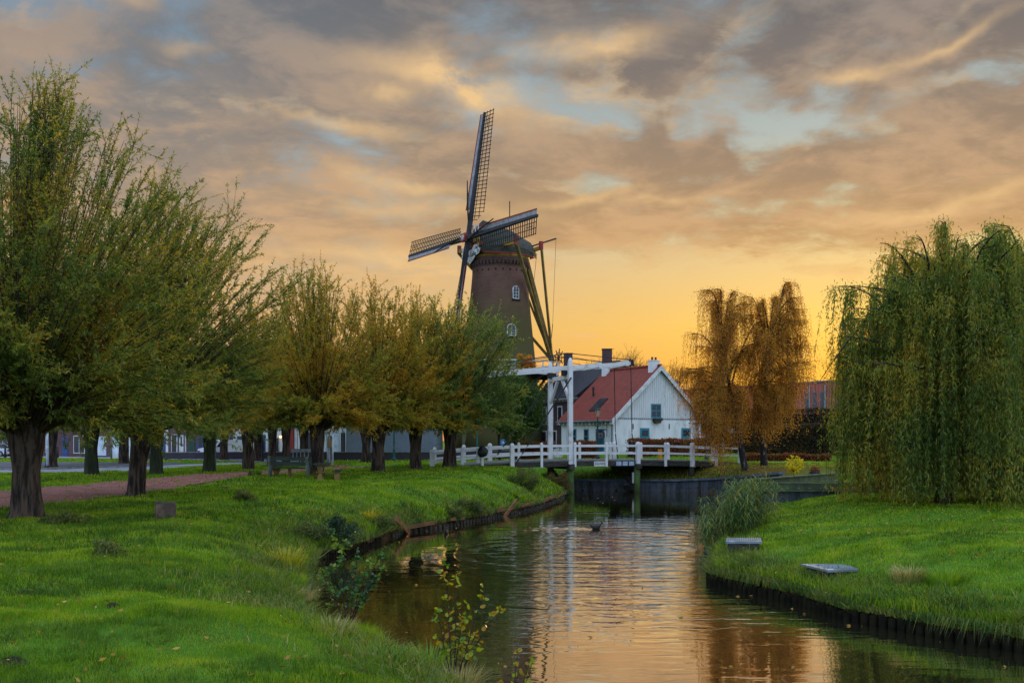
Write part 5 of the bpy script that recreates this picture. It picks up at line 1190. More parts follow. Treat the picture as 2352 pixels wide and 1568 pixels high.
# ------------------------------------------------------------------ trees
BARK = mat('willow_bark', lin('#54463a'), lin('#221b17'), 2.2, .95, .9, 16, stretch=(4, 4, .6), lohi=(.4, .6))
BARKG = mat('mossy_bark', lin('#38402a'), lin('#262a1e'), 2.2, .95, .9, 16, stretch=(4, 4, .6))
TWIG = mat('willow_twig', lin('#4a3a22'), lin('#33281a'), 3, .8)
BIRCHB = mat('birch_bark', lin('#a5a098'), lin('#221e1c'), 3.2, .8, .3, stretch=(1, 1, .7), lohi=(.34, .46))
WL = [leafmat('willow_leaves_a', [lin('#34522c'), lin('#486630'), lin('#6a7c36'), lin('#908c38'), lin('#b88f38')], .55, .45, .5),
      leafmat('willow_leaves_b', [lin('#52702e'), lin('#748032'), lin('#9a8c34'), lin('#b89432'), lin('#cc9834')], .55, .45, .5),
      leafmat('willow_leaves_c', [lin('#38563a'), lin('#4a6a3c'), lin('#667c40'), lin('#828a42'), lin('#9a9044')], .55, .45, .5)]
def bez(p0, p1, p2, t):
    t = np.asarray(t)[..., None]; return (1 - t) ** 2 * p0 + 2 * t * (1 - t) * p1 + t * t * p2
def bezt(p0, p1, p2, t):
    t = np.asarray(t)[..., None]; return 2 * (1 - t) * (p1 - p0) + 2 * t * (p2 - p1)
def trunk_mesh(name, pts, rs, m, parent, n=14, bumpy=.08, seed=0):
    "tapered knobbly trunk"
    r_ = random.Random(seed); pts = [Vector(p) for p in pts]; V = []; Fc = []
    # refine
    P2, R2 = [], []
    for i in range(len(pts) - 1):
        k = 5
        for j in range(k): t = j / k; P2.append(pts[i].lerp(pts[i + 1], t)); R2.append(rs[i] + (rs[i + 1] - rs[i]) * t)
    P2.append(pts[-1]); R2.append(rs[-1])
    ph = [r_.uniform(0, 6.28) for _ in range(6)]
    for j, (p, r) in enumerate(zip(P2, R2)):
        for q in range(n):
            a = 2 * math.pi * q / n; k = 1 + bumpy * (math.sin(3 * a + ph[0] + p.z * .8) + .7 * math.sin(5 * a + ph[1] - p.z * 1.7) + .6 * math.sin(2 * a + ph[2] + p.z * 2.9)) + r_.uniform(-.02, .02)
            V.append(p + Vector((math.cos(a) * r * k, math.sin(a) * r * k, 0)))
    for j in range(len(P2) - 1):
        for q in range(n): Fc.append((j * n + q, j * n + (q + 1) % n, (j + 1) * n + (q + 1) % n, (j + 1) * n + q))
    o0 = origin(parent); me = bpy.data.meshes.new(name); L = len(V); Fc.append(tuple((len(P2) - 1) * n + q for q in range(n)))
    me.from_pydata([tuple(v_ - o0) for v_ in V], [], Fc); me.polygons.foreach_set('use_smooth', [True] * len(me.polygons)); me.update()
    return link_mesh(name, me, m, parent)

def pollard(x, y, label, ztop, rad, tr, head, nshoot, ntw, nlf, lm, seed, bark=BARK, leaf=(.12, .026), lean=(0, 0), lo=100, skew=(0, 0), z=None, fill=1.0, cmin=.0):
    global rng
    keep = rng; rng = np.random.default_rng(seed); random.seed(seed)
    z0 = gz(x, y) if z is None else z
    t = thing('pollard_willow', (x, y, z0 - .05), label, 'tree', None)
    hd = np.array([x + lean[0], y + lean[1], z0 + head])
    trunk_mesh('trunk', [(x, y, z0 - .15), (x + lean[0] * .1, y, z0 + .25), (x + lean[0] * .5, y + lean[1] * .5, z0 + head * .55), tuple(hd), tuple(hd + [lean[0] * .1, 0, .45])], [tr * 1.5, tr * 1.1, tr * .92, tr * 1.28, tr * .75], bark, t, 16, .07, seed)
    th = np.radians(rng.uniform(0, 1, nshoot) ** .95 * lo); ph = rng.uniform(0, 2 * math.pi, nshoot)
    H = ztop - hd[2]
    ct, st = np.cos(th), np.sin(th)
    L = 1 / ((np.maximum(ct, .02) / H) ** 2.3 + (st / rad) ** 2.3) ** (1 / 2.3) * rng.uniform(.80, 1.0, nshoot) * np.where(rng.uniform(0, 1, nshoot) < .06, 1.06, 1.0)
    out = np.stack([np.cos(ph), np.sin(ph), np.zeros(nshoot)], 1)
    P0 = hd + out * tr * .9 + np.array([0, 0, .1]); P0[:, 2] += rng.uniform(-.3, .35, nshoot)
    P2 = hd + out * (st * L)[:, None]; P2[:, 2] += ct * L; P2[:, :2] += np.array(skew) * (L / H)[:, None] * ct[:, None]
    P1 = hd + out * (st * L * .42)[:, None]; P1[:, 2] += np.maximum(ct * L * .42, .25) + .6 * st
    A, B, ra, rb = [], [], [], []
    ks = 7
    for k in range(ks):
        A.append(bez(P0, P1, P2, np.full(nshoot, k / ks))); B.append(bez(P0, P1, P2, np.full(nshoot, (k + 1) / ks)))
        ra.append(.038 * (1 - k / ks) + .006 + 0 * th); rb.append(.038 * (1 - (k + 1) / ks) + .006 + 0 * th)
    # twigs
    N = nshoot * ntw; sidx = np.repeat(np.arange(nshoot), ntw); tt = rng.uniform(.12, .98, N) ** .72
    T0 = bez(P0[sidx], P1[sidx], P2[sidx], tt); tg_ = bezt(P0[sidx], P1[sidx], P2[sidx], tt); tg_ /= np.linalg.norm(tg_, axis=1, keepdims=True)
    rd = rng.normal(size=(N, 3)); d = tg_ * 1.0 + rd * .42; d[:, 2] += .1; d /= np.linalg.norm(d, axis=1, keepdims=True)
    tl = (L[sidx] * .17 + .28) * rng.uniform(.4, 1.2, N) * (1.1 - .45 * tt)
    T1 = T0 + d * tl[:, None]; T1[:, 2] -= .1 * tl * (1 - ct[sidx])
    A.append(T0); B.append(T1); ra.append(np.full(N, .008)); rb.append(np.full(N, .003))
    V, Fc = wires(np.concatenate(A), np.concatenate(B), np.concatenate(ra), np.concatenate(rb))
    npmesh('branches', V, Fc, TWIG, t)
    # leaves
    M = N * nlf; ti = np.repeat(np.arange(N), nlf); u = rng.uniform(.05, 1.05, M)
    Q = T0[ti] + (T1 - T0)[ti] * u[:, None]; dd = d[ti] * .8 + rng.normal(size=(M, 3)) * .6
    # leaves along the tip of every shoot
    K = nshoot * 14; si = np.repeat(np.arange(nshoot), 14); u2 = rng.uniform(.7, 1.0, K); Q2 = bez(P0[si], P1[si], P2[si], u2); d2 = bezt(P0[si], P1[si], P2[si], u2); d2 = d2 / np.linalg.norm(d2, axis=1, keepdims=True) + rng.normal(size=(K, 3)) * .5
    V, Fc = leaves(np.concatenate([Q, Q2]), np.concatenate([dd, d2]), leaf[0], leaf[1], .15)
    npmesh('crown', V, Fc, lm, t)
    rng = keep; return t
p1 = pollard(PX(62, 26), 26, 'largest pollard willow with thick dark trunk at the left edge', 12.7, 4.9, .36, 2.35, 330, 21, 34, WL[0], 21, leaf=(.12, .03), skew=(.7, 0), lo=94)
p2 = pollard(PX(310, 36), 36, 'second nearest pollard willow, its trunk on the path edge above the concrete block', 12.2, 5.0, .30, 2.3, 290, 18, 32, WL[0], 22, leaf=(.13, .034), lean=(.25, 0), skew=(2.0, 0), lo=92)
p3 = pollard(PX(728, 49), 49, 'pollard willow right behind the park bench', 12.2, 4.2, .32, 2.4, 220, 15, 28, WL[1], 23, leaf=(.15, .04), lo=92)
p4 = pollard(PX(868, 53), 53, 'yellowing pollard willow between the bench tree and the grit bin tree', 11.9, 3.8, .33, 2.3, 190, 15, 26, WL[1], 24, leaf=(.15, .045), lo=94)
p5 = pollard(PX(955, 56.5), 56.5, 'yellow green pollard willow standing in front of the grit bin', 11.8, 3.7, .32, 2.3, 190, 15, 26, WL[1], 25, leaf=(.15, .045), lo=94)
p6 = pollard(PX(1033, 59), 59, 'green pollard willow in front of the left end of the white bridge railing', 11.8, 4.9, .36, 2.3, 230, 15, 28, WL[2], 26, leaf=(.16, .05), lo=92, skew=(.8, 0))
# second row beyond the path: two kinds of mesh, copied
row2 = [(210, 54.5, 'forked mossy willow trunk seen between the two nearest trunks'), (360, 56.5, 'straight mossy willow right of the second near trunk'),
        (480, 60, 'mossy willow directly left of the grey concrete light pole'), (570, 65.5, 'dark stout willow trunk between the light pole and the bench'),
        (625, 73, 'slim dark willow trunk, left one of the two just above the bench back'), (657, 73.5, 'thicker dark willow trunk, right one of the two above the bench back'),
        (515, 90, 'farthest left slim dark trunk in front of the white van'), (591, 86, 'short reddish trunk in front of the white house'),
        (698, 84, 'dark trunk behind the metal rack, hidden by the bench willow'), (841, 80, 'dark trunk in front of the grey painted brick wall')]
b1 = pollard(PX(row2[0][0], row2[0][1]), row2[0][1], row2[0][2], 9.8, 3.8, .34, 2.7, 110, 12, 26, WL[2], 31, bark=BARKG, leaf=(.17, .055), lo=90)
b2_ = pollard(PX(row2[3][0], row2[3][1]), row2[3][1], row2[3][2], 13.0, 4.3, .36, 3.1, 130, 13, 26, WL[2], 32, leaf=(.18, .06), lo=90)
for i, (vx, D, lab) in enumerate(row2):
    if i in (0, 3): continue
    src = b1 if i in (1, 2) else b2_
    x_ = PX(vx, D); q = dup(src, (x_, D, gz(x_, D) - .05), rot=i * 1.3, scale=1.0 if i in (1, 2) else ((.8, .8, .95) if i in (4, 5) else (.95, .95, .9)), label=lab)
# filler trees that close the canopy left of the row
for vx, D, lab, s_, k in ((-150, 44, 'pollard willow cut off by the left edge behind the largest willow', 1.15, 0), (118, 70, 'dark trunk left of the white marker post beside the parking road', .95, 1), (285, 78, 'far willow behind the parking road, seen above the second trunk', 1.0, 2)):
    dup(b2_, (PX(vx, D), D, gz(PX(vx, D), D) - .05), rot=2.0 + k, scale=s_, label=lab)
for ob in list(COL.objects):
    if ob.name.startswith('pollard_willow'): ob['group'] = 'pollard willows along the path'

# ---- round leafy tree / bush / hedge
def leafy(name, x, y, label, cat, centre, rads, nl, lm, leaf, trunks=((0, 0, .15),), bark=BARK, seed=1, z=None, clumps=40, group=None, part='crown', stems=True):
    global rng
    keep = rng; rng = np.random.default_rng(seed); random.seed(seed)
    z0 = gz(x, y) if z is None else z
    t = thing(name, (x, y, z0), label, cat, group); c = np.array([x + centre[0], y + centre[1], z0 + centre[2]])
    cc = rng.normal(size=(clumps, 3)); cc /= np.linalg.norm(cc, axis=1, keepdims=True); cc *= rng.uniform(.35, .92, (clumps, 1)) ; cc = c + cc * np.array(rads)
    rr = rng.uniform(.22, .42, clumps) * np.mean(rads)
    ci = rng.integers(0, clumps, nl); o = rng.normal(size=(nl, 3)); o /= np.linalg.norm(o, axis=1, keepdims=True); o *= (rng.uniform(0, 1, (nl, 1)) ** .45)
    Q = cc[ci] + o * rr[ci][:, None]; Q[:, 2] = np.maximum(Q[:, 2], z0 + .03)
    V, Fc = leaves(Q, rng.normal(size=(nl, 3)) + o * .6, leaf[0], leaf[1], .2); npmesh(part, V, Fc, lm, t)
    if stems:
        top = c.copy()
        for (dx, dy, r) in trunks: trunk_mesh('trunk', [(x + dx, y + dy, z0 - .1), (x + dx * 1.1, y + dy, z0 + centre[2] * .55), tuple(top)], [r, r * .8, r * .35], bark, t, 8, .06, seed)
        A = np.repeat([[x, y, z0 + centre[2] * .5]], clumps, 0); V, Fc = wires(A, cc, .05 * np.mean(rads) / 3, .012); npmesh('branches', V, Fc, TWIG, t)
    rng = keep; return t
DG1 = leafmat('dark_tree_leaves', [lin('#23381c'), lin('#304a20'), lin('#415c26'), lin('#56682a')], .4, .55, .7)
leafy('broad_tree', PX(1180, 78), 78, 'dark green broad tree behind the bridge railing left of the brick house', 'tree', (0.2, 0, 4.3), (2.9, 2.3, 3.0), 26000, DG1, (.2, .08), ((0, 0, .16), (-1.1, .4, .12)), seed=41, clumps=60)
leafy('orange_tree', PX(1205, 84), 84, 'small tree top with orange leaves below the windmill stage', 'tree', (0, 0, 8.0), (.9, .8, .9), 2600, leafmat('orange_leaves', [lin('#7a6a20'), lin('#b07a20'), lin('#c98a20')], .5, .5, 1.5), (.16, .08), ((0, 0, .12),), seed=42, clumps=12)
OLV = leafmat('olive_bush', [lin('#3a4a26'), lin('#4a5a2c'), lin('#66703a'), lin('#808046')], .4, .5, 1.5)
DGB = leafmat('ivy_bush', [lin('#17301f'), lin('#22402a'), lin('#335436')], .25, .35, 1.5)
leafy('shrub', .0 + PX(1195, 51.5), 51.5, 'pale wispy willow shrub on the bank end left of the bridge pile', 'bush', (.15, 0, .55), (.95, .7, .6), 5200, OLV, (.11, .022), ((0, 0, .02),), seed=43, clumps=26, z=.75)
leafy('shrub', PX(1163, 47.6), 47.6, 'small dark glossy bush hanging over the plank edging of the left bank', 'bush', (0, 0, .15), (.5, .45, .36), 2600, DGB, (.1, .045), ((0, 0, .02),), seed=44, clumps=12, z=.42)
leafy('shrub', PX(1287, 59.5), 60.0, 'brownish bush at the foot of the green bridge pile', 'bush', (0, 0, .45), (.75, .6, .65), 3600, leafmat('brown_bush', [lin('#3a4226'), lin('#5a5a2c'), lin('#6e5a34'), lin('#5c4a30')], .3, .5, 1.5), (.12, .04), ((0, 0, .02),), seed=45, clumps=18, z=.45)
leafy('shrub', PX(1265, 63.2), 63.6, 'thin pale bush growing up under the left span of the bridge', 'bush', (0, 0, .6), (.7, .5, .7), 1500, OLV, (.12, .04), ((0, 0, .02),), seed=46, clumps=14, z=.35)
for i, (vx, D, rx, h, lab) in enumerate(((1085, 41.3, .7, .5, 'green clump over the plank edging, nearest the raised broken plank'), (1040, 39.4, .4, .32, 'low bush clump left of the raised broken plank'), (765, 29.6, .95, .5, 'dark ivy covered clump above the rotting inlet piles'),
                                      (705, 28.4, .8, .4, 'dull green weed clump at the inner end of the bank inlet'), (870, 33.6, .6, .35, 'brown green clump overhanging the water left of the fallen plank'), (560, 33, .5, .3, 'dark nettle patch halfway up the slope below the bench'),
                                      (240, 18.5, .5, .22, 'dark broad leaved weed patch low on the near lawn'), (150, 24.8, .8, .2, 'dark weeds at the foot of the largest willow'), (1300, 62, .3, .3, 'tiny bush beside the green pile'))):
    leafy('weed_clump', PX(vx, D), D, lab, 'weeds', (0, 0, h * .45), (rx, rx * .7, h), int(1500 * rx / .5), DGB if i in (2,) else OLV, (.09 if D < 30 else .12, .035), seed=60 + i, clumps=14, stems=False, part='foliage', z=max(.3, gz(PX(vx, D), D) - .03))
YB = leafmat('yellow_leaves', [lin('#b8a81c'), lin('#d8c41e'), lin('#9a9a20')], .4, .5, 3)
leafy('yellow_bush', PX(1823, 55.8), 55.8, 'bright yellow leaved small bush at the corner of the far quay', 'bush', (0, 0, .55), (.55, .4, .75), 420, YB, (.16, .08), ((0, 0, .02),), seed=71, clumps=14, z=1.35)
TF = leafmat('tuft_yellow', [lin('#5a7a1c'), lin('#86961f'), lin('#b0a52a'), lin('#c9a832')], .4, .45, 3)
TG = leafmat('tuft_green', [lin('#3f7418'), lin('#5c8c1e'), lin('#7fa028'), lin('#a0a834')], .4, .4, 3)
def tuft(x, y, label, n, h, w, r, lm, z=None, seed=1):
    global rng
    keep = rng; rng = np.random.default_rng(seed)
    z0 = gz(x, y) if z is None else z; t = thing('grass_tussock', (x, y, z0), label, 'grass tussock')
    a = rng.uniform(0, 6.28, n); q = np.sqrt(rng.uniform(0, 1, n)) * r; X, Y = x + np.cos(a) * q, y + np.sin(a) * q
    ln = rng.uniform(.2, 1.1, n) * .8; hh = h * rng.uniform(.5, 1.15, n); dx, dy = np.cos(a) * ln, np.sin(a) * ln
    Vl, Fl = [], []; s = np.stack([-np.sin(a), np.cos(a), 0 * a], 1) * (w / 2)
    base = np.stack([X, Y, 0 * X + z0 - .03], 1); seg = []
    for k in range(5):
        f = k / 4; seg.append(base + np.stack([dx * hh * f ** 1.6, dy * hh * f ** 1.6, hh * (f - .42 * ln * f ** 2.6)], 1))
    for k in range(5): wd = (1, .95, .8, .5, .04)[k]; Vl += [seg[k] - s * wd, seg[k] + s * wd]
    V = np.stack(Vl, 1).reshape(-1, 3); b = (np.arange(n) * 10)[:, None]; Fc = np.concatenate([b + np.array([[2 * k, 2 * k + 1, 2 * k + 3, 2 * k + 2]]) for k in range(4)])
    npmesh('blades', V, Fc, lm, t); rng = keep; return t
tuft(PX(655, 22.4), 22.4, 'yellow green iris leaf tussock at the inner corner of the bank inlet', 210, .55, .022, .42, TF, seed=81)
tuft(PX(905, 14.6), 14.6, 'lush yellow green tussock between the two alder saplings', 420, .55, .016, .38, TG, seed=82)
tuft(PX(850, 34.0), 34.4, 'drooping brownish grass tussock on the bank corner by the fallen plank', 220, .5, .03, .4, TF, seed=83)
tuft(PX(985, 13.2), 13.2, 'short green tussock below the middle sapling at the bottom edge', 260, .4, .013, .35, TG, seed=84)
tuft(PX(2085, 19.3), 19.3, 'rounded pale grass tussock on the right bank edge, left of the darker one', 380, .36, .016, .32, DRY, seed=85)
tuft(PX(2180, 18.7), 18.9, 'rounded dark green grass tussock on the right bank edge near the frame edge', 420, .4, .016, .36, TG, seed=86)
tuft(PX(775, 16.2), 16.2, 'straw coloured dry tussock around the foot of the left alder sapling', 380, .34, .01, .5, DRY, seed=87)
tuft(PX(720, 18), 18, 'dry grass tussock left of the left alder sapling', 300, .3, .011, .45, DRY, seed=88)
tuft(PX(1050, 12.3), 12.3, 'brown green tussock under the middle sapling stems', 300, .35, .012, .3, DRY, seed=89)
# ---- alder saplings in front
ROUND = leafmat('alder_leaves', [lin('#1f4a34'), lin('#2c5c34'), lin('#4a7a2a'), lin('#86961f'), lin('#8a5a26')], .45, .3, 2.5, spec=.5)
ROUND2 = leafmat('alder_leaves_lit', [lin('#2c5c34'), lin('#6a9420'), lin('#93a61f'), lin('#a8861f'), lin('#7a3c22')], .55, .3, 3.0, spec=.4)
STEM = mat('sapling_stem', lin('#3a2622'), lin('#281b19'), 4, .7)
def sapling(x, y, label, stems, nl, size, lm, z, seed, twig_n=8):
    global rng
    keep = rng; rng = np.random.default_rng(seed); random.seed(seed)
    t = thing('alder_sapling', (x, y, z), label, 'sapling', 'young alders on the near bank'); st_ = MB(); ends = []
    for (dx, dy, h, bend) in stems:
        pts = []
        for k in range(7):
            f = k / 6; pts.append(Vector((x + dx * f ** (1.3 if bend else 1.0) + random.uniform(-.015, .015), y + dy * f, z + h * f)))
        st_.tube(pts, [.013 * (1 - f / 7.5) for f in range(7)], 5)
        for _ in range(twig_n):
            f = random.uniform(.3, .98); k = min(5, int(f * 6)); p = pts[k].lerp(pts[k + 1], f * 6 - k); a = random.uniform(0, 6.28); l = random.uniform(.12, .38) * (1.2 - f)
            q = p + Vector((math.cos(a) * l, math.sin(a) * l, l * random.uniform(.3, .9))); st_.tube([p, q], [.004, .002], 4); ends.append((p, q))
        ends.append((pts[5], pts[6]))
    st_.build('stems', STEM, t)
    # round leaves: hexagonal discs
    V, Fq = [], []; n = 0
    per = max(1, nl // len(ends)); P_, Dn = [], []
    for p, q in ends:
        for _ in range(per):
            P_.append(list(p.lerp(q, random.uniform(.3, 1.05)))); 
    P_ = np.array(P_); n = len(P_); nr = rng.normal(size=(n, 3)); nr[:, 2] = np.abs(nr[:, 2]) + .3; nr /= np.linalg.norm(nr, axis=1, keepdims=True)
    e1 = np.cross(nr, rng.normal(size=(n, 3))); e1 /= np.linalg.norm(e1, axis=1, keepdims=True); e2 = np.cross(nr, e1); s = size * rng.uniform(.6, 1.2, (n, 1)); c = P_ + e1 * s * .55
    Vv = []
    for k in range(8): a = 2 * math.pi * k / 8; Vv.append(c + e1 * s * .55 * math.cos(a) + e2 * s * .42 * math.sin(a) + nr * s * .08 * math.cos(2 * a))
    npmesh('leaves', np.stack(Vv, 1).reshape(-1, 3), np.arange(8 * n).reshape(n, 8), lm, t, nper=8); rng = keep; return t
sapling(PX(800, 15.8), 15.8, 'left alder sapling with dark green round leaves over the water', [(-.28, .1, 1.65, 0), (.15, 0, 1.35, 0), (.55, .1, 1.0, 1), (-.1, .1, 1.45, 0), (.6, -.1, 1.35, 1), (.35, .1, .75, 1), (.3, .2, 1.15, 0), (-.45, .1, 1.0, 0)], 640, .066, ROUND, .35, 91, 11)
sapling(PX(1040, 12.6), 12.6, 'tall middle alder sapling with yellow green leaves at its tips', [(-.1, 0, 1.72, 0), (.05, .05, 1.55, 0), (.4, .1, 1.35, 0), (.62, 0, 1.1, 1), (-.2, .1, 1.1, 0), (.3, -.1, .8, 1), (.12, .1, 1.0, 0)], 230, .066, ROUND2, .18, 92, 9)
sapling(PX(1178, 11.6), 11.6, 'short right alder sapling with orange and red leaves at the bottom edge', [(.06, 0, .95, 0), (.16, 0, .62, 1), (-.12, 0, .55, 0), (.22, 0, .75, 0)], 60, .07, ROUND2, .05, 93, 6)
# ---- reeds
def reeds():
    global rng
    n = 420; X = []; Y = []
    for (cx, cy, rx, ry, k) in ((PX(1706, 33), 33, .5, 1.6, 120), (PX(1650, 31.5), 31.5, .45, 1.2, 40), (PX(1622, 30.5), 30.5, .3, .8, 16), (PX(1738, 35), 35, .4, 1.2, 30), (PX(1690, 30.5), 30.5, .35, .8, 30)):
        X.append(rng.normal(cx, rx * .6, k)); Y.append(rng.normal(cy, ry * .6, k))
    X = np.concatenate(X); Y = np.concatenate(Y); n = len(X); d = sdist(X, Y); z0 = np.where(d > 0, np.maximum(ground_z(X, Y, d), .1), -.1)
    H = rng.uniform(1.0, 1.75, n) * np.where(X < PX(1640, 31), .8, 1.0); lx, ly = rng.normal(0, .12, n), rng.normal(0, .12, n)
    A, B, q, dd = [], [], [], []; K = 5
    for k in range(K):
        f0, f1 = k / K, (k + 1) / K
        A.append(np.stack([X + lx * f0 ** 2 * H, Y + ly * f0 ** 2 * H, z0 + H * f0], 1)); B.append(np.stack([X + lx * f1 ** 2 * H, Y + ly * f1 ** 2 * H, z0 + H * f1], 1))
    V, Fc = wires(np.concatenate(A), np.concatenate(B), .007, .006)
    V2, F2 = [], []
    for rep in range(11):
        f = .22 + .07 * rep + rng.uniform(-.03, .03, n); f = np.minimum(f, 1.0); p = np.stack([X + lx * f ** 2 * H, Y + ly * f ** 2 * H, z0 + H * f], 1)
        a = rng.uniform(0, 6.28, n); L = rng.uniform(.25, .5, n); o_ = np.stack([np.cos(a), np.sin(a), 0 * a], 1); s = np.stack([-np.sin(a), np.cos(a), 0 * a], 1) * .018
        m1 = p + o_ * (L * .4)[:, None] + np.array([0, 0, .16]); m2 = p + o_ * (L * .95)[:, None] + np.stack([0 * a, 0 * a, .1 - L * rng.uniform(0, .6, n)], 1)
        vv_ = np.stack([p - s * .5, p + s * .5, m1 + s, m1 - s, m2], 1).reshape(-1, 3); V2.append(vv_)
    V2 = np.concatenate(V2); n2_ = len(V2) // 5; b = (np.arange(n2_) * 5)[:, None]; b0 = len(V)
    Q = np.concatenate([Fc, b + b0 + np.array([[0, 1, 2, 3]])]); T3 = b + b0 + np.array([[3, 2, 4]])
    return grassmesh('reed_bed', np.concatenate([V, V2]), Q, T3, leafmat('reed_leaves', [lin('#28442c'), lin('#3f6034'), lin('#6a7a38'), lin('#8a7a3e')], .35, .45, 1.5))
tag(reeds(), 'tall green and straw reeds in the water beside the timber pier', 'reeds', kind='stuff')
# ---- hedges
def hedge(p0, p1, w, h, label, lm, n, seed, leaf=(.1, .06), core='#2c1d16', zb=None):
    global rng
    keep = rng; rng = np.random.default_rng(seed)
    p0, p1 = np.array(p0, float), np.array(p1, float); d = p1 - p0; L = np.hypot(*d); d /= L; nn = np.array([-d[1], d[0]])
    z0 = min(gz(*p0), gz(*p1)) - .05 if zb is None else zb; t = thing('hedge', (p0[0], p0[1], z0), label, 'hedge')
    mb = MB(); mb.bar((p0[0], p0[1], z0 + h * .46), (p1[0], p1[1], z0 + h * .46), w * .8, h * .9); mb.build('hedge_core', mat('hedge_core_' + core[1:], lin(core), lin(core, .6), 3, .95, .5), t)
    u = rng.uniform(-.02, 1.02, n) * L; f = rng.uniform(0, 1, n); side = rng.uniform(-1, 1, n)
    top = f < .3; q = np.where(top, side * w / 2, np.sign(side) * w / 2 + rng.normal(0, .04, n)); z = np.where(top, h + rng.normal(0, .05, n) + .05 * np.sin(u * 2.1), rng.uniform(0, h, n))
    Pq = np.stack([p0[0] + d[0] * u + nn[0] * q, p0[1] + d[1] * u + nn[1] * q, z0 + z], 1)
    V, Fc = leaves(Pq, rng.normal(size=(n, 3)) + np.array([0, 0, .3]), leaf[0], leaf[1], .1); npmesh('foliage', V, Fc, lm, t); rng = keep; return t
BEECH = leafmat('beech_hedge', [lin('#4a2a1a'), lin('#6e3c1e'), lin('#8a4a24'), lin('#5a4a24'), lin('#9a5a2a')], .3, .6, 1.2)
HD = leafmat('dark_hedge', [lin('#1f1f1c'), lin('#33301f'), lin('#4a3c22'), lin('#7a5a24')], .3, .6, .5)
hedge((PX(1448, 79), 79), (PX(1632, 81.5), 81.5), .9, 1.42, 'long russet beech hedge in front of the cottage gable', BEECH, 9000, 101, (.13, .09))
hedge((PX(1312, 78), 78), (PX(1371, 77.5), 77.5), .8, 1.35, 'short russet beech hedge left of the cottage door, right of the white gate', BEECH, 3500, 102, (.13, .09))
hedge((PX(1180, 82), 82), (PX(1268, 80), 80), .8, 1.35, 'russet beech hedge left of the portal posts in front of the dark brick house', BEECH, 5000, 103, (.13, .09))
hedge((PX(1705, 75), 75), (PX(1905, 74), 74), .6, .55, 'low knee high russet hedge along the far path behind the birches', BEECH, 6000, 104, (.12, .08))
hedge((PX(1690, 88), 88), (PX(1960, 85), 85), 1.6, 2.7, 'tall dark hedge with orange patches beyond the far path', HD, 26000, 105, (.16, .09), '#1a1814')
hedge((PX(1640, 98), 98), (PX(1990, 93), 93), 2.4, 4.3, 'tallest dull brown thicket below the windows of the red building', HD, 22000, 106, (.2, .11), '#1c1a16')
hedge((PX(1960, 86), 86), (PX(2420, 80), 80), 2.4, 3.6, 'dark hedge seen through the weeping willow at the right', HD, 18000, 107, (.2, .11), '#1a1814')

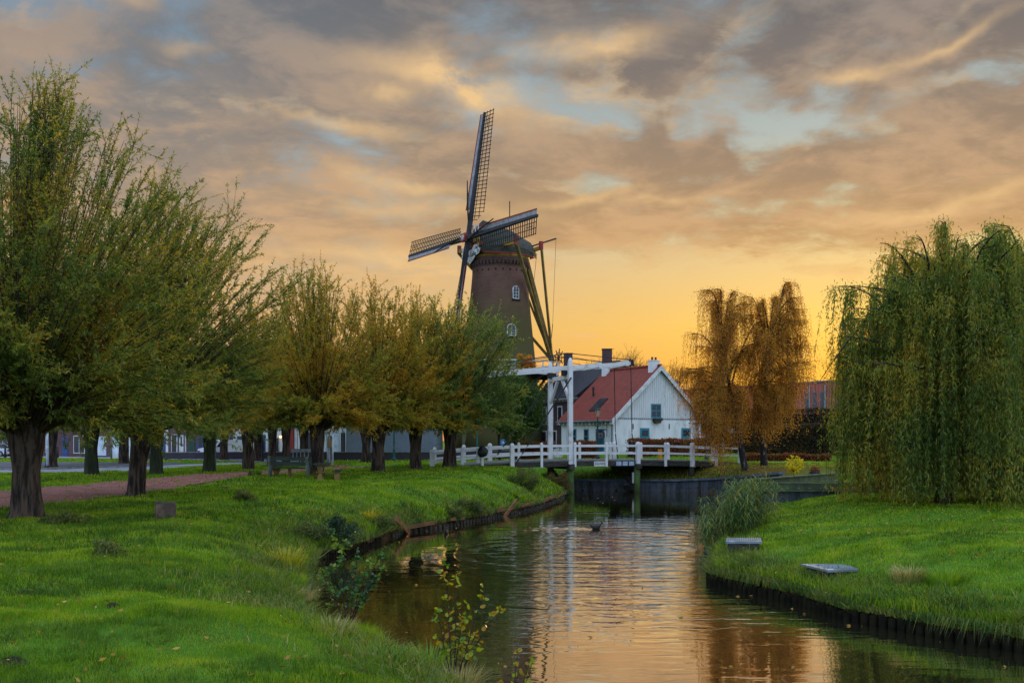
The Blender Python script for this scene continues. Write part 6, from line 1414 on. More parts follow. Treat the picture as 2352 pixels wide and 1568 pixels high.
# ---- weeping trees
def weeper(name, base, trunk, trad, label, limbs, strands, smin, smax, zlow, lm, leaf, step, bark, seed, spread=.25, taper=.6, cat='tree', group=None, sub=5, rim=.35, jit=.03):
    "trunk: list of points; limbs: list of (start t along trunk, target point)"
    global rng
    keep = rng; rng = np.random.default_rng(seed); random.seed(seed)
    t = thing(name, base, label, cat, group); tp = [Vector(p) for p in trunk]
    trunk_mesh('trunk', tp, [trad * (1 - taper * i / (len(tp) - 1)) * (1.25 if i == 0 else 1) for i in range(len(tp))], bark, t, 12, .05, seed)
    def at(f): f = f * (len(tp) - 1); i = min(int(f), len(tp) - 2); return tp[i].lerp(tp[i + 1], f - i)
    A, B, ra, rb = [], [], [], []; S, SD = [], []
    for (f, target, sag) in limbs:
        p0 = np.array(at(f)); p2 = np.array(target, float); p1 = (p0 + p2) / 2; p1[2] = max(p2[2], p0[2]) + sag
        K = 9; r0 = trad * .33
        c = [bez(p0, p1, p2, np.array([k / K]))[0] for k in range(K + 1)]
        for k in range(K): A.append(c[k]); B.append(c[k + 1]); ra.append(r0 * (1 - k / K) + .012); rb.append(r0 * (1 - (k + 1) / K) + .012)
        for _ in range(sub):
            ff = random.uniform(.25, .95); q0 = bez(p0, p1, p2, np.array([ff]))[0]; tgv = bezt(p0, p1, p2, np.array([ff]))[0]; tgv /= np.linalg.norm(tgv)
            dv = tgv + rng.normal(size=3) * .55; dv[2] = dv[2] * .12; ln = random.uniform(.4, 1.2) * min(3.2, np.linalg.norm(p2 - p0)) * .24
            q2 = q0 + dv * ln; q1 = (q0 + q2) / 2 + np.array([0, 0, ln * .12])
            cc = [bez(q0, q1, q2, np.array([k / 5]))[0] for k in range(6)]
            for k in range(5): A.append(cc[k]); B.append(cc[k + 1]); ra.append(.022 * (1 - k / 6)); rb.append(.022 * (1 - (k + 1) / 6))
            S.append((q0, q1, q2)); 
        S.append((p0, p1, p2)); S.append((p0, p1, p2))
    ns = strands; si = rng.integers(0, len(S), ns); ft = rng.uniform(rim, 1.0, ns); SA = np.array(S)
    st = bez(SA[si, 0], SA[si, 1], SA[si, 2], ft); dv = bezt(SA[si, 0], SA[si, 1], SA[si, 2], ft); dv /= np.linalg.norm(dv, axis=1, keepdims=True)
    o_ = dv + rng.normal(size=(ns, 3)) * .6; o_[:, 2] = 0; o_ /= np.linalg.norm(o_, axis=1, keepdims=True) + 1e-6
    ln = rng.uniform(smin, smax, ns); zl = zlow(st) if callable(zlow) else zlow
    ragged = np.where(rng.uniform(0, 1, ns) < .25, rng.uniform(.3, 2.2, ns), rng.uniform(0, .5, ns)) * (.6 + .8 * np.clip(noise2(st[:, 0], st[:, 1], 1.6, 3) + .4, 0, 1.5))
    ln = np.minimum(ln, st[:, 2] - zl - ragged); ok = (ln > .15) & (noise2(st[:, 0] * 1.0, st[:, 1] + st[:, 2] * .35, 1.3, 7) + rng.normal(0, .3, ns) > (-.45 if 'willow' in name else -9)); st, o_, ln = st[ok], o_[ok], ln[ok]; ns = len(ln)
    out = spread * rng.uniform(.3, 1.3, ns); K = 6; pts = []
    wob = rng.normal(0, .05, (ns, K + 1, 2))
    for k in range(K + 1):
        f = k / K; e = out * (1 - (1 - f) ** 2.2); p = st + o_ * e[:, None]; p[:, 2] = st[:, 2] + .10 * np.sin(min(f * 3.0, 3.14)) * (out / spread) - ln * f ** 1.12; p[:, :2] += wob[:, k] * f; pts.append(p)
    for k in range(K): A += list(pts[k]); B += list(pts[k + 1]); ra += [.0045] * ns; rb += [.0035] * ns
    V, Fc = wires(np.array(A), np.array(B), np.array(ra), np.array(rb)); npmesh('branches', V, Fc, mat('limb_wood', lin('#33291c'), lin('#241d15'), 3, .85), t)
    cnt = np.maximum(3, (ln / step).astype(int)); idx_ = np.repeat(np.arange(ns), cnt); M = len(idx_); u = rng.uniform(.02, 1, M) * K; k0 = np.minimum(u.astype(int), K - 1); fr_ = (u - k0)[:, None]
    PT = np.stack(pts, 0); Q = PT[k0, idx_] * (1 - fr_) + PT[k0 + 1, idx_] * fr_; dd = PT[k0 + 1, idx_] - PT[k0, idx_]; dd /= np.linalg.norm(dd, axis=1, keepdims=True) + 1e-6
    Kt = strands * 6; ki = rng.integers(0, len(S), Kt); kt = rng.uniform(.25, 1.0, Kt); QT = bez(SA[ki, 0], SA[ki, 1], SA[ki, 2], kt) + rng.normal(0, .16, (Kt, 3)) - np.array([0, 0, .08])
    Q = np.concatenate([Q + rng.normal(0, jit, (M, 3)), QT]); dd = np.concatenate([dd * .8, np.repeat([[0, 0, -.5]], Kt, 0)]) + rng.normal(size=(M + Kt, 3)) * .55
    V, Fc = leaves(Q, dd, leaf[0], leaf[1], .2); npmesh('crown', V, Fc, lm, t); rng = keep; return t
WWL = leafmat('weeping_willow_leaves', [lin('#40602e'), lin('#567434'), lin('#76863a'), lin('#a49a38'), lin('#c49a38')], .55, .5, .45)
wx_, wy_ = PX(2168, 34.5), 34.5; wz = gz(wx_, wy_); lm_ = []
random.seed(5)
def dome(r, top=9.7, R_=4.8): return top * max(0.05, 1 - (min(r, R_ * .97) / R_) ** 3.2) ** .5
for i in range(60):
    a = 2.4 * i + random.uniform(-.15, .15); rr = (4.5 if math.cos(a) < -.3 and i % 3 == 0 else 4.2) * math.sqrt((i + .5) / 60) * random.uniform(.92, 1.05); zt = wz + dome(rr) * random.uniform(.78, 1.0)
    rr *= .95 if math.cos(a) < 0 else 1; x_ = wx_ + math.cos(a) * rr + (1.4 if math.cos(a) > 0 else 0) * math.cos(a); lm_.append((random.uniform(.55, 1), (x_, wy_ + math.sin(a) * rr, zt), random.uniform(-.4, .1)))
for i in range(16):
    a = random.uniform(0, 6.28); rr = random.uniform(2.6, 3.9); lm_.append((random.uniform(.45, .8), (wx_ + math.cos(a) * rr, wy_ + math.sin(a) * rr, wz + random.uniform(4.0, 6.8)), random.uniform(0, .8)))
weeper('weeping_willow', (wx_, wy_, wz), [(wx_, wy_, wz - .15), (wx_ + .05, wy_, wz + 1.2), (wx_ - .05, wy_, wz + 2.8), (wx_ + .1, wy_, wz + 5.0), (wx_ + .2, wy_, wz + 8.0)], .27,
       'huge green weeping willow whose hanging branches reach the lawn on the right bank', lm_, 3900, 1.2, 8.5, lambda p: wz + .1, WWL, (.15, .034), .062, BARK, 201, spread=.4, sub=5, rim=.2)
lm_ = []
for i in range(36):
    a = 2.4 * i; rr = 3.8 * math.sqrt((i + .5) / 36); lm_.append((random.uniform(.5, 1), (19.6 + math.cos(a) * rr, 37 + math.sin(a) * rr, 1.25 + dome(rr, 10.3, 4.3) * random.uniform(.88, 1)), -.2))
weeper('weeping_willow', (19.6, 37, 1.25), [(19.6, 37, 1.1), (19.5, 37, 4.0), (19.7, 37, 8.0)], .25, 'second weeping willow crown at the right edge of the picture, partly cut off', lm_, 2600, 1.5, 8, lambda p: 1.5, WWL, (.16, .04), .07, BARK, 202, spread=.5)
BL = leafmat('birch_leaves', [lin('#7a5426'), lin('#a0722c'), lin('#bc8a32'), lin('#cc9c40'), lin('#9a8a40')], .6, .5, .6)
def bp(vx, vy, D): return tuple(P(vx, vy, D))
random.seed(9)
lm_ = [(.8, bp(1625, 672, 63), .8), (.9, bp(1655, 668, 63.4), .6), (.85, bp(1690, 672, 62.6), .6), (.6, bp(1585, 770, 62), .7), (.5, bp(1580, 850, 62.4), .5), (.55, bp(1610, 800, 64), .6), (.9, bp(1720, 700, 63.5), .5), (.6, bp(1625, 900, 61.8), .4), (.5, bp(1600, 930, 61.5), .35), (.7, bp(1650, 760, 61), .5), (.45, bp(1640, 960, 61), .3), (.6, bp(1700, 800, 64), .5), (.42, bp(1665, 985, 60.9), .35)]
b0 = P(1712, 1077, 63); b0.z = gz(b0.x, b0.y)
weeper('birch', tuple(b0), [(b0.x, b0.y, b0.z - .1), bp(1700, 1015, 63), bp(1687, 940, 62.9), bp(1674, 880, 62.8), bp(1664, 800, 62.8), bp(1650, 720, 63)], .2, 'left weeping birch with golden leaves and trunk leaning left over the bridge end', lm_ + [(random.uniform(.45, .9), bp(1672 + 95 * math.cos(k * 1.1) * random.uniform(.3, 1), 810 + 120 * math.sin(k * 1.7), 62.6 + 1.8 * math.sin(k * 2.3)), .5) for k in range(20)] + [(.5, bp(x1_, y1_, z1_), .5) for x1_, y1_, z1_ in ((1580, 900, 62), (1592, 935, 61.5), (1612, 950, 61), (1632, 965, 60.8), (1645, 985, 60.6), (1660, 1000, 60.6), (1575, 860, 62.5), (1600, 880, 61.6), (1622, 915, 61.2))], 2500, .3, 3.6, lambda p: p[:, 0] * 0 + np.where(p[:, 0] < PX(1672, 62), .9, 2.8), BL, (.09, .05), .095, BIRCHB, 211, spread=.3, sub=12, rim=.12, jit=.07)
lm_ = [(.95, bp(1812, 652, 63.6), .5), (.9, bp(1780, 690, 64), .6), (.85, bp(1835, 690, 63), .7), (.8, bp(1852, 745, 63.6), .7), (.6, bp(1842, 800, 64.3), .7), (.5, bp(1850, 835, 63), .5), (.75, bp(1745, 700, 64), .6), (.7, bp(1735, 760, 62.8), .6), (.6, bp(1815, 850, 62.4), .5), (.5, bp(1790, 900, 62.4), .4), (.45, bp(1735, 900, 62.6), .4), (.7, bp(1805, 760, 62.6), .6), (.4, bp(1765, 930, 62.4), .3), (.55, bp(1820, 900, 64.3), .3)]
b0 = P(1755, 1075, 64); b0.z = gz(b0.x, b0.y)
weeper('birch', tuple(b0), [(b0.x, b0.y, b0.z - .1), bp(1752, 1010, 64), bp(1755, 930, 63.8), bp(1760, 860, 63.6), bp(1772, 770, 63.6), bp(1800, 670, 63.6)], .2, 'right weeping birch with golden leaves and upright white trunk', lm_ + [(random.uniform(.45, .9), bp(1782 + 80 * math.cos(k * 1.1) * random.uniform(.3, 1), 800 + 120 * math.sin(k * 1.7), 63.6 + 1.8 * math.sin(k * 2.3)), .5) for k in range(20)] + [(.45, bp(x1_, y1_, z1_), .5) for x1_, y1_, z1_ in ((1735, 930, 62.5), (1760, 950, 62), (1790, 940, 62.4), (1815, 925, 63), (1780, 900, 65))], 2400, .3, 3.0, lambda p: p[:, 0] * 0 + 2.7, BL, (.09, .05), .095, BIRCHB, 212, spread=.3, sub=12, rim=.12, jit=.07)
# ---- bare trees against the glow
def bare(vx, D, ztop, label, seed, w=.35, leafn=120):
    r_ = random.Random(seed); x_ = PX(vx, D); z0 = 2.0; t = thing('bare_tree', (x_, D, z0), label, 'tree', 'bare trees on the horizon'); A, B, ra, rb, E = [], [], [], [], []
    def grow(p, d, l, r, n):
        q = p + d * l; A.append(p); B.append(q); ra.append(r); rb.append(r * .7)
        if n == 0: E.append(q); return
        for _ in range(3 if n > 1 else 3):
            e = d + np.array([r_.gauss(0, w), r_.gauss(0, w), r_.gauss(.12, w * .4)]); e /= np.linalg.norm(e); grow(q, e, l * r_.uniform(.6, .85), r * .62, n - 1)
    H = ztop - z0; grow(np.array([x_, D, z0]), np.array([0, 0, 1.0]), H * .3, .14, 6); V, Fc = wires(np.array(A), np.array(B), np.array(ra), np.array(rb)); npmesh('branches', V, Fc, TWIG, t)
    E = np.array(E); k = np.random.default_rng(seed).integers(0, len(E), leafn); V, Fc = leaves(E[k], np.random.default_rng(seed).normal(size=(leafn, 3)), .25, .12); npmesh('crown', V, Fc, BL, t)
for i, (vx, D, vy, lab) in enumerate(((1470, 128, 822, 'thin bare tree standing alone above the cottage ridge'), (1548, 120, 815, 'bare tree rising right of the cottage gable tip'), (1575, 126, 850, 'low bare tree between the gable and the left birch'), (1368, 132, 806, 'faint bare twigs left of the tall brick chimney'), (1445, 130, 856, 'lowest bare crown just above the red roof'), (1508, 132, 838, 'bare tree directly behind the gable chimney'))):
    bare(vx, D, zy(vy, D), lab, 300 + i)
for i, (vx, D, n_, h_, m_, lab) in enumerate(((960, 13.9, 260, .3, 0, 'straw and green grass tussock right of the lush tussock at the water edge'), (840, 15.9, 260, .28, 1, 'straw coloured grass tussock right of the left sapling foot'), (690, 19.3, 220, .26, 1, 'pale dry tussock on the slope below the yellow iris leaves'),
                                     (610, 21.6, 200, .3, 2, 'dull green tussock just left of the yellow iris leaves'), (760, 14.2, 240, .26, 1, 'pale straw tussock low on the near slope'), (870, 12.6, 240, .24, 0, 'green tussock near the bottom edge left of the middle sapling'))):
    tuft(PX(vx, D), D, lab, n_, h_, .011, .4, (TG, DRY, RANK)[m_], seed=500 + i)

# ------------------------------------------------------------------ street furniture and small things
CP = mat('aged_concrete', lin('#6a7266'), lin('#4a5348'), 3, .9, .3); PLK = mat('green_grey_plank', lin('#39453c'), lin('#2a342d'), 2, .8, .3, stretch=(1, 1, 3))
OCH = mat('worn_ochre_side', lin('#8a7040'), lin('#6a5630'), 3, .85, .2)
# park bench seen from behind
a = P(618, 1093, 48.5); b = P(708, 1104, 46.3); a.z = gz(a.x, a.y); b.z = gz(b.x, b.y)
q = (b - a); q.z = 0; Lb = q.length; q.normalize(); nb2 = Vector((-q.y, q.x, 0))   # nb2 points away from the camera
zb = (a.z + b.z) / 2
bench = thing('park_bench', (a.x, a.y, zb), 'green wooden park bench on flared concrete legs, seen from behind beside the path', 'bench')
T = frame(Vector((a.x, a.y, zb)), q, nb2, UZ)
for k, (z0, z1, y0) in enumerate(((.80, .98, .0), (.56, .75, .03))):
    mb = MB(T); mb.box(-.25, Lb + .2, y0, y0 + .05, z0, z1); mb.build('backrest_plank', PLK, bench)
for k in range(3): mb = MB(T); mb.box(-.25, Lb + .2, .12 + k * .16, .25 + k * .16, .42, .47); mb.build('seat_plank', PLK, bench)
for u in (.0, Lb - .12):
    mb = MB(T); mb.prism([(0, 0), (.09, 0), (.12, .42), (.04, 1.0), (-.06, 1.0), (-.06, .3)], u, u + .13, lambda y_, z_, x_: (x_, y_ - .01, z_)); mb.build('leg', CP, bench)
    mb = MB(T); mb.prism([(.12, .4), (.6, .4), (.42, 0), (.3, 0), (.22, .25)], u + .02, u + .11, lambda y_, z_, x_: (x_, y_, z_)); mb.build('leg', OCH, bench)
mb = MB(T); mb.box(Lb * .27, Lb * .27 + .16, .5, .6, 0, .42); mb.build('leg', OCH, bench)
# picnic table end on
c = P(741, 1106, 45.6); c.z = gz(c.x, c.y)
pt = thing('picnic_table', tuple(c), 'weathered picnic table on concrete legs next to the right end of the park bench', 'table')
T = frame(c, Vector((1, .15, 0)).normalized(), Vector((-.15, 1, 0)).normalized(), UZ)
for k in range(4): mb = MB(T); mb.box(-.42 + k * .19, -.26 + k * .19, .0, 1.7, .72, .78); mb.build('table_top', PLK, pt)
mb = MB(T); mb.box(-.1, .75, .2, .26, .64, .72); mb.build('top_bearer', OCH, pt)
for y0 in (.15, 1.3): mb = MB(T); mb.prism([(-.16, 0), (.16, 0), (.06, .36), (.19, .71), (-.19, .71), (-.06, .36)], y0, y0 + .12, lambda x_, z_, y_: (x_ - .12, y_, z_)); mb.build('leg', OCH, pt)
for k in range(2): mb = MB(T); mb.box(.52 + k * .16, .66 + k * .16, 0, 1.7, .42, .47); mb.build('seat_plank', PLK, pt)
mb = MB(T); mb.box(-.3, .84, .2, .28, .36, .42); mb.build('seat_bearer', OCH, pt)
for y0 in (.15, 1.3): mb = MB(T); mb.box(.52, .76, y0, y0 + .1, 0, .42); mb.build('leg', OCH, pt)
# concrete block
c = P(380, 1203, 26.5); c.z = gz(c.x, c.y) - .08
cbk = thing('concrete_block', tuple(c), 'squat weathered concrete block half sunk in the grass slope of the left bank', 'block')
T = Matrix.Translation(c) @ Matrix.Rotation(R(24), 4, 'Z'); mb = MB(T); mb.prism([(-.27, -.22), (.25, -.24), (.27, .22), (-.25, .24)], -.25, .50, lambda x_, y_, z_: (x_ * (1.04 if z_ < 0 else .97), y_, z_ + (.03 * x_ if z_ > 0 else 0)))
mb.build('block', mat('block_concrete', lin('#6f5d50'), lin('#4c4038'), 4, .95, .7, 22), cbk)
mb = MB(T); mb.prism([(-.28, -.23), (.0, -.24), (-.02, .2), (-.26, .24)], .485, .55, lambda x_, y_, z_: (x_, y_, z_)); mb.build('moss_cap', mat('grey_moss', lin('#5a6040'), lin('#444a34'), 8, .95, .8, 30), cbk)
# stump with grass hair by the path
c = P(583, 1098, 49.5); c.z = gz(c.x, c.y); sp_ = thing('tree_stump', tuple(c), 'low dark stump topped with long grass between path and bench', 'stump')
mb = MB(); mb.lathe(c, [(.34, -.1), (.3, .12), (.22, .26), (.05, .28)], 10, jit=.03); mb.build('stump', BARK, sp_)
t_ = tuft(c.x + .1, c.y - .05, 'x', 160, .34, .03, .28, TG, z=c.z + .1, seed=401); ch = t_.children[0]; ch.parent = sp_; ch.matrix_parent_inverse = Matrix.Identity(4); ch.location = Vector(t_.location) - c; ch.name = 'grass_tuft'; bpy.data.objects.remove(t_)
# fishing platforms
STEEL = mat('platform_deck', lin('#76858f'), lin('#5a6770'), 2.2, .5, .2, 40)
def platform(cs, z, label, ribs):
    t = thing('fishing_platform', (cs[0][0], cs[0][1], z - .3), label, 'platform', 'fishing platforms on the right bank')
    mb = MB(); mb.prism(cs, z - .045, z, lambda x_, y_, z_: (x_, y_, z_)); dk = mb.build('deck', STEEL, t)
    if ribs:
        for k in range(16):
            f = (k + .5) / 16; p0 = Vector((*cs[0], z)).lerp(Vector((*cs[3], z)), 0) ; e0 = Vector((*cs[0], 0)).lerp(Vector((*cs[1], 0)), f); e1 = Vector((*cs[3], 0)).lerp(Vector((*cs[2], 0)), f)
            mb = MB(); mb.bar((e0.x, e0.y, z + .006), (e1.x, e1.y, z + .006), .025, .012); mb.build('grip_rib', GALV, dk)
    cx = sum(p[0] for p in cs) / 4; cy = sum(p[1] for p in cs) / 4
    for i, p in enumerate(cs):
        x_, y_ = cx + (p[0] - cx) * .72, cy + (p[1] - cy) * .72; g0 = gz(x_, y_); mb = MB(); mb.box(x_ - .035, x_ + .035, y_ - .035, y_ + .035, min(g0, z - .2) - .1, z - .047); mb.build('leg', CP if i % 2 else DGREEN, t)
    mb = MB(); mb.bar((cs[0][0] * .85 + cx * .15, cs[0][1] * .85 + cy * .15, z - .13), (cs[1][0] * .85 + cx * .15, cs[1][1] * .85 + cy * .15, z - .13), .05, .16); mb.bar((cs[0][0] * .85 + cx * .15, cs[0][1] * .85 + cy * .15, z - .13), (cs[3][0] * .85 + cx * .15, cs[3][1] * .85 + cy * .15, z - .13), .05, .07); mb.build('frame_beam', DWOOD, t)
    mb = MB(); mb.lathe((cs[0][0] * .7 + cx * .3, cs[0][1] * .8 + cy * .2, z), [(.07, 0), (.07, .008)], 10); mb.build('reflector', WHITE, t)
def pz_(vx, vy, z): D = (CZ - z) * F / (vy - 1010); return (PX(vx, D), D)
platform([pz_(1901, 1309, .70), pz_(1972, 1307, .70), pz_(1950, 1294, .70), pz_(1840, 1294, .70)], .70, 'near fishing platform, plain grey slab overhanging the right bank slope', False)
platform([pz_(1667, 1244, .84), pz_(1750, 1244, .84), pz_(1748, 1235, .84), pz_(1669, 1235, .84)], .84, 'far fishing platform with ribbed grey deck beside the reeds', True)
# light pole and posts
def pole(vx, D, h, r, m, label, name='light_pole', cat='pole', arm=0, cap=True):
    x_ = PX(vx, D); z0 = gz(x_, D); t = thing(name, (x_, D, z0), label, cat); mb = MB(); mb.tube([(x_, D, z0 - .1), (x_, D, z0 + h * .4), (x_, D, z0 + h)], [r, r * .9, r * .6], 10); mb.build('shaft', m, t, True)
    if arm: mb = MB(); mb.tube([(x_, D, z0 + h), (x_ + arm * .6, D, z0 + h + .25), (x_ + arm, D, z0 + h + .22)], .04, 6); mb.build('arm', m, t); mb = MB(); mb.box(x_ + arm - .1, x_ + arm + .45, D - .12, D + .12, z0 + h + .15, z0 + h + .28); mb.build('lamp_head', GALV, t)
    return t
PCON = mat('pole_concrete', lin('#8d9392'), lin('#70777a'), 4, .8, .2)
pole(492.5, 62, 6.2, .115, PCON, 'tall pale concrete light pole standing between path and road', arm=.8)
t = pole(109, 66.5, 3.0, .1, mat('marker_white', lin('#b9c4cc'), lin('#98a4ae'), 3, .5), 'white marker post with black foot beside the parking road', 'marker_post', 'post'); x_ = PX(109, 66.5); mb = MB(); mb.tube([(x_, 66.5, gz(x_, 66.5) - .05), (x_, 66.5, gz(x_, 66.5) + .22)], .106, 10); mb.build('foot', IRON, t)
pole(256, 92, 4.0, .09, GALV, 'thin grey metal post on the far side of the parking road', 'metal_post', 'post')
pole(12, 104, 1.2, .14, IRON, 'black bollard at the left edge across the road', 'bollard', 'bollard'); pole(132, 104, 1.2, .14, IRON, 'black bollard right of the largest willow across the road', 'bollard', 'bollard')
pole(764, 72, 4.4, .07, mat('flag_white', lin('#c4cdd2'), lin('#a4adb2'), 3, .5), 'slim white pole right of the bench willow', 'white_pole', 'pole')
pc = pole(753, 73, 2.2, .09, GALV, 'twin grey posts carrying a small brown box right of the bench willow', 'box_post', 'post'); x_ = PX(757, 73); mb = MB(); mb.tube([(x_, 73, 1.5), (x_, 73, 3.7)], .06, 8); mb.build('shaft', GALV, pc); mb = MB(); mb.box(x_ - .12, x_ + .25, 72.8, 72.95, 2.9, 3.4); mb.build('box', OCH, pc)
def rack():
    D = 76; x0, x1 = PX(670, D), PX(720, D); z0 = gz(x0, D); t = thing('metal_rack', (x0, D, z0), 'grey metal barrier with flat top rail above the bench back', 'barrier')
    mb = MB(); mb.box(x0, x1, D - .04, D + .04, z0 + .95, z0 + 1.2); mb.build('top_rail', GALV, t)
    for k in range(6): mb = MB(); xx = x0 + .1 + (x1 - x0 - .2) * k / 5; mb.box(xx - .035, xx + .035, D - .03, D + .03, z0 - .1 - (.15 if k % 2 else 0), z0 + .95); mb.build('post', GALV, t)
rack()
# ornate lamp posts
LG = mat('lantern_glass', lin('#c9a48a'), lin('#b58f78'), 3, .15)
def lamp(vx, D, h, label, m, lantern=True):
    x_ = PX(vx, D); z0 = gz(x_, D); t = thing('street_lamp', (x_, D, z0), label, 'street lamp', 'old style street lamps')
    mb = MB(); mb.lathe((x_, D, z0), [(.16, -.05), (.16, .25), (.1, .35), (.09, .9), (.12, .95), (.07, 1.05), (.055, h * .62), (.09, h * .64), (.055, h * .66), (.05, h - .95), (.08, h - .9), (.04, h - .85), (.04, h - .72)], 10); mb.build('post', m, t)
    mb = MB(); mb.bar((x_ - .3, D, h - 1.15 + z0), (x_ + .3, D, h - 1.15 + z0), .03, .04)
    for s_ in (-1, 1): mb.tube([(x_, D, z0 + h - 1.45), (x_ + s_ * .16, D, z0 + h - 1.42), (x_ + s_ * .24, D, z0 + h - 1.22)], .03, 5); mb.lathe((x_ + s_ * .26, D, z0 + h - 1.18), [(.01, -.06), (.06, 0), (.01, .06)], 6)
    mb.build('scroll_bracket', m, t)
    if lantern:
        mb = MB(); mb.lathe((x_, D, z0 + h - .72), [(.11, 0), (.22, .5)], 6); mb.build('glass', LG, t)
        mb = MB(); mb.lathe((x_, D, z0 + h - .22), [(.26, 0), (.24, .04), (.12, .2), (.06, .24), (.09, .28), (.03, .36), (.01, .42)], 6)
        for k in range(6): a_ = math.pi / 3 * k; mb.bar((x_ + .11 * math.cos(a_), D + .11 * math.sin(a_), z0 + h - .72), (x_ + .225 * math.cos(a_), D + .225 * math.sin(a_), z0 + h - .22), .02, .02)
        mb.build('lantern_frame', m, t)
    return t
GP = mat('lamp_green', lin('#1f3c38'), lin('#182e2c'), 3, .45); TP_ = mat('lamp_teal', lin('#1f6a66'), lin('#1a5552'), 3, .45)
lamp(1373, 75, zy(935, 75) - gz(PX(1373, 75), 75), 'ornate green street lamp with glass lantern in front of the cottage roof', GP)
lamp(602, 84, 4.2, 'dark slim street lamp in front of the white house with lit wall lamps', IRON)
lamp(905, 84, 4.2, 'green street lamp in front of the grey painted brick wall', TP_)
lamp(1096, 88, 4.2, 'teal street lamp behind the left part of the bridge railing', TP_)
lamp(1623, 76, 4.2, 'dark street lamp hidden in the golden leaves of the left birch', GP)
# grit bin
x0, x1, D = PX(927, 66), PX(969, 66), 66; z0 = gz((x0 + x1) / 2, D); gb = thing('grit_bin', (x0, D, z0), 'yellow plastic grit bin with domed lid behind a willow trunk', 'grit bin')
YP = mat('yellow_plastic', lin('#b08a3c'), lin('#967430'), 3, .5); YP2 = mat('pale_lid', lin('#9a8f6a'), lin('#827856'), 4, .7)
mb = MB(); mb.prism([(x0 + .08, z0 - .1), (x1 - .08, z0 - .1), (x1 - .02, z0 + .42), (x0 + .02, z0 + .42)], D - .35, D + .35, lambda x_, z_, y_: (x_, y_, z_)); mb.build('bin', YP, gb)
mb = MB(); mb.prism([(x0 - .03, z0 + .423), (x1 + .03, z0 + .423), (x1 + .02, z0 + .55), (x1 - .25, z0 + .86), (x0 + .35, z0 + .86), (x0 - .0, z0 + .58)], D - .4, D + .4, lambda x_, z_, y_: (x_, y_, z_)); mb.build('lid', YP2, gb)
# round sign on the olive house side, picket gate, yellow posts, planter
x_, D = PX(1155, 86), 86; rs_ = thing('round_sign', (x_, D, 1.9), 'small round blue and white traffic sign between the far tree trunks', 'sign')
mb = MB(); mb.tube([(x_, D, 1.6), (x_, D, 3.25)], .03, 6); mb.build('post', GALV, rs_); Tq = frame(Vector((x_, D - .05, 3.2)), Vector((1, 0, 0)), UZ, Vector((0, -1, 0)))
mb = MB(Tq); mb.lathe((0, 0, 0), [(.27, 0), (.27, .02)], 20); sg_ = mb.build('disc', mat('sign_blue', lin('#2f8fc4'), lin('#2678a8'), 3, .4), rs_); mb = MB(Tq); mb.prism([(-.13, -.1), (.14, -.1), (.14, .1), (-.13, .1)], .022, .03, lambda a_, b_, c_: (a_, b_, c_)); mb.build('symbol', WHITE, sg_)
x0, x1, D = PX(1273, 77), PX(1290.5, 77), 77; z0 = gz(x0, D); gt = thing('picket_gate', (x0, D, z0), 'small white picket gate between the hedges, seen under the bridge rail', 'gate')
for k in range(6): mb = MB(); xx = x0 + (x1 - x0) * k / 5; mb.box(xx - .035, xx + .035, D - .01, D + .01, z0 + .12, z0 + .82 + .08 * math.sin(math.pi * k / 5)); mb.build('picket', WHITE, gt)
mb = MB(); mb.box(x0, x1, D + .012, D + .04, z0 + .25, z0 + .32); mb.box(x0, x1, D + .012, D + .04, z0 + .62, z0 + .69); mb.build('cross_rail', WHITE, gt)
YY = mat('signal_yellow', lin('#d08a1c'), lin('#b57414'), 3, .5)
for i, (vx, lab) in enumerate(((1470, 'left yellow post behind the bridge railing, in front of the beech hedge'), (1516, 'right yellow post behind the bridge railing, in front of the beech hedge'))):
    x_, D = PX(vx, 73), 73; z0 = gz(x_, D); t = thing('yellow_post', (x_, D, z0), lab, 'post', 'yellow posts behind the railing'); mb = MB(); mb.box(x_ - .14, x_ + .14, D - .12, D + .12, z0 - .1, z0 + .95); mb.build('body', YY, t); mb = MB(); mb.box(x_ - .15, x_ + .15, D - .13, D + .13, z0 + .953, z0 + 1.0); mb.build('cap', IRON, t)
x_, D = PX(1871, 57), 57; z0 = gz(x_, D) - .1; pl2 = thing('planter', (x_, D, z0), 'dark round planter with reddish leaves on the far bank by the willow', 'planter')
mb = MB(); mb.lathe((x_, D, z0), [(.2, 0), (.24, .5), (.3, .52), (.3, .62), (.24, .64)], 14); mb.build('pot', mat('planter_dark', lin('#2a3038'), lin('#20252c'), 4, .5), pl2)
V, Fc = leaves(np.array([x_, D, z0 + .66]) + rng.normal(0, .12, (260, 3)) * np.array([1, 1, .8]), rng.normal(size=(260, 3)), .12, .07); npmesh('plants', V, Fc, BEECH, pl2)
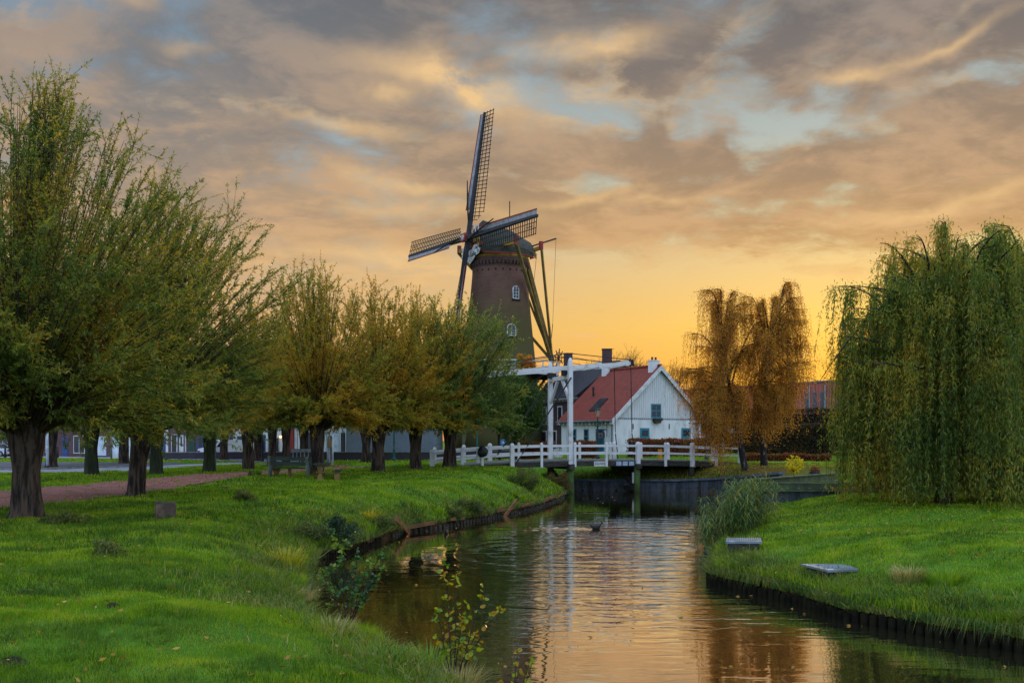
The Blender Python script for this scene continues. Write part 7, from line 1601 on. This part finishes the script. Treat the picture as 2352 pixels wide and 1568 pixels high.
# white van and car
def vehicle(x, y, L, H, label, van=True, rot=0.0, m=None):
    z0 = gz(x, y) + .02; T = Matrix.Translation((x, y, z0)) @ Matrix.Rotation(rot, 4, 'Z'); t = thing('parked_van' if van else 'parked_car', (x, y, z0), label, 'van' if van else 'car')
    m = m or mat('white_car_paint', lin('#c9ced2'), lin('#bcc2c6'), 1, .25)
    pr = [(-L / 2, .3), (L / 2 - .05, .3), (L / 2, .55), (L / 2 - .08, .95), (L / 2 - .75, 1.1), (L / 2 - 1.35, H - .08), (L / 2 - 1.7, H), (-L / 2 + .1, H), (-L / 2, H - .15)] if van else [(-L / 2, .3), (L / 2, .3), (L / 2, .75), (L / 2 - .9, .92), (L / 2 - 1.6, H), (-L / 2 + .9, H), (-L / 2 + .2, .95), (-L / 2, .85)]
    mp = lambda a_, b_, c_: (a_, c_, b_)
    mb = MB(T); mb.prism(pr, -.85, .85, mp); mb.build('body', m, t)
    mb = MB(T); mb.prism([(L / 2 - .72, 1.16), (L / 2 - 1.3, H - .12), (L / 2 - 1.29, H - .1), (L / 2 - .7, 1.14)] if van else [(L / 2 - .95, .97), (L / 2 - 1.55, H - .05), (L / 2 - 1.53, H - .03), (L / 2 - .93, .95)], -.72, .72, lambda a_, b_, c_: (a_ + .03, c_, b_)); mb.build('windscreen', GLASS, t)
    for s_ in (-1, 1):
        for wx2 in (L / 2 - .8, -L / 2 + .8):
            mb = MB(T); mb.tube([(wx2, s_ * .7, .33), (wx2, s_ * .88, .33)], .33, 14); w = mb.build('wheel', IRON, t); mb = MB(T); mb.tube([(wx2, s_ * .885, .33), (wx2, s_ * .9, .33)], .18, 10); mb.build('rim', GALV, w)
        mb = MB(T); mb.box(L / 2 - .06, L / 2 + .01, s_ * .62 - .14, s_ * .62 + .14, .62, .8); mb.build('headlight', mat('headlight_lens', lin('#3a3f44'), lin('#5a5f64'), 4, .1), t)
        mb = MB(T); mb.prism([(L / 2 - 1.5, 1.15), (L / 2 - .95, 1.15), (L / 2 - 1.4, H - .18), (L / 2 - 1.6, H - .18)] if van else [(L / 2 - 1.7, .98), (-L / 2 + 1.0, .98), (-L / 2 + 1.2, H - .08), (L / 2 - 1.8, H - .08)], s_ * .853, s_ * .86, mp); mb.build('side_window', GLASS, t)
    mb = MB(T); mb.box(L / 2 - .02, L / 2 + .03, -.4, .4, .45, .62); mb.build('grille', IRON, t); return t
vehicle(PX(497, 97) + .6, 97, 4.6, 1.85, 'white van parked behind the light pole in front of the blue doored house', rot=-2.2)
vehicle(PX(-12, 112), 112, 4.4, 1.45, 'white car cut off by the left edge of the picture', van=False, rot=-.2)
x_, D = PX(42, 122), 114; sh = thing('sand_heap', (x_, D, 1.5), 'low brown heap left of the largest willow trunk across the road', 'heap'); mb = MB(); mb.lathe((x_, D, 1.4), [(2.4, 0), (1.9, .7), (1.0, 1.3), (.2, 1.45)], 18, sx=1.3, jit=.08); mb.build('heap', mat('brown_sand', lin('#6a4a30'), lin('#563c28'), 1.2, .95, .5), sh, True)
# coots on the water
BK = mat('coot_black', lin('#191a1d'), lin('#101114'), 6, .5); BILL = mat('coot_bill', lin('#d8d4c8'), lin('#c0bbb0'), 5, .4)
def coot(x, y, rot, label, s=1.0):
    T = Matrix.Translation((x, y, -.01)) @ Matrix.Rotation(rot, 4, 'Z') @ Matrix.Scale(s, 4); t = thing('coot', (x, y, 0), label, 'bird', 'coots swimming on the canal'); n = 12; mb = MB(T); rows = []
    body = [(-.20, .10, .012), (-.17, .09, .035), (-.10, .075, .07), (0, .07, .085), (.08, .075, .075), (.12, .10, .055), (.145, .15, .036), (.16, .19, .032), (.18, .215, .036), (.205, .215, .032), (.225, .205, .016)]
    for (xx, zz, r) in body: rows.append(mb.addv([(xx, math.cos(2 * math.pi * q_ / n) * r * .95, zz + math.sin(2 * math.pi * q_ / n) * r) for q_ in range(n)]))
    for i in range(len(rows) - 1):
        for q_ in range(n): mb.f.append((rows[i] + q_, rows[i] + (q_ + 1) % n, rows[i + 1] + (q_ + 1) % n, rows[i + 1] + q_))
    mb.f.append(tuple(rows[0] + q_ for q_ in range(n))[::-1]); mb.f.append(tuple(rows[-1] + q_ for q_ in range(n))); mb.build('body', BK, t, True)
    mb = MB(T); mb.prism([(-.25, .17), (-.1, .12), (-.12, .08), (-.2, .1)], -.03, .03, lambda a_, b_, c_: (a_, c_, b_)); mb.build('tail', BK, t)
    mb = MB(T); mb.tube([(.215, 0, .208), (.275, 0, .19)], [.014, .003], 6); mb.tube([(.2, 0, .24), (.222, 0, .215)], [.012, .012], 6); mb.build('bill', BILL, t); return t
coot(PX(1370, 38), 38, .15, 'coot in mid canal trailing a bright wake', 1.15); coot(PX(1025, 36.2), 36.2, 1.5, 'coot near the left bank planks', .95)
coot(PX(1623, 29.3), 29.3, 1.7, 'coot left of the reeds, swimming away', 1.05); coot(PX(1646, 29.2), 29.2, 1.2, 'coot tucked against the reeds by the far platform', .9)
# molehills
for i, (vx, vy, s_, lab) in enumerate(((60, 1355, .3, 'dark molehill at the left edge of the near lawn'), (325, 1300, .28, 'molehill in the near lawn below the concrete block'), (25, 1520, .25, 'molehill in the bottom left corner'), (258, 1392, .16, 'smallest molehill in the middle of the near lawn'), (860, 1108, .3, 'molehill on the slope right of the bench'), (520, 1122, .3, 'molehill between the second willow and the stump'), (1000, 1100, .25, 'molehill below the grit bin willow'))):
    D = 2286 * (CZ - 1.15) / (vy - 1010)
    for _ in range(8): D = 2286 * (CZ - gz(PX(vx, D), D)) / (vy - 1010)
    x_ = PX(vx, D); z0 = gz(x_, D); t = thing('molehill', (x_, D, z0), lab, 'molehill', 'molehills in the lawn'); mb = MB(); k = 1.0 if D < 30 else 1.0
    mb.lathe((x_, D, z0 - .03), [(s_ * .75, 0), (s_ * .55, .04), (s_ * .35, .07), (s_ * .1, .085)], 12, jit=s_ * .1); mb.build('soil', mat('mole_soil', lin('#2c2018'), lin('#1e1711'), 12, .95, .9, 40), t)
